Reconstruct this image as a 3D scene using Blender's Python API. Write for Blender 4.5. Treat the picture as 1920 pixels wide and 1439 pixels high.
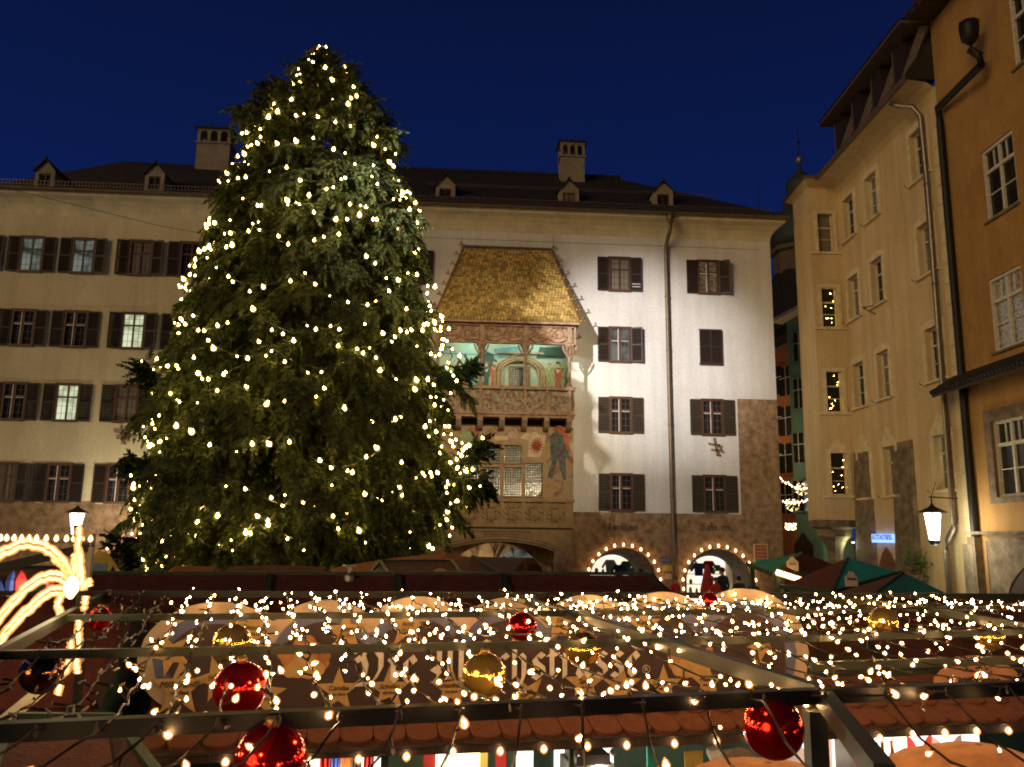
import bpy, math, random
import numpy as np
from mathutils import Vector, Matrix, noise
random.seed(7)
for o in list(bpy.data.objects):
    bpy.data.objects.remove(o)
sc = bpy.context.scene
R = math.radians

# ---------------------------------------------------------------- camera
CAM_H = 3.7
FPX = 1557.0
yaw, pitch, roll = R(3.8), R(10.3), R(0.77)
fw = np.array([math.sin(yaw)*math.cos(pitch), math.cos(yaw)*math.cos(pitch), math.sin(pitch)])
r0 = np.array([math.cos(yaw), -math.sin(yaw), 0.0]); u0 = np.cross(r0, fw)
rt = r0*math.cos(roll)+u0*math.sin(roll); up = np.cross(rt, fw)
cam_data = bpy.data.cameras.new('camera')
cam_data.sensor_width = 36; cam_data.lens = FPX/1920*36
cam_data.clip_start = 0.05; cam_data.clip_end = 600
cam = bpy.data.objects.new('camera', cam_data)
sc.collection.objects.link(cam)
mw = Matrix.Identity(4)
for i in range(3):
    mw[i][0] = rt[i]; mw[i][1] = up[i]; mw[i][2] = -fw[i]
mw[2][3] = CAM_H
cam.matrix_world = mw
sc.camera = cam

# ---------------------------------------------------------------- sky: deep blue dusk, slightly paler towards the horizon
world = bpy.data.worlds.new('World'); sc.world = world; world.use_nodes = True
wt = world.node_tree; wt.nodes.clear()
wo = wt.nodes.new('ShaderNodeOutputWorld'); bg = wt.nodes.new('ShaderNodeBackground')
tc = wt.nodes.new('ShaderNodeTexCoord'); sx = wt.nodes.new('ShaderNodeSeparateXYZ'); cr = wt.nodes.new('ShaderNodeValToRGB')
wt.links.new(tc.outputs['Generated'], sx.inputs[0]); wt.links.new(sx.outputs['Z'], cr.inputs[0])
wt.links.new(cr.outputs[0], bg.inputs[0]); wt.links.new(bg.outputs[0], wo.inputs[0])
el = cr.color_ramp.elements
el[0].position = 0.0; el[0].color = (0.0050, 0.0180, 0.108, 1)
el[1].position = 0.75; el[1].color = (0.0022, 0.0032, 0.016, 1)
e = el.new(0.32); e.color = (0.0030, 0.0105, 0.070, 1)
bg.inputs[1].default_value = 1.0

# ---------------------------------------------------------------- the town's warm light on the square (low, broad)
sun_d = bpy.data.lights.new('town_glow', 'SUN'); sun_d.energy = 0.76; sun_d.angle = R(28); sun_d.color = (1.0, 0.71, 0.32)
sun = bpy.data.objects.new('town_glow', sun_d); sc.collection.objects.link(sun)
sun.rotation_euler = Vector((0.72, 0.66, -0.20)).to_track_quat('-Z', 'Y').to_euler()

def lamp(kind, name, loc, energy, color, size=0.1, aim=None, spot=None, blend=0.5):
    d = bpy.data.lights.new(name, kind); d.energy = energy; d.color = color
    if kind == 'AREA': d.size = size
    else: d.shadow_soft_size = size
    if kind == 'SPOT': d.spot_size = R(spot); d.spot_blend = blend
    o = bpy.data.objects.new(name, d); sc.collection.objects.link(o); o.location = loc
    if aim is not None:
        o.rotation_euler = (Vector(aim)-Vector(loc)).to_track_quat('-Z', 'Y').to_euler()
    return o
# floodlights that light the golden roof and the white front (mounted high on a house left of the square)
lamp('SPOT', 'floodlight', (-10.5, 5.5, 16.5), 38000, (.98, 0.95, 1.0), 0.12, (7.4, 32, 10.7), 17, 1.0)
lamp('SPOT', 'floodlight', (-10.3, 5.4, 16.5), 15000, (1.0, 0.88, 0.72), 0.12, (6.9, 32, 8.8), 27, 1.0)
lamp('SPOT', 'floodlight', (3.2, 5.0, 15.5), 13500, (1.0, 0.78, 0.47), 0.12, (1.9, 31, 8.6), 28, 1.0)

vs = sc.view_settings
vs.view_transform = 'Standard'; vs.look = 'None'; vs.exposure = 0.18; vs.gamma = 1; vs.use_curve_mapping = False
cy = sc.cycles
cy.use_denoising = True; cy.max_bounces = 6; cy.diffuse_bounces = 3; cy.glossy_bounces = 4; cy.transparent_max_bounces = 12
cy.sample_clamp_indirect = 3.0; cy.sample_clamp_direct = 0; cy.use_light_tree = True; cy.caustics_reflective = False; cy.caustics_refractive = False
cy.filter_width = 1.9
cy.light_sampling_threshold = 0.005

# ---------------------------------------------------------------- pixel of the photograph -> point on a real plane (used for measuring only)
def ray(px, py):
    return fw + rt*(px-960)/FPX - up*(py-719.5)/FPX
class Plane:
    def __init__(s, ox, oy, deg):
        s.o = np.array([ox, oy]); a = R(deg); s.a = a
        s.ex = np.array([math.cos(a), math.sin(a)]); s.ey = np.array([-math.sin(a), math.cos(a)])
    def __call__(s, px, py, d=0.0):
        v = ray(px, py); t = ((s.o+s.ey*d)@s.ey)/(v[:2]@s.ey)
        p = v[:2]*t
        return float((p-s.o)@s.ex), float(CAM_H+v[2]*t)
    def world(s, x, d, z):
        p = s.o+s.ex*x+s.ey*d
        return Vector((p[0], p[1], z))
def atZ(px, py, Z):
    v = ray(px, py); t = (Z-CAM_H)/v[2]
    return Vector((v[0]*t, v[1]*t, Z))
def atY(px, py, Y):
    v = ray(px, py); t = Y/v[1]
    return Vector((v[0]*t, Y, CAM_H+v[2]*t))

# ---------------------------------------------------------------- materials
def nodes(name):
    m = bpy.data.materials.new(name); m.use_nodes = True
    nt = m.node_tree; return m, nt, nt.nodes['Principled BSDF']
def streaks(m, lo=.80):
    nt = m.node_tree; b = nt.nodes['Principled BSDF']; L = nt.links.new; N = nt.nodes.new; src = b.inputs['Base Color'].links[0].from_socket
    t = N('ShaderNodeTexCoord'); mp = N('ShaderNodeMapping'); mp.inputs['Scale'].default_value = (2.6, 2.6, .22); L(t.outputs['Object'], mp.inputs[0]); out = src
    for sc_, lo_, sh_ in ((1.0, lo, mp.outputs[0]), (11.0, .90, t.outputs['Object'])):
        n = N('ShaderNodeTexNoise'); n.inputs['Scale'].default_value = sc_; n.inputs['Detail'].default_value = 8; L(sh_, n.inputs['Vector'])
        r = N('ShaderNodeMapRange'); r.inputs[1].default_value = .38; r.inputs[2].default_value = .60; r.inputs[3].default_value = lo_; r.inputs[4].default_value = 1.0; L(n.outputs[0], r.inputs[0])
        x = N('ShaderNodeVectorMath'); x.operation = 'SCALE'; L(out, x.inputs[0]); L(r.outputs[0], x.inputs['Scale']); out = x.outputs[0]
    L(out, b.inputs['Base Color']); return m
def mat(name, col, rough=0.7, metal=0.0, col2=None, scale=6.0, bump=0.0, bscale=None, detail=6, island=0.0, stretch=None, contrast=(0.35, 0.65), spec=0.5, coords='Object'):
    m, nt, b = nodes(name)
    L = nt.links.new; N = nt.nodes.new
    b.inputs['Roughness'].default_value = rough; b.inputs['Metallic'].default_value = metal
    b.inputs['Specular IOR Level'].default_value = spec
    t = N('ShaderNodeTexCoord'); mp = N('ShaderNodeMapping'); L(t.outputs[coords], mp.inputs[0])
    if stretch: mp.inputs['Scale'].default_value = stretch
    col2 = col2 or tuple(c*0.72 for c in col)
    n = N('ShaderNodeTexNoise'); n.inputs['Scale'].default_value = scale; n.inputs['Detail'].default_value = detail; n.inputs['Roughness'].default_value = 0.62
    L(mp.outputs[0], n.inputs['Vector'])
    r = N('ShaderNodeValToRGB'); L(n.outputs[0], r.inputs[0])
    r.color_ramp.elements[0].position = contrast[0]; r.color_ramp.elements[0].color = (*col2, 1)
    r.color_ramp.elements[1].position = contrast[1]; r.color_ramp.elements[1].color = (*col, 1)
    out = r.outputs[0]
    if island:
        g = N('ShaderNodeNewGeometry'); h = N('ShaderNodeMapRange'); L(g.outputs['Random Per Island'], h.inputs[0])
        h.inputs[3].default_value = 1-island; h.inputs[4].default_value = 1+island
        mx = N('ShaderNodeVectorMath'); mx.operation = 'SCALE'; L(out, mx.inputs[0]); L(h.outputs[0], mx.inputs['Scale']); out = mx.outputs[0]
    L(out, b.inputs['Base Color'])
    if bump:
        n2 = N('ShaderNodeTexNoise'); n2.inputs['Scale'].default_value = bscale or scale*5; n2.inputs['Detail'].default_value = 5
        L(mp.outputs[0], n2.inputs['Vector'])
        bp = N('ShaderNodeBump'); bp.inputs['Strength'].default_value = bump; bp.inputs['Distance'].default_value = 0.03
        L(n2.outputs[0], bp.inputs['Height']); L(bp.outputs[0], b.inputs['Normal'])
    return m
def emis(name, col, strength, sampling=None):
    m, nt, b = nodes(name)
    b.inputs['Base Color'].default_value = (0.8, 0.75, 0.65, 1)
    b.inputs['Emission Color'].default_value = (*col, 1); b.inputs['Emission Strength'].default_value = strength
    b.inputs['Roughness'].default_value = 0.3
    if sampling: m.cycles.emission_sampling = sampling
    return m
def lit_window(name, c1, c2, strength, scale=3):
    m, nt, b = nodes(name); L = nt.links.new; N = nt.nodes.new
    t = N('ShaderNodeTexCoord'); n = N('ShaderNodeTexNoise'); n.inputs['Scale'].default_value = scale; L(t.outputs['Object'], n.inputs['Vector'])
    r = N('ShaderNodeValToRGB'); L(n.outputs[0], r.inputs[0])
    r.color_ramp.elements[0].position = .38; r.color_ramp.elements[1].position = .62
    r.color_ramp.elements[0].color = (*c1, 1); r.color_ramp.elements[1].color = (*c2, 1)
    L(r.outputs[0], b.inputs['Emission Color']); b.inputs['Emission Strength'].default_value = strength
    b.inputs['Base Color'].default_value = (.02, .02, .02, 1); b.inputs['Roughness'].default_value = 0.12
    return m

M = {}
M['plaster'] = mat('white_plaster', (.82, .79, .72), .85, col2=(.73, .68, .60), scale=.55, bump=.25, bscale=14, contrast=(.3, .62))
M['plaster_l'] = mat('cream_plaster', (.80, .69, .43), .88, col2=(.66, .56, .33), scale=.5, bump=.3, bscale=10, contrast=(.3, .65))
for k_ in ('plaster', 'plaster_l'): streaks(M[k_], .90)
M['chim'] = mat('chimney_render', (.34, .28, .18), .9, scale=2, bump=.3)
M['cove'] = mat('cove_plaster', (.80, .70, .45), .85, scale=1.2, bump=.1)
M['stone'] = mat('breccia_stone', (.42, .265, .135), .9, col2=(.16, .095, .045), scale=3.4, bump=.9, bscale=9, detail=14, contrast=(.34, .66))
M['stone_d'] = mat('weathered_stone', (.26, .19, .12), .92, col2=(.12, .085, .055), scale=3.0, bump=1.0, bscale=12, detail=10, contrast=(.38, .62))
M['beige'] = mat('beige_plaster', (.74, .56, .30), .88, col2=(.62, .45, .22), scale=.6, bump=.3, bscale=12, contrast=(.3, .65))
M['beige_trim'] = mat('pale_trim', (.80, .66, .40), .85, scale=3, bump=.2)
M['orange'] = mat('ochre_plaster', (.50, .28, .085), .9, col2=(.38, .20, .055), scale=.7, bump=.3, bscale=12, contrast=(.3, .65))
for k_ in ('beige', 'orange'): streaks(M[k_], .87)
M['green_pl'] = mat('green_plaster', (.17, .31, .25), .9, scale=.8, bump=.2)
M['red_pl'] = mat('red_plaster', (.50, .17, .07), .9, scale=.8, bump=.2)
M['roof'] = mat('dark_roof_tiles', (.030, .021, .016), .8, col2=(.014, .010, .008), scale=5, bump=.8, bscale=9, stretch=(1, 1, 3))
M['shutter'] = mat('brown_shutter_paint', (.034, .018, .010), .6, col2=(.02, .012, .007), scale=8)
M['shutter2'] = mat('faded_brown_shutter', (.060, .040, .020), .65, col2=(.036, .023, .012), scale=8)
M['frame'] = mat('brown_window_frame', (.115, .045, .02), .55, scale=12)
M['white_paint'] = mat('white_window_paint', (.74, .68, .56), .5, scale=9)
M['iron'] = mat('dark_iron', (.022, .018, .015), .55, .4, scale=20)
M['gutter'] = mat('gutter_metal', (.21, .155, .10), .5, .5, scale=6)
M['zinc'] = mat('zinc_pipe', (.26, .22, .18), .38, .7, scale=6)
M['gold'] = mat('gilded_copper', (.80, .58, .20), .38, .45, col2=(.62, .43, .14), scale=1.6, island=.45, contrast=(.3, .7))
M['giltiron'] = mat('gilt_trim', (.55, .33, .09), .45, .6, scale=8)
M['sand'] = mat('pink_sandstone', (.46, .31, .20), .85, col2=(.22, .13, .075), scale=5, bump=.6, bscale=26, contrast=(.3, .65))
M['sand_y'] = mat('yellow_sandstone', (.43, .30, .15), .88, col2=(.29, .19, .09), scale=3, bump=.5, bscale=22, contrast=(.3, .65))
M['relief'] = mat('carved_relief_stone', (.46, .36, .25), .85, col2=(.11, .075, .05), scale=7, bump=.6, bscale=30, contrast=(.35, .6))
M['darkhole'] = mat('opening_shade', (.012, .009, .007), .95, scale=4)  # near-black colour stands for the shade inside the belfry openings
M['wood'] = mat('brown_wood', (.22, .095, .032), .6, col2=(.12, .05, .02), scale=3, stretch=(1, 1, 6), bump=.3)
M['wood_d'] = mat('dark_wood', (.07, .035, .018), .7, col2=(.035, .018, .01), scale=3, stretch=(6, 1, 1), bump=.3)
M['steel'] = mat('green_painted_steel', (.044, .052, .024), .5, .1, col2=(.026, .032, .016), scale=5)
M['steel_shaded'] = mat('shaded_green_steel', (.010, .009, .008), .5, .1, scale=5)  # darker copy of the green steel: the nearest beam's unlit side as colour
M['stallred'] = mat('dark_red_bitumen', (.150, .032, .016), .85, col2=(.09, .018, .010), scale=9, bump=.5)
M['stallbrown'] = mat('brown_bitumen_shingle', (.20, .070, .030), .85, col2=(.12, .040, .017), scale=6, island=.12, bump=.3, bscale=60)
M['stallorange'] = mat('orange_canvas', (.42, .13, .025), .8, scale=3)
M['green'] = mat('green_canvas', (.045, .34, .22), .8, col2=(.03, .24, .15), scale=2, bump=.2, bscale=4)
M['teal'] = mat('teal_canvas', (.03, .46, .38), .75, scale=2, bump=.2, bscale=4)
M['greenwood'] = mat('green_painted_wood', (.030, .065, .035), .6, scale=8)
M['cream'] = mat('cream_board', (.72, .55, .36), .7, scale=4, coords='Object')
M['salmon'] = mat('salmon_board', (.66, .33, .17), .7, scale=5)
M['blueboard'] = mat('night_blue_print', (.23, .25, .38), .6, col2=(.10, .11, .20), scale=2.2, contrast=(.3, .7))
M['lettercream'] = mat('white_letter_print', (.95, .86, .70), .6, scale=9)
M['darkboard'] = mat('dark_brown_print', (.075, .045, .035), .6, col2=(.05, .03, .03), scale=2)
M['starcard'] = mat('gold_star_card', (.66, .42, .15), .75, scale=9)
M['tan'] = mat('tan_print', (.58, .27, .09), .7, col2=(.40, .16, .05), scale=9, contrast=(.35, .6))
M['ink'] = mat('black_ink', (.03, .02, .015), .7, scale=9)
M['bark'] = mat('spruce_bark', (.09, .055, .035), .95, col2=(.04, .025, .018), scale=8, stretch=(1, 1, .3), bump=1, bscale=20)
M['cone'] = mat('spruce_cone', (.20, .085, .035), .8, scale=20)
M['wire'] = mat('green_cable', (.012, .025, .014), .5, scale=20)
M['wire_b'] = mat('brown_twisted_cable', (.055, .038, .022), .5, scale=40)
M['ball_r'] = mat('red_mirror_glass',  (.95, .028, .014), .13, .90, col2=(.85, .018, .010), scale=2)
M['ball_g'] = mat('gold_mirror_glass', (1.0, .64, .12), .12, .84, col2=(.9, .55, .1), scale=2)
M['ball_d'] = mat('dark_amber_glass', (.40, .15, .05), .05, 1.0, scale=2)
M['skin'] = mat('skin', (.52, .27, .18), .5, scale=8, col2=(.46, .22, .14))
M['hair'] = mat('dark_hair', (.035, .024, .018), .6, scale=30, bump=.6)
M['hair_g'] = mat('grey_brown_hair', (.16, .115, .09), .7, scale=30, bump=.6)
M['white_cloth'] = mat('white_cloth', (.75, .74, .72), .8, scale=5)
M['red_cloth'] = mat('red_cloth', (.60, .030, .020), .8, scale=5)
M['blue_cloth'] = mat('blue_cloth', (.06, .10, .38), .8, scale=5)
M['dark_cloth'] = mat('dark_cloth', (.03, .027, .028), .85, scale=5)
M['grey'] = mat('grey_metal', (.35, .34, .33), .35, .6, scale=5)
M['yellow'] = mat('yellow_paper', (.70, .50, .10), .7, scale=5)
M['ground'] = mat('cobble_ground', (.11, .085, .06), .8, col2=(.05, .04, .03), scale=4, bump=.8, bscale=9)
M['bluesign'] = mat('blue_enamel', (.03, .07, .32), .35, scale=5)
M['redsign'] = mat('orange_poster', (.50, .12, .035), .6, scale=5)
M['dome'] = mat('church_copper', (.030, .045, .030), .7, scale=1, bump=.3)
M['tower'] = mat('church_stone', (.13, .085, .045), .9, scale=.5, bump=.3)
M['leafgreen'] = mat('ivy_leaf', (.045, .16, .03), .5, island=.4, scale=4)
M['bulb'] = emis('warm_bulb', (1.0, .60, .28), 32); M['bulb_f'] = emis('warm_fairy_bulb', (1.0, .55, .22), 225)
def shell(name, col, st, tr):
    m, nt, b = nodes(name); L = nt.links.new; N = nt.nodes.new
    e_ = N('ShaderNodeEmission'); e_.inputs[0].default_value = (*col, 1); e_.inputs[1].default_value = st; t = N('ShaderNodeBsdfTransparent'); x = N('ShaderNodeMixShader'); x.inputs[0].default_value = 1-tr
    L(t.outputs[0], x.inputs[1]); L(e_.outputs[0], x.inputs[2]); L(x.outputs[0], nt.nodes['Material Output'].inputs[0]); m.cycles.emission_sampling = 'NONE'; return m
M['sh_o'] = shell('amber_halo', (1.0, .36, .07), 1.5, .52); M['sh_y'] = shell('golden_halo', (1.0, .62, .10), .85, .66)  # halo skins: added emission imitating the glow round bulbs and ropes
def two(mb_in, m1, mb_out, m2, name='bulb'):
    n = len(mb_in.v); k = len(mb_in.f); mb = MB(); mb.v = mb_in.v+mb_out.v; mb.f = mb_in.f+[tuple(i+n for i in f) for f in mb_out.f]
    me = mb.mesh(name, m1, True); me.materials.append(m2)
    for p in me.polygons: p.material_index = 1 if p.index >= k else 0
    return me
M['bulb_t'] = emis('golden_bulb', (1.0, .64, .16), 70)
M['bulb_w'] = emis('stall_bulb', (1.0, .76, .45), 16)
M['bulb_off'] = mat('unlit_clear_bulb', (.55, .45, .32), .2, scale=9)
M['led'] = emis('led_rope', (1.0, .76, .38), 2.7)
M['lantern'] = emis('lantern_glow', (1.0, .86, .80), 9)
M['neon'] = emis('blue_neon', (.12, .28, 1.0), 2.2)
M['white_lit'] = emis('lit_white_panel', (1.0, .93, .80), 1.3); M['lead'] = mat('lead_bars', (.13, .11, .09), .6, scale=9)
M['yellow_lit'] = emis('lit_yellow_panel', (1.0, .88, .36), 2.0)

def glass(name, col, rough=.08):
    m = mat(name, col, rough, 0, scale=3, spec=.25)
    return m
M['pane'] = glass('dark_window_glass', (.025, .022, .018))
M['pane_curtain'] = glass('curtained_window_glass', (.22, .19, .13), .25)
M['pane_lit'] = lit_window('lit_room_window', (.42, .46, .26), (.85, .92, .62), .75, 2.5)
M['pane_dim'] = lit_window('dim_room_window', (.05, .06, .05), (.32, .36, .30), .42, 2.0)
M['pane_warm'] = lit_window('warm_room_window', (.03, .018, .01), (.26, .17, .07), .45, 14.0)
# bottle glass for the lower oriel window: round bull's eyes
def bottle_glass():
    m, nt, b = nodes('bullseye_glass'); L = nt.links.new; N = nt.nodes.new
    t = N('ShaderNodeTexCoord'); v = N('ShaderNodeTexVoronoi'); v.inputs['Scale'].default_value = 11; v.inputs['Randomness'].default_value = .12
    L(t.outputs['Object'], v.inputs['Vector'])
    r = N('ShaderNodeValToRGB'); L(v.outputs['Distance'], r.inputs[0])
    r.color_ramp.elements[0].position = .28; r.color_ramp.elements[0].color = (.20, .22, .17, 1)
    r.color_ramp.elements[1].position = .48; r.color_ramp.elements[1].color = (.05, .045, .03, 1)
    L(r.outputs[0], b.inputs['Base Color']); b.inputs['Roughness'].default_value = .12; b.inputs['Specular IOR Level'].default_value = 1
    bp = N('ShaderNodeBump'); bp.inputs['Strength'].default_value = .8; bp.inputs['Distance'].default_value = .02; bp.invert = True
    L(v.outputs['Distance'], bp.inputs['Height']); L(bp.outputs[0], b.inputs['Normal'])
    return m
M['bullseye'] = bottle_glass()
def fresco(name, cols, scale, seed):
    m, nt, b = nodes(name); L = nt.links.new; N = nt.nodes.new
    t = N('ShaderNodeTexCoord'); mp = N('ShaderNodeMapping'); mp.inputs['Location'].default_value = (seed, seed*2, seed*3); L(t.outputs['Object'], mp.inputs[0])
    n = N('ShaderNodeTexNoise'); n.inputs['Scale'].default_value = scale; n.inputs['Detail'].default_value = 4; n.inputs['Distortion'].default_value = 1.2
    L(mp.outputs[0], n.inputs['Vector']); r = N('ShaderNodeValToRGB'); L(n.outputs[0], r.inputs[0])
    r.color_ramp.interpolation = 'LINEAR'; e0 = r.color_ramp.elements
    k = len(cols); e0[0].position = .25; e0[0].color = (*cols[0], 1); e0[1].position = .75; e0[1].color = (*cols[-1], 1)
    for i in range(1, k-1):
        q = e0.new(.25+.5*i/(k-1)); q.color = (*cols[i], 1)
    L(r.outputs[0], b.inputs['Base Color']); b.inputs['Roughness'].default_value = .9
    return m
M['fresco_g'] = fresco('faded_green_fresco', [(.16, .26, .22), (.30, .44, .36), (.42, .42, .28), (.26, .42, .42), (.42, .30, .20)], 1.7, 3)
M['fresco_w'] = fresco('faded_warm_fresco', [(.34, .17, .08), (.42, .27, .12), (.40, .31, .19), (.30, .12, .06), (.46, .34, .2)], 2.2, 8)

# ---------------------------------------------------------------- mesh building
class MB:
    def __init__(s): s.v = []; s.f = []
    def quad(s, a, b, c, d):
        n = len(s.v); s.v += [tuple(a), tuple(b), tuple(c), tuple(d)]; s.f.append((n, n+1, n+2, n+3)); return s
    def poly(s, pts):
        n = len(s.v); s.v += [tuple(p) for p in pts]; s.f.append(tuple(range(n, n+len(pts)))); return s
    def box(s, x0, x1, y0, y1, z0, z1):
        n = len(s.v)
        s.v += [(x0, y0, z0), (x1, y0, z0), (x1, y1, z0), (x0, y1, z0), (x0, y0, z1), (x1, y0, z1), (x1, y1, z1), (x0, y1, z1)]
        s.f += [(n, n+3, n+2, n+1), (n+4, n+5, n+6, n+7), (n, n+1, n+5, n+4), (n+1, n+2, n+6, n+5), (n+2, n+3, n+7, n+6), (n+3, n, n+4, n+7)]
        return s
    def bar(s, p, q, w, h=None, upv=(0, 0, 1)):
        p = Vector(p); q = Vector(q); h = h or w; d = (q-p).normalized(); side = d.cross(Vector(upv))
        if side.length < 1e-4: side = d.cross(Vector((1, 0, 0)))
        side.normalize(); u = side.cross(d)
        n = len(s.v)
        for c in (p, q):
            for a, b in ((-1, -1), (1, -1), (1, 1), (-1, 1)):
                s.v.append(tuple(c+side*a*w/2+u*b*h/2))
        s.f += [(n, n+1, n+2, n+3), (n+7, n+6, n+5, n+4)]
        for i in range(4):
            j = (i+1) % 4; s.f.append((n+i, n+4+i, n+4+j, n+j))
        return s
    def tube(s, pts, r, k=6, closed_ends=True):
        pts = [Vector(p) for p in pts]; n0 = len(s.v); m = len(pts)
        rad = r if isinstance(r, (list, tuple)) else [r]*m
        for i, p in enumerate(pts):
            d = (pts[min(i+1, m-1)]-pts[max(i-1, 0)])
            if d.length < 1e-7: d = Vector((0, 0, 1))
            d.normalize(); a = d.cross(Vector((0, 0, 1)))
            if a.length < .05: a = d.cross(Vector((0, 1, 0)))
            a.normalize(); b = a.cross(d)
            for j in range(k):
                t = 2*math.pi*j/k
                s.v.append(tuple(p+(a*math.cos(t)+b*math.sin(t))*rad[i]))
        for i in range(m-1):
            for j in range(k):
                j2 = (j+1) % k
                s.f.append((n0+i*k+j, n0+i*k+j2, n0+(i+1)*k+j2, n0+(i+1)*k+j))
        if closed_ends:
            s.f.append(tuple(n0+j for j in range(k))[::-1]); s.f.append(tuple(n0+(m-1)*k+j for j in range(k)))
        return s
    def lathe(s, c, prof, k=12, sx=1, sy=1, rot=0):
        n0 = len(s.v)
        for r_, z in prof:
            for j in range(k):
                t = 2*math.pi*(j+.5*rot)/k
                s.v.append((c[0]+r_*math.cos(t)*sx, c[1]+r_*math.sin(t)*sy, c[2]+z))
        for i in range(len(prof)-1):
            for j in range(k):
                j2 = (j+1) % k
                s.f.append((n0+i*k+j, n0+i*k+j2, n0+(i+1)*k+j2, n0+(i+1)*k+j))
        s.f.append(tuple(n0+j for j in range(k))[::-1]); n1 = n0+(len(prof)-1)*k; s.f.append(tuple(n1+j for j in range(k)))
        return s
    def prism(s, pts, y0, y1):          # outline in x,z pushed along y
        n0 = len(s.v); k = len(pts)
        s.v += [(x, y0, z) for x, z in pts]+[(x, y1, z) for x, z in pts]
        s.f.append(tuple(range(n0, n0+k))); s.f.append(tuple(range(n0+2*k-1, n0+k-1, -1)))
        for i in range(k):
            j = (i+1) % k; s.f.append((n0+i, n0+k+i, n0+k+j, n0+j))
        return s
    def mesh(s, name, m, smooth=False):
        me = bpy.data.meshes.new(name); me.from_pydata(s.v, [], s.f); me.materials.append(m)
        if smooth: me.polygons.foreach_set('use_smooth', [True]*len(me.polygons))
        me.validate(); me.update(); return me
    def build(s, name, m, parent=None, smooth=False, loc=None, rot=None):
        return link(name, s.mesh(name, m, smooth), parent, loc, rot)
def link(name, me, parent=None, loc=None, rot=None):
    o = bpy.data.objects.new(name, me); sc.collection.objects.link(o)
    if parent is not None: o.parent = parent
    if loc is not None: o.location = loc
    if rot is not None: o.rotation_euler = rot
    return o
def tag(o, label=None, cat=None, group=None, kind=None):
    if label: o['label'] = label
    if cat: o['category'] = cat
    if group: o['group'] = group
    if kind: o['kind'] = kind
    return o
def empty(name, loc=(0, 0, 0), rz=0.0, label=None, cat=None, group=None):
    o = bpy.data.objects.new(name, None); sc.collection.objects.link(o); o.location = loc; o.rotation_euler = (0, 0, rz)
    o.empty_display_size = .1
    return tag(o, label, cat, group)
kids = {}
def copy_tree(o, parent=None):
    c = o.copy(); sc.collection.objects.link(c); c.parent = parent
    for ch in [x for x in o.children]:
        copy_tree(ch, c)
    return c
def text(name, s, parent, m, loc, size, rot=(math.pi/2, 0, 0), ext=.004, align='CENTER', sxy=(1, 1), shear=0, space=1):
    cu = bpy.data.curves.new(name, 'FONT'); cu.body = s; cu.size = size; cu.extrude = ext; cu.align_x = align; cu.align_y = 'CENTER'; cu.shear = shear; cu.space_character = space
    tmp = bpy.data.objects.new('tmp', cu); sc.collection.objects.link(tmp); bpy.context.view_layer.update()
    me = bpy.data.meshes.new_from_object(tmp.evaluated_get(bpy.context.evaluated_depsgraph_get())); bpy.data.objects.remove(tmp); bpy.data.curves.remove(cu)
    me.materials.clear(); me.materials.append(m)
    o = bpy.data.objects.new(name, me); sc.collection.objects.link(o); o.parent = parent; o.location = loc; o.rotation_euler = rot; o.scale = (sxy[0], sxy[1], 1)
    return o
ORD = ['first', 'second', 'third', 'fourth', 'fifth', 'sixth', 'seventh', 'eighth', 'ninth', 'tenth', 'eleventh', 'twelfth', 'thirteenth', 'fourteenth', 'fifteenth', 'sixteenth', 'seventeenth', 'eighteenth', 'nineteenth', 'twentieth', 'twenty-first', 'twenty-second', 'twenty-third', 'twenty-fourth']

def wall(holes, x0, x1, z0, z1, depth, y=0.0, extra_x=(), extra_z=()):
    """flat wall in x,z facing -y with rectangular openings and their reveals"""
    mb = MB()
    xs = sorted({x0, x1, *extra_x, *[v for h in holes for v in h[:2]]}); zs = sorted({z0, z1, *extra_z, *[v for h in holes for v in h[2:4]]})
    xs = [x for x in xs if x0 <= x <= x1]; zs = [z for z in zs if z0 <= z <= z1]
    for a, b in zip(xs, xs[1:]):
        for c, d in zip(zs, zs[1:]):
            mx, mz = (a+b)/2, (c+d)/2
            if any(h[0] < mx < h[1] and h[2] < mz < h[3] for h in holes): continue
            mb.quad((a, y, c), (b, y, c), (b, y, d), (a, y, d))
    for h in holes:
        a, b, c, d = h[:4]; e_ = depth
        mb.quad((a, y, c), (a, y+e_, c), (b, y+e_, c), (b, y, c)); mb.quad((a, y, d), (b, y, d), (b, y+e_, d), (a, y+e_, d))
        mb.quad((a, y, c), (a, y, d), (a, y+e_, d), (a, y+e_, c)); mb.quad((b, y, c), (b, y+e_, c), (b, y+e_, d), (b, y, d))
    return mb
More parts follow.
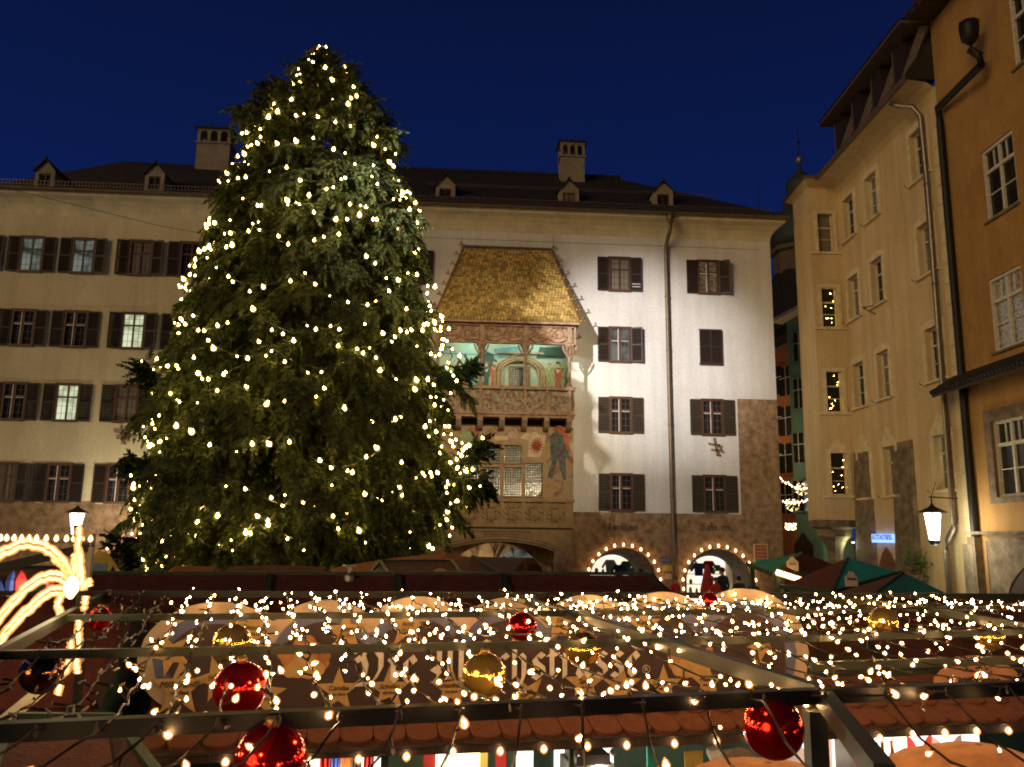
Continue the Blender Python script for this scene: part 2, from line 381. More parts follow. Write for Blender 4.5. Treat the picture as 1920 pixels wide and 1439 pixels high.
def arch_fill(mb, x0, x1, z0, z1, cx, r, zc, y, depth, rz=None, n=20, cx2=None, sc2=1.0, sof=None):
    """fills x0..x1 / z0..z1 round an arch (centre cx, radius r, springing zc) and adds the soffit"""
    rz = rz or r; cx2 = cx if cx2 is None else cx2
    pts = [(cx-r*math.cos(math.pi*i/n), zc+rz*math.sin(math.pi*i/n)) for i in range(n+1)]
    prev = x0
    for (xa, za), (xb, zb) in zip(pts, pts[1:]):
        mb.quad((xa, y, za), (xb, y, zb), (xb, y, z1), (xa, y, z1))
    mb.quad((x0, y, z0), (cx-r, y, z0), (cx-r, y, z1), (x0, y, z1)); mb.quad((cx+r, y, z0), (x1, y, z0), (x1, y, z1), (cx+r, y, z1))
    pp = [(cx-r, z0)]+pts+[(cx+r, z0)]
    for (xa, za), (xb, zb) in zip(pp, pp[1:]):
        f2 = lambda x, z: (cx2+(x-cx)*sc2, zc+(z-zc)*(sc2 if z > zc else 1))
        (xc, zc_), (xd, zd) = f2(xa, za), f2(xb, zb)
        (sof or mb).quad((xa, y, za), (xc, y+depth, zc_), (xd, y+depth, zd), (xb, y, zb))
# ================================================================ SETTING: ground
g = MB(); g.quad((-300, -120, 0), (300, -120, 0), (300, 400, 0), (-300, 400, 0))
tag(g.build('ground', M['ground']), kind='structure')

# ================================================================ windows with shutters (template meshes shared)
YF = 32.0
PF = Plane(0, YF, 0)
W, Hh = .86, 1.40
def casing_mesh(w, h, name='window', m='frame', fw_=.07):
    mb = MB()
    mb.box(-w/2, -w/2+fw_, -.05, .10, -h/2, h/2); mb.box(w/2-fw_, w/2, -.05, .10, -h/2, h/2)
    mb.box(-w/2+fw_, w/2-fw_, -.05, .10, h/2-fw_, h/2); mb.box(-w/2-.03, w/2+.03, -.09, .10, -h/2-.05, -h/2+.04)
    mb.box(-w/2+fw_, w/2-fw_, -.02, .06, h*.12, h*.12+.06)             # transom
    mb.box(-.03, .03, -.018, .058, -h/2+.04, h/2-fw_)                   # mullion
    mb.box(-w/2-.03, w/2+.03, -.07, .0, h/2, h/2+.03)
    return mb.mesh(name, M[m])
def shutter_mesh(w, h, m, gaps=False):
    mb = MB(); t = .05
    mb.box(-w/2, -w/2+t, -.02, .02, -h/2, h/2); mb.box(w/2-t, w/2, -.02, .02, -h/2, h/2)
    mb.box(-w/2+t, w/2-t, -.02, .02, -h/2, -h/2+t*1.3); mb.box(-w/2+t, w/2-t, -.02, .02, h/2-t*1.3, h/2); mb.box(-w/2+t, w/2-t, -.019, .019, -.03, .03)
    n = 22; 
    for i in range(n):
        z = -h/2+t*1.3+(h-2.6*t)*(i+.5)/n
        if gaps and i in (2, 4): continue
        mb.quad((-w/2+t, -.016, z-.03), (w/2-t, -.016, z-.03), (w/2-t, .014, z+.024), (-w/2+t, .014, z+.024))
    return mb.mesh('shutter', M[m])
def pane_meshes(w, h, m):
    out = []
    fw_ = .07
    for x0, x1 in ((-w/2+fw_, -.03), (.03, w/2-fw_)):
        for z0, z1 in ((-h/2+.04, h*.12), (h*.12+.06, h/2-fw_)):
            mb = MB(); mb.quad((x0, .03, z0), (x1, .03, z0), (x1, .03, z1), (x0, .03, z1)); out.append(mb.mesh('pane', m))
    return out
def bars_mesh(w, h, m):
    mb = MB(); fw_ = .07
    for x0, x1 in ((-w/2+fw_, -.03), (.03, w/2-fw_)):
        xm = (x0+x1)/2; mb.box(xm-.006, xm+.006, .018, .029, -h/2+.04, h*.12); mb.box(xm-.006, xm+.006, .018, .029, h*.12+.06, h/2-fw_)
        for z in (-h*.30, -h*.10, h*.32):
            mb.box(x0, x1, .016, .027, z-.006, z+.006)
    return mb.mesh('glazing_bar', M[m])
CM = casing_mesh(W, Hh); SM = {k: shutter_mesh(.46, 1.42, k) for k in ('shutter', 'shutter2')}; SG = shutter_mesh(.46, 1.42, 'shutter', True)
PM = {k: pane_meshes(W, Hh, M[k]) for k in ('pane', 'pane_curtain', 'pane_lit', 'pane_dim', 'pane_warm')}
BM_ = bars_mesh(W, Hh, 'lead'); BD = bars_mesh(W, Hh, 'frame')
def shuttered_window(house, x, z, pane='pane', sh='shutter', lab=None, angl=(0, 0), bars=True, gap=False, whitebar=False):
    w = link('window', CM, house, (x, 0, z))
    if lab: w['label'] = lab
    for me in PM[pane]: link('pane', me, w)
    if bars: link('glazing_bar', BM_ if whitebar else BD, w)
    if whitebar:
        mb = MB(); mb.box(-.095, -.06, -.03, -.019, -Hh/2+.05, Hh/2-.08); mb.box(-.34, -.1, -.028, -.0195, Hh*.12-.045, Hh*.12-.012); mb.box(.05, .34, -.028, -.0195, Hh*.12-.045, Hh*.12-.012); mb.build('inner_frame', M['white_paint'], w)
    for sgn in (-1, 1):
        a = angl[0] if sgn < 0 else angl[1]
        o = link('shutter', SG if (gap and sgn > 0) else SM[sh], w)
        hx = sgn*(W/2+.01); o.location = (hx+sgn*.23*math.cos(a), -.045-.23*math.sin(abs(a)), -.01); o.rotation_euler = (0, 0, -sgn*abs(a))
    return w

# ================================================================ white house with the golden roof (right) and cream house (left)
XL, XM, XR = -30.0, -4.4, 12.75
ZS, ZE = 4.58, 15.75
house = empty('town_house', (0, YF, 0), 0, 'tall white plastered town house with the golden roofed bay and brown shutters', 'house')
cream = empty('town_house', (0, YF, 0), 0, 'long cream town house behind the Christmas tree with rows of dark shutters', 'house')
rows = [14.15, 11.22, 8.38, 5.37]
cols_r = [6.43, 10.10]
cols_l = [-18.55, -16.60, -14.66, -12.50, -10.55, -8.6]
def holes_for(cols, rws=rows):
    return [(x-W/2+.02, x+W/2-.02, z-Hh/2+.02, z+Hh/2-.02) for x in cols for z in rws]
wall([h for h in holes_for([6.43, 10.10, -2.0])], XM, 11.13, ZS, ZE, .25).build('wall', M['plaster'], house)
wall([], 11.13, XR, 9.14, ZE, .2).build('wall', M['plaster'], house)
wb = MB(); wb.quad((11.13, .012, ZS), (XR, .012, ZS), (XR, .012, 9.14), (11.13, .012, 9.14))
wb.quad((XR, .012, 0), (XR, 12, 0), (XR, 12, 9.14), (XR, .012, 9.14)); wb.build('stone_corner', M['stone'], house)
wb = MB(); wb.quad((XR, 0, 9.14), (XR, 12, 9.14), (XR, 12, ZE), (XR, 0, ZE)); wb.build('side_wall', M['plaster'], house)
wall(holes_for(cols_l), XL, XM, ZS+.12, ZE, .25).build('wall', M['plaster_l'], cream)
# expansion seams under the eaves
mb = MB(); mb.box(XM, XR-.4, -.006, .004, 15.40, 15.415); mb.box(.0, .012, -.007, .003, 14.9, 15.7); mb.box(3.72, 3.732, -.007, .003, 14.9, 15.7); mb.build('seam', M['gutter'], house)

# stone ground floor with arcade arches
def base_wall(parent, x0, x1, arches, ztop):
    mb = MB(); cuts = [x0]; so_ = MB()
    for cx, r, zc in arches: cuts += [cx-r-.15, cx+r+.15]
    cuts.append(x1)
    for a, b in zip(cuts[::2], cuts[1::2]): mb.quad((a, .014, 0), (b, .014, 0), (b, .014, ztop), (a, .014, ztop))
    for cx, r, zc in arches: arch_fill(mb, cx-r-.15, cx+r+.15, 0, ztop, cx, r, zc, .014, .5 if r > 2 else 2.4, cx2=cx+(.42 if cx > 9 else .05 if cx > 3 else 0), sc2=1.0 if r > 2 else .76, sof=so_)
    so_.build('arcade_vault', M['stone_d'], parent)  # darker stone than the front: the vault's shade is put into its colour
    return mb.build('stone_ground_floor', M['stone'], parent)
A_R = [(6.46, 1.30, 1.95), (10.15, 1.30, 1.95)]
BX0, BX1 = -.55, 3.78       # opening under the bay
base_wall(house, XM, XR, [(-2.6, 1.3, 1.95), (1.62, 2.14, 1.25)]+A_R, ZS)
base_wall(cream, XL, XM, [(-18.3, 1.55, 2.0), (-11.3, 1.6, 1.85), (-7.4, 1.4, 1.9)], ZS+.12)
# uneven lower edge of the plaster (white sills of the lowest windows)
mb = MB(); 
for x in cols_l: mb.box(x-.75, x-.48, -.03, .013, ZS+.03, ZS+.12); mb.box(x+.25, x+.7, -.03, .013, ZS+.05, ZS+.12)
mb.build('sill', M['plaster_l'], cream)

# windows
spec = {(6.43, 0): dict(pane='pane_curtain', gap=True, angl=(0, .12)), (6.43, 1): dict(pane='pane_dim', angl=(0, .35), whitebar=True), (6.43, 2): dict(pane='pane', sh='shutter2', whitebar=True), (6.43, 3): dict(pane='pane', sh='shutter2', whitebar=True),  # second-row dim pane: its emission stands in for a bright reflection
        (10.10, 0): dict(pane='pane_warm', angl=(0, .55), whitebar=True), (10.10, 2): dict(pane='pane', sh='shutter2', whitebar=True), (10.10, 3): dict(pane='pane', sh='shutter2', whitebar=True)}
for x in cols_r:
    for i, z in enumerate(rows):
        if (x, i) == (10.10, 1):
            w = link('window', CM, house, (x, 0, z)); w['label'] = 'window with both shutters closed'
            for s_ in (-1, 1):
                o = link('shutter', SM['shutter'], w); o.location = (s_*.225, -.09, 0)
            continue
        shuttered_window(house, x, z, **spec[(x, i)])
shuttered_window(house, -2.0, rows[0])
lspec = {(-16.6, 0): 'pane_dim', (-14.66, 0): 'pane_dim', (-12.5, 0): 'pane_curtain', (-12.5, 1): 'pane_lit', (-14.66, 2): 'pane_lit'}
for x in cols_l:
    for i, z in enumerate(rows):
        p = lspec.get((x, i), 'pane' if random.random() < .6 else 'pane_curtain')
        shuttered_window(cream, x, z, p, 'shutter', 'lit window' if p == 'pane_lit' else None, angl=(random.choice((0, .05, .12)), random.choice((0, .04, .2))), whitebar=(p == 'pane' and i > 0))

# cove under the eaves, gutter, roof
def cove(x0, x1, parent, m, ret):
    prof = [(0, 15.75), (.03, 15.95), (.12, 16.15), (.28, 16.32), (.46, 16.42), (.50, 16.45), (.50, 16.62)]
    mb = MB()
    for (a, za), (b, zb) in zip(prof, prof[1:]):
        mb.quad((x0, -a, za), (x1+(a if ret else 0), -a, za), (x1+(b if ret else 0), -b, zb), (x0, -b, zb))
        if ret: mb.quad((x1+a, -a, za), (x1+a, 12, za), (x1+b, 12, zb), (x1+b, -b, zb))
    return mb.build('eaves_cove', m, parent)
cove(XM, XR, house, M['cove'], True); cove(XL, XM, cream, M['cove'], False)
def gutter(x0, x1, parent, z=16.62):
    mb = MB(); mb.tube([(x0, -.62, z), (x1, -.62, z)], .075, 8); mb.box(x0, x1, -.6, -.5, z-.02, z+.06); mb.build('gutter', M['gutter'], parent)
gutter(XM, XR+.62, house); gutter(XL, XM, cream)
# roofs: ridge heights measured on the photo
RY = 4.2
PR = Plane(0, YF+RY, 0)
rz_ = PR(1155, 335)[1]; rzl = PR(230, 303)[1]
mb = MB(); xr1 = PR(1155, 335)[0]
E0 = (XM-.02, -.66, 16.66); E1 = (XR+.66, -.66, 16.66)
mb.poly([E0, E1, (xr1, RY, rz_), (XM-.02, RY, PR(800, 321)[1])]); mb.poly([E1, (XR+.66, 12, 16.66), (xr1, RY+3, rz_), (xr1, RY, rz_)])
mb.poly([E1, E0, (XM-.02, -.60, 16.58), (XR+.60, -.60, 16.58)])
mb.build('roof', M['roof'], house)
mb = MB(); xl1 = PR(230, 303)[0]; xl2 = PR(0, 345)[0]
zl2 = PR(0, 345)[1]
mb.poly([(XL, -.66, 16.66), (XM, -.66, 16.66), (XM, RY, rzl-.1), (xl1, RY, rzl), (xl1-9, RY, rzl+(zl2-rzl)/(xl2-xl1)*(-9))])
mb.poly([(XM, -.66, 16.66), (XL, -.66, 16.66), (XL, -.60, 16.58), (XM, -.60, 16.58)])
mb.build('roof', M['roof'], cream)
def slope_z(t, rz): return 16.66+(rz-16.66)*t      # t 0 at the eave .. 1 at the ridge
def slope_y(t): return -.66+(RY+.66)*t
def snow_guard(x0, x1, t, rz, parent, h=.17, step=.13):
    mb = MB(); y = slope_y(t); z = slope_z(t, rz)+.03
    mb.box(x0, x1, y-.008, y+.008, z, z+.018); mb.box(x0, x1, y-.008, y+.008, z+h, z+h+.018)
    x = x0
    while x < x1: mb.box(x, x+.022, y-.006, y+.006, z+.018, z+h); x += step
    tag(mb.build('snow_guard', M['giltiron'] if False else M['gutter'], parent), kind='stuff')
snow_guard(XM, XR-.1, .03, rz_, house); snow_guard(-1.5, 11.2, .48, rz_, house, .10)
snow_guard(XL+6, XM, .03, rzl, cream)
# ridge tiles
mb = MB(); x = XM
while x < xr1: mb.tube([(x, RY, rz_+.02), (x+.36, RY, rz_+.05)], [.10, .12], 6); x += .38
mb.build('ridge_cap', M['roof'], house)

def dormer(parent, px, py0, py1, half, t0, rz, side=0, glassm='pane'):
    """gabled dormer: front at slope position t0"""
    y = slope_y(t0); P_ = Plane(0, YF+y, 0); xc, zt = P_(px, py0); zb = P_(px, py1)[1]
    w = half; h = zt-zb; gz = zb+h*.68; back = y+2.1
    d = MB(); ww, hh0, hh1 = w*.60, zb+h*.10, zb+h*.55
    for (a, b, c, e_) in ((-w, -ww, zb, gz), (ww, w, zb, gz), (-ww, ww, zb, hh0), (-ww, ww, hh1, gz)):
        d.box(xc+a, xc+b, y, y+.12, c, e_)
    d.prism([(xc-w*1.0, gz), (xc+w*1.0, gz), (xc, zt-.05)], y, y+.12)
    d.poly([(xc-w, y+.12, zb), (xc-w, y+.12, gz), (xc-w, back, gz)]); d.poly([(xc+w, y+.12, zb), (xc+w, back, gz), (xc+w, y+.12, gz)])
    dd = d.build('dormer', M['chim'], parent)
    r = MB()
    for s_ in (-1, 1):
        r.poly([(xc+s_*w*1.22, y-.1, gz-.09), (xc, y-.1, zt+.04), (xc, back+.9, zt+.04), (xc+s_*w*1.22, back, gz-.09)])
        r.poly([(xc+s_*w*1.22, y-.1, gz-.15), (xc, y-.1, zt-.02), (xc, y-.1, zt+.04), (xc+s_*w*1.22, y-.1, gz-.09)])
    r.lathe((xc, y-.05, zt), [(.05, -.02), (.07, .05), (.02, .12)], 6)
    r.build('dormer_roof', M['roof'], dd)
    f = MB(); f.box(xc-ww, xc-ww+.05, y+.04, y+.09, hh0, hh1); f.box(xc+ww-.05, xc+ww, y+.04, y+.09, hh0, hh1); f.box(xc-ww, xc+ww, y+.045, y+.085, hh1-.05, hh1); f.box(xc-.02, xc+.02, y+.05, y+.08, hh0, hh1)
    f.build('window', M['frame'], dd); q = MB(); q.quad((xc-ww, y+.075, hh0), (xc+ww, y+.075, hh0), (xc+ww, y+.075, hh1), (xc-ww, y+.075, hh1)); q.build('pane', M[glassm], dd)
dormer(house, 836, 328, 386, .40, .17, rz_); dormer(house, 1067, 337, 392, .42, .17, rz_, glassm='pane_curtain'); dormer(house, 1243, 340, 395, .42, .17, rz_)
dormer(cream, 88, 300, 358, .38, .20, rzl); dormer(cream, 293, 306, 362, .38, .20, rzl)

def chimney(parent, px, pyt, pyb, wd, Y, dp=.9):
    P_ = Plane(0, YF+Y, 0); xc, zt = P_(px, pyt); zb = P_(px, pyb)[1]; hz = zt-zb; zs = zb+hz*.60
    c = MB(); c.box(xc-wd/2, xc+wd/2, Y, Y+dp, zb-1.2, zs); c.box(xc-wd/2-.06, xc+wd/2+.06, Y-.06, Y+dp+.06, zs, zs+.07)
    n = 3; t = wd*.09; pitch_ = (wd-t)/n
    zt2 = zs+.07+hz*.22
    for i in range(n+1):
        for y0 in (Y, Y+dp-.14):
            c.box(xc-wd/2+i*pitch_, xc-wd/2+i*pitch_+t, y0, y0+.14, zs+.07, zt2+.12)
    for i in range(n):        # little arches
        cx = xc-wd/2+t+(pitch_-t)/2+i*pitch_; r = (pitch_-t)/2
        for y0 in (Y, Y+dp-.14):
            pts = [(cx-r, zt2+.12)]+[(cx-r*math.cos(math.pi*j/8), zt2-r*.2+r*math.sin(math.pi*j/8)*.9) for j in range(9)]+[(cx+r, zt2+.12)]
            c.prism(pts[::-1], y0+.003, y0+.137)
    c.box(xc-wd/2-.03, xc+wd/2+.03, Y-.03, Y+dp+.03, zt2+.12, zt-.10)
    ch = c.build('chimney', M['chim'], parent)
    k = MB(); k.box(xc-wd/2-.10, xc+wd/2+.10, Y-.10, Y+dp+.10, zt-.10, zt-.03)
    for i in range(7): k.tube([(xc-wd/2-.06+i*(wd+.12)/7, Y-.1, zt-.01), (xc-wd/2-.06+i*(wd+.12)/7, Y+dp+.1, zt-.01)], .05, 6)
    k.build('chimney_cap', M['roof'], ch)
chimney(house, 1074, 264, 341, 1.10, 3.3); chimney(cream, 403, 239, 316, 1.45, 3.4, 1.0)
# lightning rod
mb = MB(); p = PF(1421, 380, 5); q = PF(1421, 352, 5); mb.tube([(p[0], 5, p[1]-1.5), (q[0], 5, q[1])], .02, 5); mb.build('lightning_rod', M['iron'], house)

# rainwater pipe with its swan neck
mb = MB(); x = 8.42
mb.lathe((x, -.62, 16.28), [(.07, -.12), (.16, .05), (.17, .3)], 8)
mb.tube([(x, -.62, 16.25), (x, -.60, 15.95), (x-.06, -.35, 15.6), (x-.08, -.13, 15.3), (x-.08, -.12, 14.8), (x-.06, -.12, 9), (x-.02, -.12, 3.4), (x, -.12, 0)], .085, 8)
for z in (13.2, 11, 8.0, 5.2): mb.lathe((x-.07+.01*(13-z)/3, -.12, z), [(.10, 0), (.10, .06)], 8)
mb.build('downpipe', M['gutter'], house, True)

# iron cramps (tie anchors) on the fronts
def anchor(parent, px, py):
    x, z = PF(px, py)
    mb = MB()
    for a, b, c, d in ((-.05, .35, .06, -.35), (-.28, .12, .24, .02), (-.18, -.12, .22, -.14), (.10, .1, .28, -.22), (.02, -.1, .16, -.36)):
        mb.bar((x+a, -.05, z+b), (x+c, -.05, z+d), .07)
    mb.build('wall_anchor', M['stone'], parent)
anchor(house, 1341, 838); anchor(cream, 229, 816)

# signs on the wall by the arcades
mb = MB(); x, z = PF(1248, 1050); mb.box(x-.20, x+.20, -.02, .01, z-.10, z+.10); o = mb.build('street_sign', M['bluesign']); o.location = (0, YF, 0); tag(o, 'small blue enamel sign by the downpipe between the two right arches', 'sign')
t_ = text('lettering', '6123', o, M['cream'], (x, -.026, z), .17)
mb = MB(); mb.box(x-.10, x+.24, -.02, .01, z-.42, z-.20); o = mb.build('notice', M['yellow'], None, loc=(0, YF, 0)); tag(o, 'yellow notice below the blue street sign', 'notice')
mb = MB(); mb.box(x-.02, x+.22, -.02, .01, z-.72, z-.52); o = mb.build('notice', M['cream'], None, loc=(0, YF, 0)); tag(o, 'pale notice under the yellow one by the downpipe', 'notice')
mb = MB(); x, z = PF(1427, 1040); mb.box(x-.29, x+.27, -.03, .01, z-.42, z+.40); o = mb.build('poster_board', M['cream'], None, loc=(0, YF, 0)); tag(o, 'orange and green poster board at the right corner of the white house', 'sign')
p_ = MB(); p_.box(x-.25, x+.23, -.036, -.031, z-.14, z+.36); p_.build('poster', M['redsign'], o); p_ = MB(); p_.box(x-.25, x+.23, -.036, -.031, z-.38, z-.17); p_.build('poster', M['green'], o)
for k in range(3): text('lettering', ('GOLDENES DACHL', 'INNSBRUCK', 'ALTSTADT')[k], o, M['cream'], (x, -.04, z+.25-.14*k), .07)

# ---------------------------------------------------------------- broad-nib lettering (blackletter)
GL = {
 'i': ([[(-.02, .92), (.12, .78), (.12, .2), (.26, .06)], [(.07, 1.22), (.17, 1.34)]], .42),
 'l': ([[(.0, 1.5), (.13, 1.38), (.13, .2), (.27, .06)]], .42),
 'c': ([[(.5, .82), (.33, .96), (.14, .78), (.14, .22), (.3, .05), (.5, .2)]], .58),
 'e': ([[(.5, .16), (.3, .05), (.14, .22), (.14, .78), (.33, .96), (.5, .74), (.16, .46)]], .58),
 'h': ([[(.0, 1.5), (.13, 1.38), (.13, .08)], [(.13, .74), (.36, .95), (.52, .8), (.52, .15), (.36, -.22)]], .74),
 's': ([[(.5, .84), (.3, .97), (.12, .78), (.2, .6), (.46, .4), (.5, .2), (.3, .03), (.08, .15)]], .62),
 't': ([[(.16, 1.3), (.16, .2), (.3, .05), (.44, .16)], [(.0, .92), (.42, .92)]], .5),
 'r': ([[(.0, .92), (.13, .8), (.13, .06)], [(.13, .74), (.33, .97), (.47, .84)]], .52),
 'a': ([[(.1, .84), (.3, .97), (.48, .8), (.48, .18), (.6, .06)], [(.48, .56), (.2, .46), (.1, .25), (.25, .05), (.48, .2)]], .7),
 'o': ([[(.14, .76), (.33, .96), (.5, .78), (.5, .22), (.3, .05), (.14, .22), (.14, .76)]], .66),
 'n': ([[(.0, .92), (.13, .8), (.13, .06)], [(.13, .74), (.38, .96), (.5, .8), (.5, .2), (.63, .06)]], .74),
 'u': ([[(.0, .92), (.13, .8), (.13, .2), (.28, .05), (.5, .22)], [(.42, .96), (.5, .8), (.5, .2), (.63, .06)]], .74),
 'D': ([[(-.1, 1.3), (.1, 1.15), (.3, 1.42), (.7, 1.38), (.98, 1.0), (.98, .55), (.75, .12), (.4, -.02), (.1, -.02), (-.2, -.28)], [(.42, 1.36), (.3, .95), (.42, .62), (.36, .25), (.05, .05)], [(-.12, .85), (.06, .98), (.2, .82)]], 1.2),
 'M': ([[(-.05, 1.15), (.12, 1.32), (.24, 1.18), (.24, .25), (.02, .0)], [(.24, 1.15), (.52, 1.42), (.66, 1.26), (.66, .3), (.48, .05)], [(.66, 1.15), (.95, 1.42), (1.1, 1.26), (1.1, .22), (1.26, .06)], [(-.02, .5), (.24, .35)]], 1.38),
 'T': ([[(.0, 1.2), (.22, 1.38), (.7, 1.22)], [(.3, 1.25), (.1, .8), (.14, .3), (.35, .06), (.66, .2)], [(.45, 1.2), (.45, .3)]], .8),
 'S': ([[(.7, 1.25), (.4, 1.4), (.12, 1.15), (.2, .85), (.6, .6), (.66, .3), (.4, .02), (.02, .15)]], .82),
 ' ': ([], .5)}
def pen_text(s, x, z, size, y, slope=0.0, nib=.20, ang=38, sp=1.0):
    mb = MB(); n = (math.cos(R(ang))*nib*size/2, math.sin(R(ang))*nib*size/2)
    for ch in s:
        st, adv = GL[ch]
        for j, path in enumerate(st):
            for (a, b), (c, d) in zip(path, path[1:]):
                p = (x+a*size, z+b*size); q = (x+c*size, z+d*size)
                pts = [(p[0]-n[0], p[1]-n[1]), (p[0]+n[0], p[1]+n[1]), (q[0]+n[0], q[1]+n[1]), (q[0]-n[0], q[1]-n[1])]
                area = sum(pts[i][0]*pts[(i+1) % 4][1]-pts[(i+1) % 4][0]*pts[i][1] for i in range(4))
                if area < 0: pts = pts[::-1]
                if abs(area) < 1e-7: continue
                yy = y-.0007*(len(mb.f) % 9)
                mb.poly([(u, yy, w) for u, w in pts])
        x += adv*size*sp; z += adv*size*slope*sp
    return mb, x
def pen_len(s): return sum(GL[c][1] for c in s)
x, z = PF(1140, 995); mb, _ = pen_text('Tornlhaus', x, z, 1.17/pen_len('Tornlhaus'), -.02); mb.build('lettering', M['ink'], house)
x, z = PF(1316, 995); mb, _ = pen_text('Sailu  ren', x, z, 1.15/pen_len('Sailu  ren'), -.02); mb.build('lettering', M['ink'], house)
x, z = PF(226, 976); text('lettering', 'Gasthof', cream, M['giltiron'], (x, -.03, z), .38, align='LEFT')
# ================================================================ bay with the golden roof (part of the white house, big enough to be a thing)
bay = empty('golden_roof_bay', (0, YF, 0), 0, 'late gothic stone bay with balcony under a roof of gilded shingles', 'bay')
DB = -1.5                       # balcony front, relative to the house front
PB = Plane(0, YF+DB, 0)
def bx(px): return PB(px, 700)[0]
def bz(py, px=980): return PB(px, py)[1]
# roof ---------------------------------------------------------
PT = Plane(0, YF-.12, 0); PE = Plane(0, YF+DB-.22, 0)
tl, tr = PT(870, 466), PT(1032, 467); bl, br = PE(813, 601), PE(1087, 602)
zT = (tl[1]+tr[1])/2; zB = (bl[1]+br[1])/2
TL, TR, BL, BR = (np.array(v) for v in ((tl[0], -.12, zT), (tr[0], -.12, zT), (bl[0], DB-.22, zB), (br[0], DB-.22, zB)))
sh = MB()
def shingle_face(a, b, c, d, nrow, wt):
    """a,b bottom left/right, c,d top right/left; rows of overlapping scale shingles"""
    nrm = np.cross(b-a, d-a); nrm /= np.linalg.norm(nrm)
    for i in range(nrow):
        t0, t1 = i/nrow, (i+1.35)/nrow; t1 = min(t1, 1)
        L0, R0 = a+(d-a)*t0, b+(c-b)*t0; L1, R1 = a+(d-a)*t1, b+(c-b)*t1
        wid = np.linalg.norm(R0-L0); n = max(1, int(round(wid/wt))); off = .5 if i % 2 else 0
        for j in range(-1, n+1):
            u0, u1 = (j+off)/n, (j+1+off)/n; u0c, u1c = max(u0, 0), min(u1, 1)
            if u1c-u0c < .15/n: continue
            lift = .028+random.uniform(-.005, .007); tilt = random.uniform(-.006, .006)
            g = .06/n
            um = (u0c+u1c)/2
            P = lambda u, tt, h: (L0+(R0-L0)*u)*(1-tt)+(L1+(R1-L1)*u)*tt+nrm*h
            p = [P(u0c+g, .16, lift+tilt), P(um, 0, lift), P(u1c-g, .16, lift-tilt), P(u1c-g, 1, .004), P(u0c+g, 1, .004)]
            sh.poly(p)
            sh.poly([P(u0c+g, .16, 0), P(um, 0, 0), p[1], p[0]]); sh.poly([P(um, 0, 0), P(u1c-g, .16, 0), p[2], p[1]])
shingle_face(BL, BR, TR, TL, 27, .125)
RB = np.array((br[0], .0, zB)); RT = np.array((tr[0], .0, zT)); LB_ = np.array((bl[0], 0, zB)); LT = np.array((tl[0], 0, zT))
shingle_face(BR, RB, RT, TR, 27, .125); shingle_face(LB_, BL, TL, LT, 27, .125)
tag(sh.build('roof_shingle', M['gold'], bay), kind='stuff')
mb = MB(); mb.poly([BL, BR, TR, TL]); mb.poly([BR, RB, RT, TR]); mb.poly([LB_, BL, TL, LT]); mb.poly([BL+(0, 0, -.01), LB_+(0, 0, -.01), RB+(0, 0, -.01), BR+(0, 0, -.01)]); mb.build('roof_deck', M['wood_d'], bay)
mb = MB(); mb.bar(TL+(-.04, -.03, .02), TR+(.04, -.03, .02), .09, .08); mb.build('ridge', M['gutter'], bay)
MB().bar(BR+(0, 0, .04), TR+(0, 0, .04), .07, .07).build('hip_trim', M['giltiron'], bay); MB().bar(BL+(0, 0, .04), TL+(0, 0, .04), .07, .07).build('hip_trim', M['giltiron'], bay)
mb = MB(); mb.box(BL[0], BR[0], DB-.25, DB-.16, zB-.09, zB+.0)
mb.box(BL[0], BL[0]+.09, DB-.16, 0, zB-.09, zB-.012); mb.box(BR[0]-.09, BR[0], DB-.16, 0, zB-.09, zB-.012); mb.build('eaves_beam', M['sand'], bay)
# crockets on the hips
ck = MB(); ck.tube([(0, 0, 0), (.07, 0, .03), (.14, 0, .05), (.17, 0, .12), (.13, 0, .17), (.09, 0, .14)], [.035, .03, .028, .026, .03, .012], 5)
ck.tube([(.14, 0, .05), (.22, 0, .03), (.24, 0, .08)], [.02, .02, .01], 4); ck.tube([(.08, 0, .04), (.09, -.06, .09)], [.02, .01], 4)
cme = ck.mesh('crocket', M['giltiron'], True)
for s_, (b, t) in ((1, (BR, TR)), (-1, (BL, TL))):
    for i in range(8):
        p = b+(t-b)*(i/7.0)+np.array((0, 0, .05)); o = link('crocket', cme, bay, tuple(p)); o.scale = (s_, 1, 1)
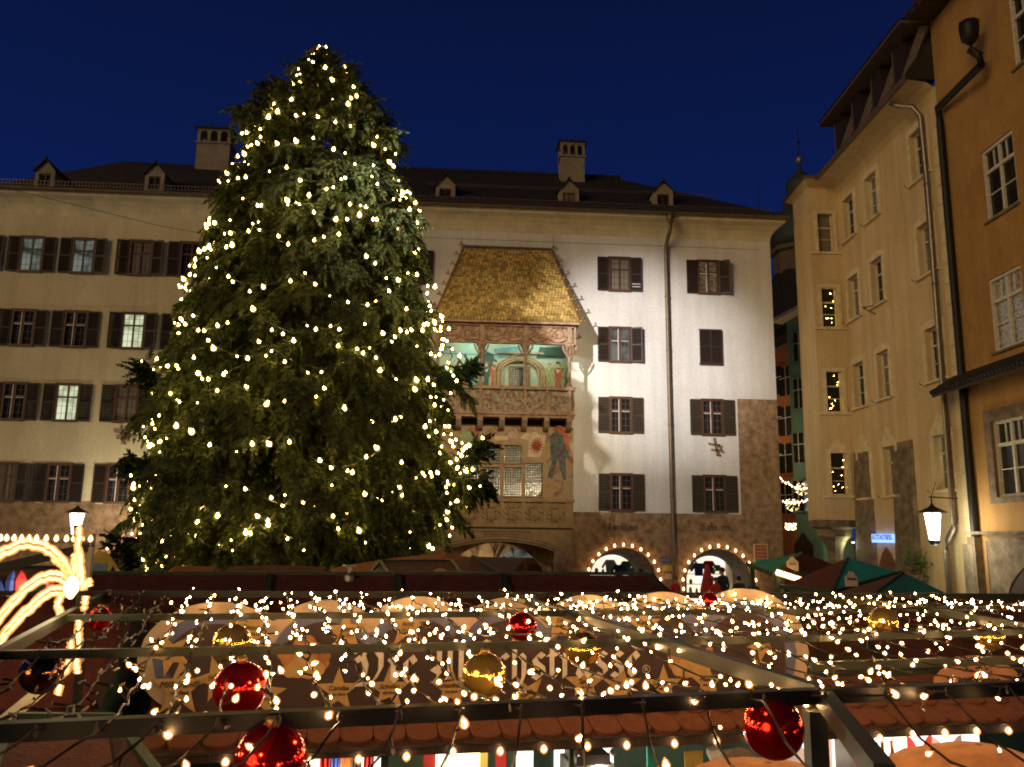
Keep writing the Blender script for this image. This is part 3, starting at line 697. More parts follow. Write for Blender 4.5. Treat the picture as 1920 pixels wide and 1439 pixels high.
# stone frame -----------------------------------------------------
x0, x1 = bx(818), bx(1077)
zf1, zf0 = zB-.09, bz(645)          # frieze
zr1, zr0 = bz(725), bz(731)          # rail
zp0 = bz(770); zq0 = bz(778); zc0 = bz(806)
cols = [bx(v) for v in (820, 902, 985, 1068)]
def relief(parent, name, xa, xb, za, zb_, y, depth, seed, m, n=26, kind='fig'):
    """carved panel: a displaced sheet"""
    mb = MB(); nz = max(8, int(n*(zb_-za)/(xb-xa)))
    cl = [(random.uniform(.15, .85), random.uniform(.15, .85), random.uniform(.07, .16), random.uniform(.4, 1)) for _ in range(14)]
    for j in range(nz+1):
        for i in range(n+1):
            u, v = i/n, j/nz; x = xa+(xb-xa)*u; z = za+(zb_-za)*v
            h = 0
            if kind == 'fig':
                for a, b, r_, s_ in cl:
                    dd = math.hypot((u-a)*1.3, v-b); h = max(h, s_*max(0, 1-(dd/r_)**2))
                h = h*.6+.5*max(0, noise.noise((u*9+seed, v*9, seed)))
            elif kind == 'tracery':
                q = abs(math.sin(u*math.pi*2)); a = .62+.25*q
                h = 1.0 if abs(v-(.42-.32*abs(math.sin(u*math.pi*2))**.7*1)) < .07 else 0
                h = max(h, .9*max(0, 1-4*abs(noise.noise((u*7+seed, v*5, seed+3)))) if v > .3 else 0)
                h = max(h, .8 if v > .93 else 0)
            elif kind == 'arms':
                uu = (u-.5)*2; vv = (v-.5)*2
                sh_ = max(0, 1-(max(abs(uu)*1.9, abs(vv+.25)*1.7+max(0, abs(uu)-.2)*.8*(vv < -.2)))**6) if abs(uu) < .7 else 0
                h = max(sh_*.9, .55*(math.sin(math.atan2(vv+.1, uu)*9+math.hypot(uu, vv)*7) > .1)*(math.hypot(uu, vv) > .55)*(math.hypot(uu, vv) < 1.02))
                if .42 < vv < .72 and abs(uu) < .42: h = .8+.2*math.sin(uu*30)
                if sh_ > .3: h += .3*(abs(noise.noise((uu*4+seed, vv*4, 1))) < .12)
            edge = min(u, 1-u, v, 1-v); h *= min(1, edge*25)
            mb.v.append((x, y-h*depth, z))
    for j in range(nz):
        for i in range(n):
            a = j*(n+1)+i; mb.f.append((a, a+1, a+n+2, a+n+1))
    return mb.build(name, m, parent, smooth=False)
# frieze: three tracery fields between posts
mb = MB(); mb.box(x0, x1, DB-.05, DB+.14, zf1-.07, zf1-.001); mb.box(x0, x1, DB-.04, DB+.14, zf0-.0, zf0+.05)
for c in cols: mb.box(c-.075, c+.075, DB-.07, DB+.14, zf0+.05, zf1-.07)
mb.box(x1-.02, x1+.06, DB-.03, -.001, zf0, zf1-.002); mb.box(x0-.06, x0+.02, DB-.03, -.001, zf0, zf1-.002)
fz = mb.build('frieze', M['sand'], bay)
for a, b in zip(cols, cols[1:]):
    relief(fz, 'tracery_panel', a+.075, b-.075, zf0+.05, zf1-.07, DB+.03, .085, random.random()*9, M['sand'], 60, 'tracery')
    # hood arches with ogee tips
    m_ = MB(); k = (b-a-.15)
    for h in range(2):
        pts = [(a+.075+k*(h+ i/10)/2, DB-.02, zf0+.09+.12*abs(math.cos(math.pi*i/10))) for i in range(11)]
        m_.tube(pts, .022, 5)
    m_.tube([(a+.08, DB-.03, zf0+.08), (a+.2, DB-.03, zf0+.25), (a+.34, DB-.02, zf1-.1)], .02, 5); m_.tube([(b-.08, DB-.03, zf0+.08), (b-.2, DB-.03, zf0+.25), (b-.34, DB-.02, zf1-.1)], .02, 5)
    m_.build('arch_moulding', M['sand'], fz)
# columns with leafy capitals
for c in cols:
    mb = MB(); mb.lathe((c, DB+.05, zr1), [(.10, 0), (.10, .10), (.065, .18), (.06, zf0-zr1-.42), (.09, zf0-zr1-.36), (.075, zf0-zr1-.30), (.17, zf0-zr1-.10), (.20, zf0-zr1-.06), (.20, zf0-zr1)], 8)
    for s_ in (-1, 1):
        mb.tube([(c+s_*.05, DB+.02, zf0-.5), (c+s_*.16, DB, zf0-.32), (c+s_*.24, DB-.02, zf0-.17), (c+s_*.27, DB-.02, zf0-.02)], [.03, .035, .045, .03], 5)
        mb.tube([(c+s_*.10, DB-.1, zf0-.35), (c+s_*.13, DB-.16, zf0-.2), (c+s_*.08, DB-.18, zf0-.1)], [.02, .03, .02], 5)
    mb.build('column', M['sand'], bay)
# parapet with six reliefs
posts = [bx(v) for v in (820, 862, 902, 943, 985, 1026, 1068)]
mb = MB(); mb.box(x0-.02, x1+.04, DB-.08, DB+.16, zr0, zr1); mb.box(x0-.02, x1+.04, DB-.06, DB+.16, zq0, zp0)
for p in posts: mb.box(p-.05, p+.05, DB-.05, DB+.14, zp0, zr0)
mb.box(x1-.05, x1+.02, DB+.16, -.001, zq0+.002, zr1-.002); mb.box(x0, x0+.05, DB+.16, -.001, zq0+.002, zr1-.002)
mb.box(x1-.03, x1+.0, DB-.03, DB+.1, zp0, zr0); mb.build('parapet', M['sand'], bay)
for i, (a, b) in enumerate(zip(posts, posts[1:])):
    relief(bay, 'relief_panel', a+.05, b-.05, zp0, zr0, DB+.07, .11, i*3.1, M['relief'], 30, 'fig')
# floor slab, corbels
mb = MB(); mb.box(x0, x1, DB+.0, -.001, zq0-.10, zq0); mb.build('balcony_floor', M['sand'], bay)
for i, p in enumerate(posts):
    mb = MB(); prof = [(DB-.02, zq0-.10), (DB-.02, zq0-.22), (DB+.12, zq0-.40), (DB+.25, zq0-.50), (-.75, zq0-.62), (-.75, zq0-.10)]
    n0 = len(mb.v); k = len(prof)
    for xx in (p-.10, p+.10): mb.v += [(xx, y, z) for y, z in prof]
    mb.f += [tuple(range(k)), tuple(range(2*k-1, k-1, -1))]+[(i2, (i2+1) % k, k+(i2+1) % k, k+i2) for i2 in range(k)]
    mb.build('corbel', M['sand'], bay)
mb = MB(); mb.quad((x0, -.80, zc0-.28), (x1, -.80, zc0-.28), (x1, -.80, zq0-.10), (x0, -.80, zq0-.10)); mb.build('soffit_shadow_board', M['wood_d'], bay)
for a, b in zip(posts, posts[1:]):      # small vault kites in the niches
    mb = MB(); c = (a+b)/2; mb.poly([(a+.1, -.83, zc0-.25), (c, -.95, zc0+.02), (b-.1, -.83, zc0-.25)]); mb.tube([(a+.1, -.85, zc0-.22), (c, -1.0, zc0+.06), (b-.1, -.85, zc0-.22)], .025, 4); mb.build('niche_vault', M['sand_y'], bay)
# painted loggia wall
lg0, lg1 = zq0, zf1
mb = MB(); dx0, dx1 = bx(948)+.0, bx(1000); dz = bz(668)
mb.quad((x0, -.02, lg0), (x1, -.02, lg0), (x1, -.02, lg1), (x0, -.02, lg1))
lw = mb.build('painted_wall', M['fresco_g'], bay)
mb = MB(); mb.quad((x0, DB+.15, zf1-.1), (x1, DB+.15, zf1-.1), (x1, -.03, zf1-.1), (x0, -.03, zf1-.1)); mb.quad((x0+.01, DB+.1, zf0), (x0+.01, -.02, zf0), (x0+.01, -.02, zf1-.1), (x0+.01, DB+.1, zf1-.1)); mb.build('loggia_ceiling', M['fresco_g'], bay)
PL_ = Plane(0, YF-.03, 0)
def lp(px, py): return PL_(px, py)
# carved door frame with keel arch
cxd, zt_ = lp(975, 668); zbt = lp(975, 740)[1]; hw = .95
for k, (r_, m_) in enumerate(((.98, 'sand'), (.86, 'sand_y'), (.74, 'sand'))):
    pts = []
    zs_ = zt_-.75
    for i in range(13):
        t = i/12; ang = math.pi*t; ww = r_*math.cos(ang)
        pts.append((cxd-ww, -.06-.03*k, zs_+r_*.75*math.sin(ang)**.9))
    pts = [(cxd-r_, -.06-.03*k, zbt)]+pts+[(cxd+r_, -.06-.03*k, zbt)]
    m2 = MB(); m2.tube(pts, .045, 5); m2.build('door_arch', M[m_], bay)
for s_ in (-1, 1):
    m2 = MB(); m2.tube([(cxd+s_*.95, -.05, zt_-.55), (cxd+s_*.5, -.05, zt_-.05), (cxd-s_*.1, -.05, zt_+.12)], .03, 5); m2.build('crossed_moulding', M['sand'], bay)
m2 = MB(); m2.box(cxd-.95, cxd+.95, -.09, -.03, zt_+.08, zt_+.16); m2.build('lintel', M['sand'], bay)
m2 = MB(); m2.quad((cxd-.62, -.04, zbt), (cxd+.62, -.04, zbt), (cxd+.62, -.04, zt_-.35), (cxd-.62, -.04, zt_-.35)); m2.build('door_recess', M['fresco_g'], bay)
wd = MB(); wd.box(cxd-.42, cxd-.34, -.10, -.05, zbt, zt_-.42); wd.box(cxd+.34, cxd+.42, -.10, -.05, zbt, zt_-.42); wd.box(cxd-.34, cxd+.34, -.10, -.05, zt_-.50, zt_-.42)
wdo = wd.build('window', M['wood'], bay); q = MB(); q.quad((cxd-.34, -.06, zbt), (cxd+.34, -.06, zbt), (cxd+.34, -.06, zt_-.5), (cxd-.34, -.06, zt_-.5)); q.build('pane', M['bullseye'], wdo)
# painted sky vault and painted people (flat paintings on the wall)
def flat(name, pts, y, m, parent): return MB().poly([(a, y, b) for a, b in pts]).build(name, m, parent)
M['p_blue'] = mat('painted_blue', (.20, .36, .40), .9, col2=(.10, .20, .24), scale=3); M['p_red'] = mat('painted_red', (.45, .12, .06), .9, scale=6); M['p_dark'] = mat('painted_dark_green', (.06, .10, .08), .9, scale=4)
M['p_skin'] = mat('painted_skin', (.62, .42, .30), .9, scale=9); M['p_white'] = mat('painted_white', (.62, .62, .54), .9, scale=9); M['p_yel'] = mat('painted_yellow_green', (.40, .42, .16), .9, col2=(.24, .30, .16), scale=4)
P2 = lambda *a: [lp(*p) for p in a]
flat('painted_panel', P2((925, 655), (985, 648), (975, 668), (935, 672)), -.034, M['p_blue'], lw)
flat('painted_panel', P2((1012, 652), (1060, 650), (1060, 672), (1005, 672)), -.034, M['p_dark'], lw)
flat('painted_panel', P2((1014, 692), (1066, 680), (1066, 740), (1012, 740)), -.034, M['p_yel'], lw)
flat('painted_panel', P2((905, 655), (925, 665), (933, 700), (905, 700)), -.034, M['p_dark'], lw)
flat('painted_panel', P2((866, 690), (900, 680), (900, 740), (866, 740)), -.034, M['p_yel'], lw)
lat = MB()
for k in range(9):
    a = lp(1014+k*7, 735); b = lp(1014+k*7+22, 690); c = lp(1014+k*7-18, 692)
    lat.bar((a[0], -.04, a[1]), (min(b[0], lp(1064, 700)[0]), -.04, b[1]), .016, .01); lat.bar((a[0], -.042, a[1]), (max(c[0], lp(1012, 700)[0]), -.042, c[1]), .016, .01)
lat.build('painted_lattice', M['p_dark'], lw)
def painted_person(px, py, s_, robe, flip=1):
    x, z = lp(px, py); s_ *= .0185
    f = lambda pts: [(x+a*flip*s_, z-b*s_) for a, b in pts]
    o = flat('painted_figure', f([(-8, 14), (-5, 10), (5, 10), (9, 14), (9, 30), (6, 34), (7, 55), (-7, 55), (-5, 34), (-9, 28)]), -.045, M[robe], lw)
    flat('painted_face', f([(-3, 2), (0, 0), (3, 2), (3, 7), (0, 9), (-3, 6)]), -.047, M['p_skin'], o); flat('painted_collar', f([(-6, 10), (0, 16), (6, 9), (1, 22)]), -.049, M['p_white'], o)
    flat('painted_hat', f([(-5, 3), (-4, -2), (2, -5), (6, -2), (5, 2), (0, 0)]), -.0485, M['p_dark' if robe == 'p_red' else 'p_red'], o)
painted_person(927, 678, 1, 'p_red'); painted_person(1047, 682, 1, 'p_red', -1); painted_person(912, 682, .9, 'p_dark'); painted_person(1030, 684, .6, 'p_yel'); painted_person(884, 690, .9, 'p_blue'); painted_person(868, 700, .9, 'p_red')
mb = MB(); mb.tube([(x0, DB+.3, bz(664)), (x1, DB+.3, bz(664))], .012, 5); mb.build('tie_rod', M['iron'], bay)
for k, xx in enumerate((.6, 2.9)):
    lamp('POINT', 'loggia_lamp', (xx, YF+DB+.45, zf1-.35), 58, (.74, 1.0, .84), .12)
# lower storey -------------------------------------------------------
DL = -.95; PW = Plane(0, YF+DL, 0)
def wx(px): return PW(px, 870)[0]
def wz(py): return PW(960, py)[1]
zl1, zl0 = wz(800), wz(937)
wins = []
for (a, b, c, d) in ((905, 938, 835, 868), (945, 978, 835, 868), (905, 938, 877, 930), (945, 978, 877, 930), (985, 1017, 868, 930), (866, 897, 868, 930)):
    wins.append((wx(a), wx(b), wz(d), wz(c)))
wl = wall(wins, wx(815), wx(1075), zl0, zl1, .12, y=DL); wl.quad((wx(1075), DL, zl0), (wx(1075), 0, zl0), (wx(1075), 0, zl1), (wx(1075), DL, zl1))
lwall = wl.build('painted_wall', M['fresco_w'], bay)
for (a, b, c, d) in wins:
    f = MB(); e_ = .045
    f.box(a-e_, a, DL-.05, DL+.06, c-e_, d+e_); f.box(b, b+e_, DL-.05, DL+.06, c-e_, d+e_); f.box(a, b, DL-.05, DL+.06, d, d+e_); f.box(a, b, DL-.07, DL+.06, c-e_, c)
    if d-c > .9: f.box(a, b, DL+.02, DL+.06, (c+d)/2-.015, (c+d)/2+.015)
    fo = f.build('window', M['sand_y'], bay)
    zs2 = [c, (c+d)/2-.015, (c+d)/2+.015, d] if d-c > .9 else [c, d]
    for q0, q1 in zip(zs2[::2], zs2[1::2]):
        MB().quad((a, DL+.05, q0), (b, DL+.05, q0), (b, DL+.05, q1), (a, DL+.05, q1)).build('pane', M['bullseye'], fo)
PWf = Plane(0, YF+DL-.02, 0)
def wp(px, py): return PWf(px, py)
sh_o = flat('painted_shield', [wp(*p) for p in ((990, 850), (993, 815), (1003, 803), (1010, 815), (1024, 818), (1020, 838), (1012, 858), (990, 857))], DL-.02, M['cream'], lwall)
eg = MB(); c0 = wp(1006, 836)
for k in range(15):
    a = R(-60+k*24); r_ = .12+.22*(k % 2)
    eg.tube([(c0[0], DL-.03, c0[1]), (c0[0]+math.cos(a)*.30, DL-.03, c0[1]+math.sin(a)*.34)], [.05, .008], 4)
eg.lathe((c0[0], DL-.03, c0[1]), [(.02, -.16), (.11, -.05), (.11, .08), (.04, .18)], 8, sy=.1); eg.build('red_eagle', M['p_red'], sh_o)
# armoured standard bearer painted at the right
body = flat('painted_figure', [wp(*p) for p in ((1030, 820), (1042, 806), (1052, 806), (1058, 818), (1065, 845), (1068, 862), (1060, 858), (1062, 900), (1056, 900), (1046, 862), (1040, 882), (1036, 898), (1026, 896), (1034, 868), (1032, 848))], DL-.02, mat('painted_armour', (.17, .18, .17), .85, col2=(.07, .06, .05), scale=7), lwall)
flat('painted_banner', [wp(*p) for p in ((1036, 805), (1050, 797), (1064, 812), (1070, 850), (1062, 842), (1055, 815))], DL-.022, M['p_red'], body); flat('painted_figure', [wp(*p) for p in ((958, 806), (966, 803), (972, 812), (968, 824), (956, 823), (952, 814))], DL-.02, M['p_skin'], lwall)
flat('painted_scroll', [wp(*p) for p in ((927, 818), (953, 818), (953, 826), (927, 826))], DL-.02, M['cream'], lwall); flat('painted_scroll', [wp(*p) for p in ((975, 822), (984, 813), (994, 812), (990, 826))], DL-.02, M['cream'], lwall)
flat('painted_figure', [wp(*p) for p in ((862, 812), (876, 806), (890, 818), (884, 850), (866, 852))], DL-.02, M['p_yel'], lwall)
# lower parapet with coats of arms
DQ = -1.35; PQ = Plane(0, YF+DQ, 0)
qx = lambda v: PQ(v, 960)[0]; qz = lambda v: PQ(960, v)[1]
qp = [qx(v) for v in (822, 861, 901, 941, 981, 1022, 1062)]
mb = MB(); mb.box(qx(818), qx(1077), DQ-.06, DL+.02, qz(941), qz(935)); mb.box(qx(818), qx(1077), DQ-.05, 0, qz(989), qz(981)); mb.box(qx(1062), qx(1075), DQ, 0, qz(981), qz(941))
for p in qp: mb.box(p-.055, p+.055, DQ-.035, DQ+.1, qz(981), qz(941))
mb.build('lower_parapet', M['sand_y'], bay)
for i, (a, b) in enumerate(zip(qp, qp[1:])): relief(bay, 'coat_of_arms', a+.055, b-.055, qz(981), qz(941), DQ+.06, .09, i*2.3, M['relief'] if False else M['sand_y'], 34, 'arms')
# lintel with inscription, segmental arch, piers
DS = -1.25; PS = Plane(0, YF+DS, 0); sx_ = lambda v: PS(v, 1000)[0]; sz = lambda v: PS(960, v)[1]
mb = MB(); a0, a1 = sx_(836), sx_(1042); zt2, zarc, zspr = sz(989), sz(1016), sz(1034)
n = 16; pr = [(a0+(a1-a0)*i/n, zspr+(zarc-zspr)*math.sin(math.pi*i/n)**.75) for i in range(n+1)]
for (xa, za), (xb, zb_) in zip(pr, pr[1:]):
    mb.quad((xa, DS, za), (xb, DS, zb_), (xb, DS, zt2), (xa, DS, zt2)); mb.quad((xa, DS, za), (xa, 0, za), (xb, 0, zb_), (xb, DS, zb_))
mb.quad((sx_(822), DS, zspr-.0), (a0, DS, zspr), (a0, DS, zt2), (sx_(822), DS, zt2)); mb.quad((a1, DS, zspr), (sx_(1072), DS, zspr), (sx_(1072), DS, zt2), (a1, DS, zt2))
mb.quad((sx_(1072), DS, zspr), (sx_(1072), 0, zspr), (sx_(1072), 0, zt2), (sx_(1072), DS, zt2)); mb.build('lintel', M['sand_y'], bay)
mb = MB(); mb.tube([(x, DS-.03, z+.10) for x, z in pr], .035, 5); mb.tube([(x, DS-.02, z+.20) for x, z in pr], .02, 5); mb.build('arch_moulding', M['sand_y'], bay)
for k, (xa, xb) in enumerate(((sx_(826), a0), (a1, sx_(1068)))):
    mb = MB(); mb.box(xa, xb, DS+.02, DS+.6, 0, zspr); mb.box(xa-.04, xb+.04, DS-.03, DS+.6, zspr-.42, zspr-.30)
    for j in range(3): mb.tube([(xa+.1+j*(xb-xa-.2)/2, DS-.0, 0), (xa+.1+j*(xb-xa-.2)/2, DS-.0, zspr-.42)], .05, 6)
    mb.build('pier', M['sand'], bay)
for k in range(2): text('inscription', ('RESTAVRAT · ANNO · MDCCCXXII · ET · MCM', 'POST · BELLVM · ITERVM · RENOVAT'), bay, M['ink'], (0, 0, 0), .1) if False else None
text('inscription', 'RESTAVRATVM ANNO MDCCCXCIX', bay, M['ink'], (sx_(940), DS-.012, sz(998)), .13); text('inscription', 'ET ITERVM MDCCCCLII', bay, M['ink'], (sx_(940), DS-.012, sz(1004)), .12)
# vaulted passage under the bay
mb = MB(); yb = 1.6
mb.quad((BX0-.3, yb, 0), (BX1+.3, yb, 0), (BX1+.3, yb, 4.2), (BX0-.3, yb, 4.2)); bw = mb.build('passage_wall', M['cove'], bay)
for i in range(4):
    xx = BX0+.25+i*.78; mb = MB()
    mb.poly([(xx-.36, yb-.03, 2.85), (xx, yb-.03, 3.55), (xx+.36, yb-.03, 2.85), (xx+.3, yb-.03, 2.2), (xx-.3, yb-.03, 2.2)]); mb.build('vault_field', M['cream'], bay)
    mb = MB(); mb.bar((xx-.42, yb-.10, 3.55), (xx, yb-.10, 2.85) if False else (xx-.39, yb-.10, 2.7), .1); mb.bar((xx-.39, yb-.12, 2.75), (xx-.02, yb-.5, 3.75), .08); mb.bar((xx+.39, yb-.12, 2.75), (xx+.02, yb-.5, 3.75), .08); mb.build('vault_rib', M['sand'], bay)
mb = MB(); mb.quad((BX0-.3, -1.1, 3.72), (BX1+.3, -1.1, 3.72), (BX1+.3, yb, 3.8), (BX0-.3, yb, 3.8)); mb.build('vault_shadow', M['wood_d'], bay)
PD = Plane(0, YF+1.4, 0); dcx = PD(988, 1050)[0]; dzt = PD(988, 1046)[1]
mb = MB(); mb.box(dcx-.95, dcx+.62, 1.38, 1.5, 0, dzt); do = mb.build('door', M['wood'], bay)
mb = MB(); pts = [(dcx-.16-.78*math.cos(math.pi*i/10), dzt+.32*math.sin(math.pi*i/10)) for i in range(11)]; mb.prism(pts[::-1], 1.38, 1.5); mb.build('fanlight', M['pane_dim'], do)
for s_ in (-.72, .02): mb = MB(); mb.box(dcx+s_, dcx+s_+.5, 1.34, 1.37, 1.2, dzt-.25); mb.build('door_panel', M['wood_d'], do)
mb = MB(); pa = [(dcx-.1+1.22*math.sin(math.pi*.5*i/10), dzt-1.1+1.75*math.cos(math.pi*.5*i/10)) for i in range(-4, 11)]; pb = [(x-.17 if i > 3 else x, z-.08) for i, (x, z) in enumerate(pa)]
for i in range(len(pa)-1): mb.quad((pb[i][0], 1.2, pb[i][1]), (pb[i+1][0], 1.2, pb[i+1][1]), (pa[i+1][0], 1.2, pa[i+1][1]), (pa[i][0], 1.2, pa[i][1]))
mb.box(pa[-1][0]-.17, pa[-1][0], 1.2, 1.3, 0, pa[-1][1]); mb.build('pale_arch_band', M['plaster'], bay)
text('lettering', 'MUSEUM GOLDENES DACHL', do, M['cream'], (dcx-.2, 1.1, dzt+.52), .16)
lamp('POINT', 'passage_lamp', (1.0, YF+.4, 2.6), 26, (1.0, .74, .40), .15)

# ---------------------------------------------------------------- shops inside the two right arcades
M['shop_lit'] = lit_window('glowing_shop_wall', (1.0, .80, .55), (1.0, .95, .86), 1.05, 1.6)  # the back wall itself emits, in place of lamps inside the shop
def shop(cx, name, deep=2.4):
    s = empty(name, (cx, YF, 0), 0, None, 'shop')
    x2 = -.09*1.0; mb = MB()
    mb.quad((-1.6, deep+.9, 0), (1.5, deep+.9, 0), (1.5, deep+.9, 3.2), (-1.6, deep+.9, 3.2)); mb.build('back_wall', M['shop_lit'], s)
    rn_ = random.Random(int(cx*10))
    for k_ in range(4):
        MB().box(-1.5, 1.4, deep+.70, deep+.88, .9+k_*.42, .92+k_*.42).build('shelf', M['wood'], s)
        for j_ in range(9):
            x_ = -1.45+j_*.33+rn_.random()*.1; h_ = rn_.uniform(.10, .34)
            if rn_.random() < .75: MB().lathe((x_, deep+.76, .92+k_*.42), [(.05, 0), (rn_.uniform(.05, .1), h_*.5), (rn_.uniform(.02, .07), h_)], 7).build('shelf_ware', M[rn_.choice(('red_cloth', 'white_cloth', 'blue_cloth', 'green', 'yellow', 'wood', 'grey'))], s)
    mb = MB(); mb.quad((-1.6, deep, 0), (-1.6, deep+.9, 0), (-1.6, deep+.9, 3.2), (-1.6, deep, 3.2)); mb.quad((1.5, deep, 0), (1.5, deep+.9, 0), (1.5, deep+.9, 3.2), (1.5, deep, 3.2)); mb.quad((-1.6, deep, 3.2), (1.5, deep, 3.2), (1.5, deep+.9, 3.2), (-1.6, deep+.9, 3.2)); mb.build('side_wall', M['cove'], s)
    return s
def garment(parent, x, y, z, m, sc_=1, lab=None):
    mb = MB(); mb.prism([(x-.16*sc_, z), (x+.16*sc_, z), (x+.18*sc_, z+.34*sc_), (x+.30*sc_, z+.16*sc_), (x+.36*sc_, z+.22*sc_), (x+.17*sc_, z+.52*sc_), (x-.17*sc_, z+.52*sc_), (x-.36*sc_, z+.22*sc_), (x-.30*sc_, z+.16*sc_), (x-.18*sc_, z+.34*sc_)], y, y+.08)
    return mb.build('hanging_jacket', M[m], parent)
s1 = shop(6.35, 'gift_shop'); s1['label'] = 'brightly lit shop behind the left of the two right arches'
garment(s1, .15, 2.9, 2.2, 'white_cloth'); garment(s1, .5, 2.8, 2.0, 'blue_cloth'); garment(s1, .85, 2.9, 2.15, 'green'); garment(s1, -.9, 3.0, 1.95, 'red_cloth', .8)
s2 = shop(10.0, 'clothes_shop'); s2['label'] = 'brightly lit clothes shop behind the right arch with jackets hanging'
garment(s2, -.1, 3.0, 2.35, 'white_cloth'); garment(s2, .25, 2.9, 2.1, 'blue_cloth'); garment(s2, .7, 2.95, 2.2, 'red_cloth'); garment(s2, -1.1, 2.9, 2.0, 'green', 1.1); garment(s2, 1.05, 2.9, 2.3, 'green', .5)
# ================================================================ houses along the right side (wall runs away from the camera)
u_dir = (math.sin(R(3.25)), math.cos(R(3.25)))
NX, NY = 14.44, 23.3                        # a point of the wall line at head height
PRW = Plane(NX, NY, -93.25)                   # local x grows towards the camera, local y into the wall
bh = empty('town_house', (NX, NY, 0), R(-93.25), 'beige town house along the right side with pale window surrounds and a corner oriel', 'house')
uF = PRW(1592, 700)[0]                          # far corner
uS = PRW(1786, 500)[0]                          # seam with the ochre house
zE = PRW(1735, 178)[1]
def rwin(parent, cx, cz, w, h, surround, m_tr='beige_trim', pane='pane', deep=.21, sash='white_paint', lights=False, hood=False):
    """deep-set window with plaster surround: returns the object"""
    mb = MB(); t = .17
    if surround:
        mb.box(cx-w/2-t, cx-w/2, -.05, .01, cz-h/2-.02, cz+h/2+t); mb.box(cx+w/2, cx+w/2+t, -.05, .01, cz-h/2-.02, cz+h/2+t); mb.box(cx-w/2, cx+w/2, -.05, .01, cz+h/2, cz+h/2+t)
        mb.box(cx-w/2-t-.05, cx+w/2+t+.05, -.12, .01, cz-h/2-.09, cz-h/2-.02)
        if hood:
            mb.prism([(cx-w/2-.05, cz+h/2+t), (cx+w/2+.05, cz+h/2+t), (cx+.22, cz+h/2+t+.34), (cx, cz+h/2+t+.52), (cx-.22, cz+h/2+t+.34)], -.05, .0)
        else: mb.prism([(cx-w/2-t, cz+h/2+t), (cx+w/2+t, cz+h/2+t), (cx+w*.3, cz+h/2+t+.07), (cx-w*.3, cz+h/2+t+.07)], -.045, 0)
    f = mb.build('window', M[m_tr], parent) if surround else None
    s = MB(); q = .055
    s.box(cx-w/2, cx-w/2+q, deep-.06, deep, cz-h/2, cz+h/2); s.box(cx+w/2-q, cx+w/2, deep-.06, deep, cz-h/2, cz+h/2); s.box(cx-w/2+q, cx+w/2-q, deep-.06, deep, cz+h/2-q, cz+h/2); s.box(cx-w/2+q, cx+w/2-q, deep-.06, deep, cz-h/2, cz-h/2+q)
    s.box(cx-w/2+q, cx+w/2-q, deep-.055, deep-.005, cz+h*.16, cz+h*.16+.05)
    if w > .75: s.box(cx-.025, cx+.025, deep-.05, deep-.006, cz-h/2+q, cz+h/2-q)
    for k in (-.17,): s.box(cx-w/2+q, cx+w/2-q, deep-.045, deep-.01, cz+h*k-.01, cz+h*k+.01)
    so = s.build('sash' if f is not None else 'window', M[sash], f or parent)
    for z0, z1 in ((cz-h/2, cz+h*.16), (cz+h*.16+.05, cz+h/2)):
        MB().quad((cx-w/2, deep, z0), (cx+w/2, deep, z0), (cx+w/2, deep, z1), (cx-w/2, deep, z1)).build('pane', M[pane], (f or so))
    if f is not None and surround != 'plain':
        k_ = MB()
        for s_ in (-1, 1): k_.tube([(cx+s_*(w/2+t+.02), -.05, cz-h/2-.05), (cx+s_*(w/2+t+.02), -.20, cz-h/2-.06), (cx+s_*(w/2+t+.02), -.20, cz-h/2+.03)], .012, 4)
        k_.build('shutter_hook', M['iron'], f)
    return f or so
# window openings on the long wall: pixel centre, three columns, four rows
pw = [[(1597, 408), (1641, 362), (1732, 276)], [(1604, 556), (1650, 524), (1742, 462)], [(1611, 722), (1657, 702), (1749, 664)], [(1617, 893), (1661, 884), (1757, 866)]]
ucol = [sum(PRW(*pw[r][c])[0] for r in range(4))/4 for c in range(3)]
zrow = [sum(PRW(*pw[r][c])[1] for c in range(3))/3 for r in range(4)]
WW, WH = .92, 1.62
holes = [(u-WW/2, u+WW/2, z-WH/2, z+WH/2) for u in ucol for z in zrow]
wall(holes, uF, uS, 0, zE, .23).build('wall', M['beige'], bh)
for r in range(4):
    for c in range(3):
        rwin(bh, ucol[c], zrow[r], WW, WH, 'trim', hood=(r == 3), pane='pane_curtain' if (r+c) % 2 or r == 3 else 'pane')
# eaves: deep plaster soffit, gutter, attic band
OV = .95
mb = MB(); pr = [(0, zE-.35), (.10, zE-.15), (.35, zE+.02), (OV, zE+.10)]
for (a, za), (b, zb) in zip(pr, pr[1:]): mb.quad((uF, -a, za), (uS, -a, za), (uS, -b, zb), (uF, -b, zb))
mb.build('eaves_soffit', M['beige'], bh)
mb = MB(); mb.tube([(uF-1.3, -OV-.03, zE+.12), (uS, -OV-.03, zE+.12)], .085, 7); mb.box(uF-1.3, uS, -OV, -OV+.05, zE+.06, zE+.3); mb.build('gutter', M['gutter'], bh)
mb = MB(); mb.poly([(uF-1.3, -OV, zE+.26), (uS, -OV, zE+.26), (uS, .2, zE+.34), (uF-.4, .2, zE+.34)]); mb.poly([(uS, -OV, zE+.1), (uS, 1.6, zE+.1), (uS, 1.6, zE+4), (uS, -OV, zE+.3)]); mb.build('lower_roof', M['roof'], bh)
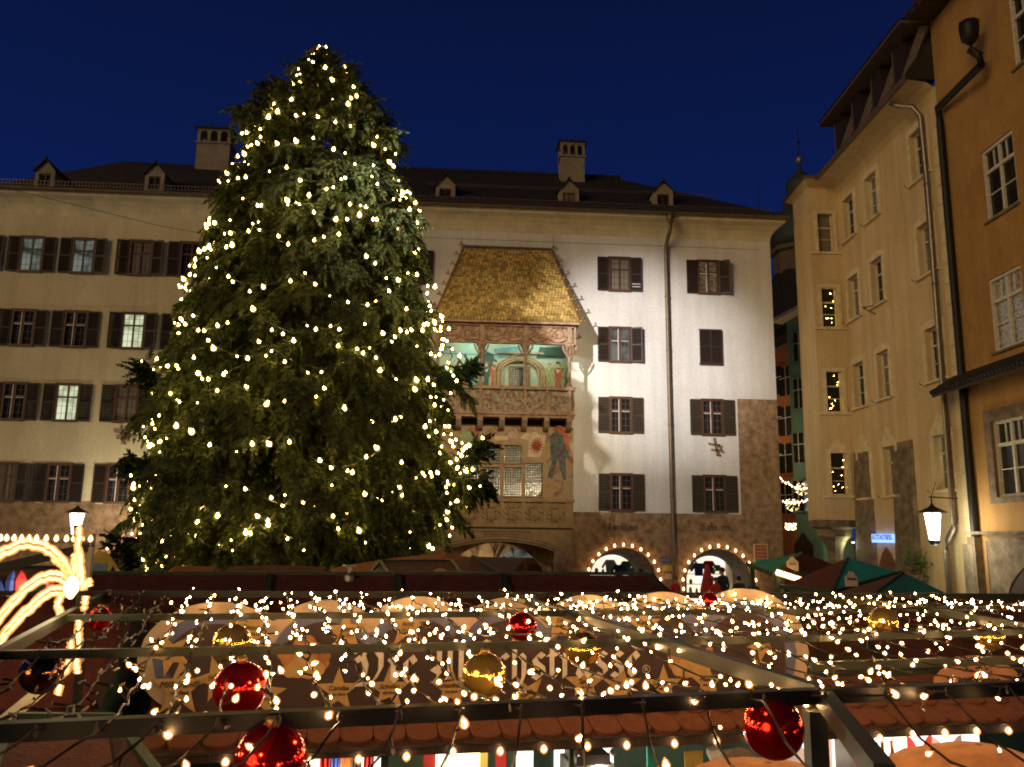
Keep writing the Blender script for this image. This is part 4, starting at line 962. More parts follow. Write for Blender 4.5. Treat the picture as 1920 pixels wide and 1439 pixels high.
# attic storey with dark openings and roof above
ya = -.55; za0 = zE+.28; za1 = zE+2.0
PA = Plane(*PRW.world(0, ya, 0)[:2], -93.25); uA = PA(1565, 275)[0]
mb = MB(); mb.quad((uA, ya+.6, za0), (uS, ya+.6, za0), (uS, ya+.6, za1+.1), (uA, ya+.6, za1+.1)); mb.build('attic_wall', M['wood_d'], bh)
L_ = uS-uA
for k in range(4):
    a = uA+.15+L_*k/4; mb = MB(); mb.box(a, a+L_/4*.42, ya, ya+.5, za0, za1-.05); mb.build('attic_dormer', M['shutter'], bh)
    mb = MB(); mb.bar((a+L_/4*.46, ya-.1, za0+.05), (a+L_/4*.92, ya+.3, za1-.1), .10, .30); mb.box(a-.06, a, ya-.03, ya+.5, za0, za1-.04); mb.build('attic_strut', M['gutter'], bh)
mb = MB(); mb.box(uA-.3, uS, ya-.45, ya+.9, za1, za1+.10); mb.poly([(uA-.3, ya-.5, za1+.12), (uS, ya-.5, za1+.12), (uS, ya+3.5, za1+1.4), (uA+.5, ya+3.5, za1+1.4)]); mb.build('roof', M['gutter'], bh)
# far end: corner oriel facing the square
PO = Plane(*PRW.world(uF, 0, 0)[:2], -3.25)     # plane square to the wall at its far end; its x runs out to the right
oF = empty('dummy'); bpy.data.objects.remove(oF)
xo0 = PO(1522, 500)[0]; xo1 = 0.0
zo = [PO(1557, v)[1] for v in (437, 577, 735, 889)]
zob = PO(1560, 975)[1]; zot = zE-.1
ow = .60; xc_ = PO(1557, 600)[0]
orl = empty('oriel', (0, 0, 0)); orl.parent = bh; orl.location = (uF, 0, 0); orl.rotation_euler = (0, 0, R(90))   # local x right, y away
m_w = wall([(xc_-ow/2, xc_+ow/2, z-.78, z+.78) for z in zo], xo0, xo1, zob, zot, .2)
m_w.quad((xo0, 0, zob), (xo0, 0, zot), (xo0, 1.7, zot), (xo0, 1.7, zob)); m_w.quad((xo0, 0, zob), (xo0, 1.7, zob), (xo1, 1.7, zob), (xo1, 0, zob)); m_w.build('wall', M['beige'], orl)
for i, z in enumerate(zo):
    mb = MB(); t = .14
    mb.box(xc_-ow/2-t, xc_-ow/2, -.04, .01, z-.8, z+.78+t); mb.box(xc_+ow/2, xc_+ow/2+t, -.04, .01, z-.8, z+.78+t); mb.box(xc_-ow/2, xc_+ow/2, -.04, .01, z+.78, z+.78+t); mb.box(xo0-.03, xo1, -.07, .01, z-.88, z-.8)
    mb.box(xc_-ow/2, xc_+ow/2, .10, .16, z+.20, z+.25); mb.box(xc_-ow/2, xc_-ow/2+.05, .10, .16, z-.78, z+.78); mb.box(xc_+ow/2-.05, xc_+ow/2, .10, .16, z-.78, z+.78); mb.box(xc_-ow/2, xc_+ow/2, .11, .15, z-.26, z-.24); mb.box(xc_-ow/2, xc_+ow/2, .1, .16, z-.78, z-.73)
    if i == 3: mb.prism([(xc_-.3, z+.92), (xc_+.3, z+.92), (xc_+.2, z+1.15), (xc_, z+1.3), (xc_-.2, z+1.15)], -.05, 0)
    wo_ = mb.build('oriel_window', M['beige_trim'], orl)
    MB().quad((xc_-ow/2, .17, z-.78), (xc_+ow/2, .17, z-.78), (xc_+ow/2, .17, z+.78), (xc_-ow/2, .17, z+.78)).build('oriel_pane', M['pane' if i != 0 else 'pane_curtain'], orl)
    if i in (1, 2, 3):       # small emissive specks scattered just before the pane
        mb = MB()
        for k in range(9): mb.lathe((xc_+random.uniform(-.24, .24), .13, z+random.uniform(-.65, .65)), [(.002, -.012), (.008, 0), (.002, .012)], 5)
        mb.build('window_speck', M['bulb_t'], orl)
mb = MB(); mb.lathe(((xo0+xo1)/2, .75, zob-1.1), [(.25, -.6), (.30, 0), (.45, .35), (.62, .5), (.66, .75), (.86, .85), (.9, 1.1)], 10, sy=.9); mb.build('corbel', M['stone_d'], orl)
# eaves over the oriel
mb = MB(); mb.poly([(xo0-.28, -.45, zE+.10), (.0, -.45, zE+.10), (0, 0, zot), (xo0, 0, zot)]); mb.poly([(xo0-.28, -.45, zE+.1), (xo0, 0, zot), (xo0, 1.7, zot), (xo0-.28, 2.0, zE+.1)]); mb.build('eaves_soffit', M['beige'], orl)
mb = MB(); mb.tube([(-OV, -.5, zE+.14), (xo0-.30, -.48, zE+.14), (xo0-.30, 2.0, zE+.14)], .07, 6); mb.poly([(xo0-.3, -.5, zE+.2), (0, -.5, zE+.2), (0, .4, zE+.6), (xo0*.6, .9, zE+.8), (xo0-.3, 2.0, zE+.2)]); mb.build('gutter', M['gutter'], orl)

# rough stone buttresses, pointed door, sign, wall lamp
def rough_pilaster(px0, px1, pyt, taper=.25):
    u0, u1 = PRW(px0, 1000)[0], PRW(px1, 1000)[0]; zt = PRW((px0+px1)/2, pyt)[1]; mb = MB(); n = 9
    for i in range(n):
        z0, z1 = zt*i/n, zt*(i+1)/n; s0 = taper*(1-i/n); s1 = taper*(1-(i+1)/n)
        j = random.uniform(-.03, .03)
        k = len(mb.v); mb.v += [(u0-s0*.2+j, -.04-s0, z0), (u1+s0*.3+j, -.04-s0, z0), (u1+s1*.3+j, -.04-s1, z1), (u0-s1*.2+j, -.04-s1, z1), (u0-.1, .02, z0), (u1+.1, .02, z0), (u1+.1, .02, z1), (u0-.1, .02, z1)]
        mb.f += [(k, k+1, k+2, k+3), (k, k+3, k+7, k+4), (k+1, k+5, k+6, k+2), (k+3, k+2, k+6, k+7)]
    mb.build('stone_buttress', M['stone_d'], bh)
rough_pilaster(1612, 1640, 845); rough_pilaster(1686, 1722, 826)
u0 = PRW(1665, 1060)[0]; zt = PRW(1665, 1026)[1]
mb = MB(); mb.prism([(u0-.75, 0), (u0+.75, 0), (u0+.75, zt-1.15), (u0+.6, zt-.6), (u0+.3, zt-.2), (u0, zt), (u0-.3, zt-.2), (u0-.6, zt-.6), (u0-.75, zt-1.15)], -.03, .02); mb.build('door', M['wood'], bh)
ua, ub = PRW(1643, 1010)[0], PRW(1684, 1010)[0]; za, zb_ = PRW(1664, 1018)[1], PRW(1664, 1002)[1]
mb = MB(); mb.box(ua, ub, -.16, -.04, za, zb_); sg = mb.build('neon_sign', M['neon'], None); sg.location = (NX, NY, 0); sg.rotation_euler = (0, 0, R(-93.25)); tag(sg, 'small blue glowing tavern sign on the beige house', 'sign')
text('lettering', 'ALTSTADTBEISL', sg, M['p_dark'] if False else mat('sign_navy', (.0, .004, .05), .6), ((ua+ub)/2, -.17, (za+zb_)/2+.03), (zb_-za)*.85, sxy=((ub-ua)/((zb_-za)*.85*7.6), 1))
pz = PRW(1605, 1012); mb = MB(); mb.box(pz[0]-.04, pz[0]+.04, -.16, -.06, pz[1]-.10, pz[1]); wl_ = mb.build('wall_lamp', M['iron'], None); wl_.location = (NX, NY, 0); wl_.rotation_euler = (0, 0, R(-93.25)); tag(wl_, 'small downlight on the beige wall beside the oriel corbel', 'wall lamp')
mb = MB(); mb.box(pz[0]-.03, pz[0]+.03, -.15, -.07, pz[1]-.12, pz[1]-.101); mb.build('lamp_glass', M['lantern'], wl_)
p = PRW.world(pz[0], -.22, pz[1]-.2); lamp('POINT', 'wall_light', p, 14, (.85, 1.0, .62), .05)
# iron sign bracket
p0 = PRW(1645, 590); mb = MB(); mb.tube([(p0[0], -.05, p0[1]), (p0[0]-.02, -.5, p0[1]+.25)], .02, 5); mb.tube([(p0[0], -.05, p0[1]+.35), (p0[0]-.02, -.3, p0[1]+.28), (p0[0]-.02, -.5, p0[1]+.25)], .02, 5); mb.build('iron_bracket', M['iron'], bh)
# zinc downpipe with bend
ud = PRW(1764, 550)[0]; zb0 = PRW(1766, 985)[1]
mb = MB(); mb.tube([(ud-.5, -OV+.1, zE+.0), (ud-.4, -OV+.25, zE-.15), (ud-.1, -.35, zE-.35), (ud, -.18, zE-.7), (ud, -.16, zE-3), (ud, -.16, zb0+.05), (ud+.02, -.2, zb0-.1), (ud-.10, -.34, zb0-.45), (ud-.12, -.38, zb0-.75), (ud-.12, -.38, 0)], .085, 9)
for z in (zE-3, zE-6.2, zE-9.4): mb.lathe((ud, -.16, z), [(.105, 0), (.105, .06)], 9)
mb.build('downpipe', M['zinc'], bh, True)
# quoin strip of pale stones, each its own piece
zq = 0; me_q = None
for i in range(26):
    h = .62; ww = .30
    if me_q is None: me_q = MB().box(0, ww, -.035, .01, .012, h-.012).mesh('quoin', M['beige_trim'])
    o = link('quoin', me_q, bh, (uS-ww-.12-(.04 if i % 2 else 0), 0, i*h)); 
    if (i+1)*h > zE-.7: break

# ---------------------------------------------------------------- ochre house (nearest on the right)
oh = empty('town_house', (NX, NY, 0), R(-93.25), 'ochre town house at the right edge with white sash windows and a tiled pent roof', 'house')
uN = uS+9.0; zO = zE+6
def owin_px(x0, x1, y0, y1):
    a = PRW(x0, (y0+y1)/2)[0]; z = PRW(x1, y0)[1]; c = PRW(x1, y1)[1]; b = PRW(x1, (y0+y1)/2)[0]; return a, b, c, z
wlist = []
a, b, c, d = owin_px(1843, 1908, 258, 385); w_ = b-a
for (x_, yc, hh) in ((1843, 335, 0), (1857, 583, 0), (1866, 858, 0), (1893, 42, 0)):
    a2 = PRW(x_, yc)[0]; zc2 = PRW(x_+30, yc)[1]; wlist.append((a2+.1, a2+.1+1.42, zc2-1.0, zc2+1.0))
wall(wlist, uS, uN, 0, zO, .18, y=-.06).build('wall', M['orange'], oh)
mb = MB(); mb.quad((uS, -.06, 0), (uS, -.06, zO), (uS, 1.5, zO), (uS, 1.5, 0)); mb.build('end_wall', M['orange'], oh)
for i, (a, b, c, d) in enumerate(wlist):
    s = MB(); q = .08
    s.box(a, a+q, -.02, .08, c, d); s.box(b-q, b, -.02, .08, c, d); s.box(a+q, b-q, -.02, .08, d-q, d); s.box(a+q, b-q, -.02, .08, c, c+q); s.box((a+b)/2-.04, (a+b)/2+.04, .0, .07, c+q, d-q); zt = c+(d-c)*.66
    s.box(a+q, b-q, -.01, .075, zt, zt+.09); 
    for z in (c+(d-c)*.36,): s.box(a+q, b-q, .02, .06, z-.015, z+.015)
    for x_ in (a+(b-a)*.3, a+(b-a)*.7): s.box(x_-.012, x_+.012, .02, .06, zt+.09, d-q)
    wo_ = s.build('window', M['white_paint'], oh)
    for (xa, xb) in ((a+q, (a+b)/2-.04), ((a+b)/2+.04, b-q)):
        for (z0, z1) in ((c+q, zt), (zt+.09, d-q)):
            MB().quad((xa, .065, z0), (xb, .065, z0), (xb, .065, z1), (xa, .065, z1)).build('pane', M['pane_warm' if i == 1 else 'pane'], wo_)
    mb = MB(); mb.box(a-.05, b+.05, -.13, -.05, c-.07, c); mb.build('window_sill', M['stone_d'], wo_)
    if i == 2:
        mb = MB(); mb.box(a-.30, a, -.12, -.04, c-.15, d+.32); mb.box(b, b+.30, -.12, -.04, c-.15, d+.32); mb.box(a, b, -.12, -.04, d, d+.32); mb.box(a, b, -.13, -.04, c-.15, c-.0701); mb.build('stone_surround', M['stone_d'], wo_)
# pent roof of curved tiles
zp = PRW(1850, 722)[1]; mb = MB(); k = 0; u = uS-.25
mb.box(uS-.3, uN, -.75, -.70, zp-.12, zp-.02); mb.poly([(uS-.3, -.75, zp-.02), (uN, -.75, zp-.02), (uN, -.06, zp+.42), (uS-.1, -.06, zp+.42)]); mb.poly([(uS-.3, -.72, zp-.05), (uN, -.72, zp-.05), (uN, -.06, zp+.30), (uS-.1, -.06, zp+.30)]); pr_ = mb.build('pent_roof', M['wood_d'], oh)
tm = MB()
for j in range(3):
    y0, z0 = -.80+j*.24, zp+.0+j*.155; tm.tube([(0, y0, z0), (0, y0+.29, z0+.17)], [.075, .065], 6)
tme = tm.mesh('roof_tile', M['roof'])
while u < uS+5: link('roof_tile', tme, pr_, (u, 0, 0)); u += .17
# black pipe with hopper
mb = MB(); ub_ = PRW(1797, 500)[0]
uh, zh = PRW(1822, 78); Pk = Plane(*PRW.world(0, -.5, 0)[:2], -93.25); uh, zh = Pk(1826, 62); ue, ze = PRW(1786, 215)
mb.lathe((uh, -.62, zh), [(.07, -.35), (.22, -.2), (.26, .15), (.26, .3)], 8)
mb.tube([(uh, -.62, zh-.3), (uh-.02, -.62, zh-.5), (uh+.22, -.55, zh-.8), (uh+.20, -.50, zh-1.05), (ub_+.10, -.26, ze+.35), (ub_+.0, -.18, ze-.1), (ub_, -.18, 6), (ub_, -.18, 3), (ub_, -.18, 0)], .105, 9); mb.build('downpipe', M['iron'], oh, True)
mb = MB(); mb.box(uS+.2, uN, -.9, -.05, zO-4.05, zO-3.95)
for k in range(9): mb.bar((uS+.4+k*.5, -1.0, zO-3.95), (uS+.4+k*.5, -.1, zO-3.7), .16, .12)
mb.build('eaves', M['wood_d'], oh)
# ledge and arcade of the ground floor
zl_ = PRW(1850, 1000)[1]; mb = MB(); mb.box(uS+.15, uN, -.35, -.05, zl_-.04, zl_+.04); mb.build('ledge', M['stone_d'], oh)
mb = MB(); arch_fill(mb, uS+.7, uN, 0, zl_-.1, uS+2.9, 1.7, 1.5, -.10, .0); mb.build('stone_arcade', M['stone_d'], oh)
mb = MB(); mb.box(uS+.05, uS+.42, -.28, -.07, 0, zl_-.1); mb.box(uS-.35, uS-.02, -.2, 0.0, 0, zl_-.3); mb.build('stone_pier', M['stone_d'], oh)
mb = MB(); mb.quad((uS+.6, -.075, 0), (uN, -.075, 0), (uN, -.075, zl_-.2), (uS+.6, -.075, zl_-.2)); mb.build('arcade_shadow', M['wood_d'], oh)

# ---------------------------------------------------------------- street lanterns
def lantern_body(root, k=6, s=1.0):
    c = MB(); c.lathe((0, 0, 0), [(.40*s, .0), (.12*s, .14*s), (.05*s, .19*s), (.03*s, .24*s)], 12); c.build('cap', M['iron'], root)
    g = MB(); g.lathe((0, 0, 0), [(.135*s, -.72*s), (.235*s, -.02*s)], k); g.build('glass', M['lantern'], root)
    f = MB()
    for j in range(k):
        t = 2*math.pi*j/k; f.bar((.14*s*math.cos(t), .14*s*math.sin(t), -.73*s), (.243*s*math.cos(t), .243*s*math.sin(t), 0), .018*s)
    f.lathe((0, 0, -.73*s), [(.06*s, -.12*s), (.12*s, -.08*s), (.17*s, .0), (.15*s, .03*s)], k); f.build('frame', M['iron'], root)
pl = PRW.world(uS+.02, -.95, 0)
lv = ray(1748, 962); dist = 22.4; lx, ly = lv[0]/lv[1]*dist, dist
ul, dl = None, None
lz = CAM_H+lv[2]/lv[1]*dist
ln = empty('wall_lantern', (lx, ly, lz), 0, 'glowing hexagonal lantern hanging from an iron arm at the beige house', 'lantern', 'street lanterns')
lantern_body(ln, 6, 1.05)
wv = PRW.world(PRW(1796, 955)[0], 0, 0); mb = MB(); mb.tube([(0, 0, .24), (0, 0, .44)], .02, 5); mb.tube([(-.05, 0, .44), (wv.x-lx, wv.y-ly, .44)], .022, 5); mb.tube([(0, 0, .44), (.18, .02, .85)], .012, 4); mb.build('arm', M['iron'], ln)
lamp('POINT', 'lantern_light', (lx-.05, ly-.32, lz-.45), 120, (1.0, .92, .70), .25); lamp('POINT', 'lantern_light', (lx+.1, ly+.1, lz-1.05), 26, (.80, 1.0, .66), .1)
# plant basket under the lantern
pb = PRW.world(PRW(1742, 1070)[0], -.35, PRW(1742, 1078)[1]); pt = empty('wall_plant', pb, 0, 'bushy potted plant with red berries hung below the lantern', 'plant')
mb = MB(); rnd = random.Random(5)
for i in range(420):
    a = Vector((rnd.gauss(0, .20), rnd.gauss(0, .20), rnd.gauss(.28, .30))); d = Vector((rnd.gauss(0, 1), rnd.gauss(0, 1), rnd.gauss(.2, 1))).normalized(); s_ = d.cross(Vector((0, .3, 1))).normalized()
    l = rnd.uniform(.06, .14); mb.quad(a, a+d*l*.5+s_*l*.3, a+d*l, a+d*l*.5-s_*l*.3)
for i in range(10): a = rnd.uniform(-.5, .5); mb.tube([(a*.3, 0, 0), (a-.1, rnd.uniform(-.2, .2), rnd.uniform(.5, 1.0))], .008, 3)
tag(mb.build('foliage', M['leafgreen'], pt), kind='stuff')
mb = MB()
for i in range(26): mb.lathe((rnd.gauss(-.1, .2), rnd.gauss(-.1, .15), rnd.gauss(.1, .2)), [(.003, -.03), (.03, 0), (.003, .03)], 5)
tag(mb.build('berry', M['red_cloth'], pt), kind='stuff'); mb = MB(); mb.lathe((0, 0, -.3), [(.13, 0), (.2, .3)], 10); mb.build('pot', M['stone_d'], pt)

# ---------------------------------------------------------------- alley between the houses: green house, red house, church tower
def small_win(parent, x, z, w, h, frame, pane, y=0):
    mb = MB(); mb.box(x-w/2-.1, x+w/2+.1, y-.05, y+.005, z-h/2-.1, z+h/2+.12); f = mb.build('window', M[frame], parent)
    mb = MB(); mb.box(x-.02, x+.02, y-.08, y-.061, z-h/2, z+h/2); mb.box(x-w/2, x+w/2, y-.078, y-.062, z+h*.1, z+h*.1+.04); mb.build('glazing_bar', M['white_paint'], f)
    MB().quad((x-w/2, y-.06, z-h/2), (x+w/2, y-.06, z-h/2), (x+w/2, y-.06, z+h/2), (x-w/2, y-.06, z+h/2)).build('pane', M[pane], f)
YG = 36.5
# the green house: its long wall continues the line of the street, seen obliquely, plus its gable towards us
PG = Plane(15.7, YG, -62)
gr = empty('green_house', (15.7, YG, 0), R(-62), 'narrow green plastered house in the alley right of the white house', 'house')
ua, ub = PG(1484, 800)[0], PG(1533, 800)[0]; zt = PG(1500, 590)[1]
mb = MB(); mb.quad((ua, 0, 0), (ub+1.5, 0, 0), (ub+1.5, 0, PG(1533, 560)[1]), (ua, 0, PG(1484, 602)[1])); mb.build('wall', M['green_pl'], gr)
mb = MB(); mb.bar((ua-.4, -.25, PG(1484, 602)[1]+.05), (ub+1.5, -.25, PG(1533, 560)[1]+.05), .7, .16); mb.poly([(ua-.4, -.5, PG(1484, 602)[1]+.15), (ub+1.5, -.5, PG(1533, 560)[1]+.2), (ub+1.5, 3, PG(1533, 560)[1]+1.5), (ua, 3, PG(1484, 602)[1]+1.2)]); mb.build('roof', M['cove'], gr)
for py in (650, 738, 840, 930):
    for px in (1499, 1519):
        u_, z_ = PG(px, py); small_win(gr, u_, z_, .55, 1.35, 'green_pl', 'pane_dim' if (px, py) in ((1519, 840), (1519, 930)) else 'pane')
mb = MB(); u_, z_ = PG(1507, 1022); mb.prism([(u_-.5, z_-1.5), (u_+.5, z_-1.5), (u_+.5, z_), (u_, z_+.55), (u_-.5, z_)], -.04, .01); mb.build('door', M['wood_d'], gr)
lamp('POINT', 'alley_fill', (14.2, 40.5, 9), 60, (1.0, .74, .40), .2)  # fill lamp added deep in the alley to brighten the gap, no fixture
lamp('POINT', 'alley_fill', (13.9, 34.6, 7.3), 80, (1.0, .80, .42), .2)
PRd = Plane(15.2, 44, -75)
rd = empty('red_house', (15.2, 44, 0), R(-75), 'narrow terracotta red house deep in the alley', 'house')
ua, ub = PRd(1444, 800)[0], PRd(1492, 800)[0]
mb = MB(); mb.quad((ua-3, 0, 0), (ub+1, 0, 0), (ub+1, 0, PRd(1480, 640)[1]), (ua-3, 0, PRd(1450, 668)[1])); mb.build('wall', M['red_pl'], rd)
mb = MB(); mb.bar((ua-3, -.4, PRd(1450, 664)[1]+.2), (ub+1, -.4, PRd(1480, 636)[1]+.2), 1.0, .35); mb.build('roof', M['roof'], rd)
for py in (715, 790, 860, 935):
    for px in (1456, 1475):
        u_, z_ = PRd(px, py); small_win(rd, u_, z_, 1.0, 1.45, 'red_pl', 'pane')
# church: square lower part, octagonal belfry, onion dome, lantern dome, ball and cross
dC = 62.0; cv = ray(1506, 700); cx_, cy_ = cv[0]/cv[1]*dC, dC
chz = lambda py: CAM_H+ray(1506, py)[2]/ray(1506, py)[1]*dC
ch = empty('church_tower', (cx_, cy_, 0), 0, 'dark baroque church tower with onion domes behind the beige house', 'church')
mp = dC/FPX
mb = MB(); r0_ = 48*mp; z1 = chz(480); z0 = chz(900)
mb.lathe((0, 0, 0), [(r0_*1.0, 0), (r0_*1.0, chz(660)), (r0_*.96, chz(650)), (r0_*.96, z1), (r0_*1.12, z1+.15), (r0_*1.12, z1+.5)], 8, rot=1); tb = mb.build('belfry', M['tower'], ch)
for j in range(8):
    t = 2*math.pi*(j+.5)/8+math.pi/8*0; rr_ = r0_*.90
    w = empty('belfry_opening'); bpy.data.objects.remove(w)
    mb = MB(); pts = [(-.9, chz(620)), (.9, chz(620)), (.9, chz(535))]+[(.9*math.cos(math.pi*k/6), chz(535)+.9*math.sin(math.pi*k/6)) for k in range(1, 6)]+[(-.9, chz(535))]
    mb.prism(pts, -.12, 0.05); o = mb.build('belfry_opening', M['darkhole'], ch); tt = 2*math.pi*j/8; o.location = (r0_*.93*math.cos(tt+math.pi/8*0), r0_*.93*math.sin(tt), 0); o.rotation_euler = (0, 0, tt+math.pi/2)
mb = MB(); zz = lambda py: chz(py)
mb.lathe((0, 0, 0), [(r0_*1.05, z1+.5), (r0_*1.10, zz(450)), (r0_*1.0, zz(425)), (r0_*.72, zz(402)), (r0_*.50, zz(392)), (r0_*.45, zz(375))], 16); mb.build('onion_dome', M['dome'], ch, True)
k2 = 26*mp; ox = 14*mp; oy = 0
mb = MB(); mb.lathe((ox, oy, 0), [(k2*.8, zz(378)), (k2*1.15, zz(372)), (k2*1.15, zz(366)), (k2*.95, zz(362)), (k2*1.15, zz(352)), (k2*1.02, zz(340)), (k2*.6, zz(330)), (k2*.22, zz(322)), (k2*.12, zz(312))], 14); mb.build('lantern_dome', M['dome'], ch, True)
mb = MB(); mb.lathe((ox, oy, 0), [(.02, zz(309)), (.26, zz(304)), (.26, zz(298)), (.02, zz(294))], 10); mb.build('ball', M['giltiron'], ch, True)
mb = MB(); mb.tube([(ox, oy, zz(295)), (ox, oy, zz(245))], .045, 5); mb.tube([(ox-.13, oy, zz(268)), (ox+.13, oy, zz(268))], .08, 4); mb.build('cross', M['iron'], ch)
# ================================================================ the Christmas tree
TY = 22.5
T0 = atY(592, 1000, TY); TX = T0.x
ptop = atY(603, 76, TY)
prof_px = [(80, 601, 606), (118, 570, 638), (160, 538, 678), (200, 506, 702), (235, 476, 720), (280, 448, 748), (330, 424, 776), (400, 385, 812), (450, 380, 806), (500, 362, 832), (560, 328, 832), (620, 330, 862), (660, 300, 868), (700, 272, 862), (760, 280, 846), (800, 275, 860), (840, 262, 905), (880, 248, 905), (930, 256, 885), (990, 278, 838), (1060, 290, 815), (1110, 330, 780)]
lean = (ptop.x-TX)/(ptop.z)
def axis(z): return TX+lean*z
prof = []
for py, a, b in prof_px:
    A = atY(a, py, TY); B_ = atY(b, py, TY); prof.append((A.z, axis(A.z)-A.x, B_.x-axis(B_.z)))
prof.sort(); pz_ = np.array([p[0] for p in prof]); pl_ = np.array([p[1] for p in prof]); pr2 = np.array([p[2] for p in prof])
def Rad(z, az):
    """crown radius at height z; azimuth 0 = towards +x, -pi/2 = towards the camera"""
    l = np.interp(z, pz_, pl_); r = np.interp(z, pz_, pr2); c = math.cos(az)
    m = (l+r)/2
    return m+(r-m)*max(c, 0)+(l-m)*max(-c, 0)
tree = empty('christmas_tree', (0, 0, 0), 0, 'huge dark spruce hung with golden light chains in front of the houses', 'tree')
mb = MB(); mb.tube([(axis(z), TY, z) for z in (0, 2, 5, 9, 13, 16, ptop.z-.4)], [.30, .27, .22, .16, .11, .06, .02], 10); mb.build('trunk', M['bark'], tree, True)
rnd = random.Random(11); nr = np.random.RandomState(3)
# twig template: central rib, herringbone of short shoots, in its own x (out), z (up); hangs down a little
def twig(seed, n=11, L=.42, wdt=.15):
    r = random.Random(seed); v = []; f = []
    def leaf(p, d, l, w):
        d = d.normalized(); s_ = d.cross(Vector((r.gauss(0, 1), r.gauss(0, 1), r.gauss(0, 1)))).normalized()
        w *= 1.5; k = len(v); v.extend([p-s_*w*.5, p+d*l*.55-s_*w*.5, p+d*l, p+d*l*.55+s_*w*.5, p+s_*w*.5]); f.append((k, k+1, k+2, k+3, k+4))
    for i in range(n):
        t = i/n; p = Vector((L*t, 0, -.10*t*t)); 
        for s_ in (-1, 1):
            leaf(p, Vector((.65, s_*r.uniform(.6, 1.0), r.uniform(-.55, .1))), wdt*(1-.55*t)*r.uniform(.8, 1.2), .020)
        leaf(p, Vector((.8, r.uniform(-.3, .3), r.uniform(-.6, .5))), wdt*.7, .020)
    leaf(Vector((L*.9, 0, -.1)), Vector((1, 0, -.1)), .12, .024)
    return np.array([tuple(x) for x in v]), f
TW = [twig(i) for i in range(6)]
VV = []; FF = []; CC = []; nv = 0
limb = MB(); tips = []
TS = [1.0]
def add_twig(p, d, s_, roll_, shade):
    global nv
    v, f = TW[nr.randint(6)]; s_ = s_*TS[0]
    d = d/np.linalg.norm(d); side = np.cross(d, (0, 0, 1.0)); n_ = np.linalg.norm(side)
    side = side/n_ if n_ > .05 else np.array((0, 1.0, 0)); u = np.cross(side, d)
    c, s2 = math.cos(roll_), math.sin(roll_); a = side*c+u*s2; b = -side*s2+u*c
    w = v*s_; VV.append(p+np.outer(w[:, 0], d)+np.outer(w[:, 1], a)+np.outer(w[:, 2], b)); 
    FF.append(np.arange(len(v)).reshape(-1, 5)+nv); nv += len(v); CC.append(shade+nr.uniform(-.22, .26))
dxl = math.cos
z = 2.5; level = 0
while z < ptop.z-.75:
    Rm = Rad(z, 0)*.5+Rad(z, math.pi)*.5
    nb = max(5, int(8+Rm*2.3)); 
    for k in range(nb):
        az = 2*math.pi*(k+rnd.random()*.8)/nb+level*.7
        if math.sin(az) > .55 and rnd.random() < .55: continue      # far side is thinner, unseen
        lump = .97+.17*noise.noise((math.cos(az)*2.2, math.sin(az)*2.2, z*.75))+.16*noise.noise((math.cos(az)*5, math.sin(az)*5, z*1.9+7))
        L = max(.12, Rad(max(1.8, z-.20*Rad(z, az)-(.5 if z < 9 else 0)), az)*rnd.uniform(.80, 1.05)*lump*(1.0 if rnd.random() > .07 else 1.14)*(.92 if z > 15 else 1))
        zz0 = z+rnd.uniform(-.12, .12)
        L = max(.10, L-(.17 if z < 15 else .24))
        dx, dy = math.cos(az), math.sin(az)
        droop = (.16+.22*min(1, L/3.5))*(1-.6*max(0, (z-12)/6.0))
        pts = []
        NS = 9
        for i in range(NS+1):
            t = i/NS
            h = L*(.22*t-droop*2.0*t*t+.16*max(0, t-.7)**1*1.0+ (0.35 if z > 14 else .0)*t)
            wob = .05*L*math.sin(t*5+k)
            pts.append(np.array((axis(zz0)+dx*L*t-dy*wob, TY+dy*L*t+dx*wob, zz0+h)))
        if pts[-1][2] < .2: continue
        limb.tube([tuple(q) for q in pts[:8]], [max(.012, .05*(L/4)*(1-i/NS)) for i in range(8)], 4, False)
        tips.append((pts, L, az, zz0))
        nt = int((5+L*8.5)*(1 if z > 4.2 else .6))
        br = nr.rand()*.5+.65; TS[0] = min(1.0, .50+L/3.2)
        for i in range(nt):
            t = .30+.70*((i+rnd.random())/nt)**.75; x_ = t*NS; a = int(min(NS-1, x_)); q = pts[a]+(pts[a+1]-pts[a])*(x_-a)
            tan = (pts[a+1]-pts[a]); tan = tan/np.linalg.norm(tan); sd = np.array((-tan[1], tan[0], 0))
            # side branchlet
            sl = (1-t*.75)*L*.30*rnd.uniform(.5, 1.1)+.10
            for s_ in (-1, 1):
                nn = max(1, int(sl/.24))
                for j in range(nn):
                    u_ = (j+.5)/nn; pos = q+sd*s_*sl*u_*.9+tan*sl*u_*.45; pos = pos-np.array((0, 0, .20*sl*u_*u_+.02))
                    hang = rnd.random()
                    if hang < .50 and z < 16:      # pendulous spray
                        d = np.array((tan[0]*.35+sd[0]*s_*.25+rnd.gauss(0, .16), tan[1]*.35+sd[1]*s_*.25+rnd.gauss(0, .16), -1.0))
                        add_twig(pos, d, rnd.uniform(.75, 1.45), rnd.uniform(-3, 3), br)
                    else:
                        d = tan*.8+sd*s_*rnd.uniform(.3, .9)+np.array((0, 0, rnd.uniform(-.5, .12)))
                        add_twig(pos, d, rnd.uniform(.6, 1.05), rnd.uniform(-.6, .6), br)
        add_twig(pts[-1]-(pts[-1]-pts[-2])*.3, pts[-1]-pts[-2]+np.array((0, 0, .05)), 1.0, 0, br)
        for j in range(3): add_twig(pts[-2], pts[-1]-pts[-2]+nr.randn(3)*.12, .9, rnd.uniform(-1, 1), br)
    z += .30 if z < 14 else .24
    level += 1
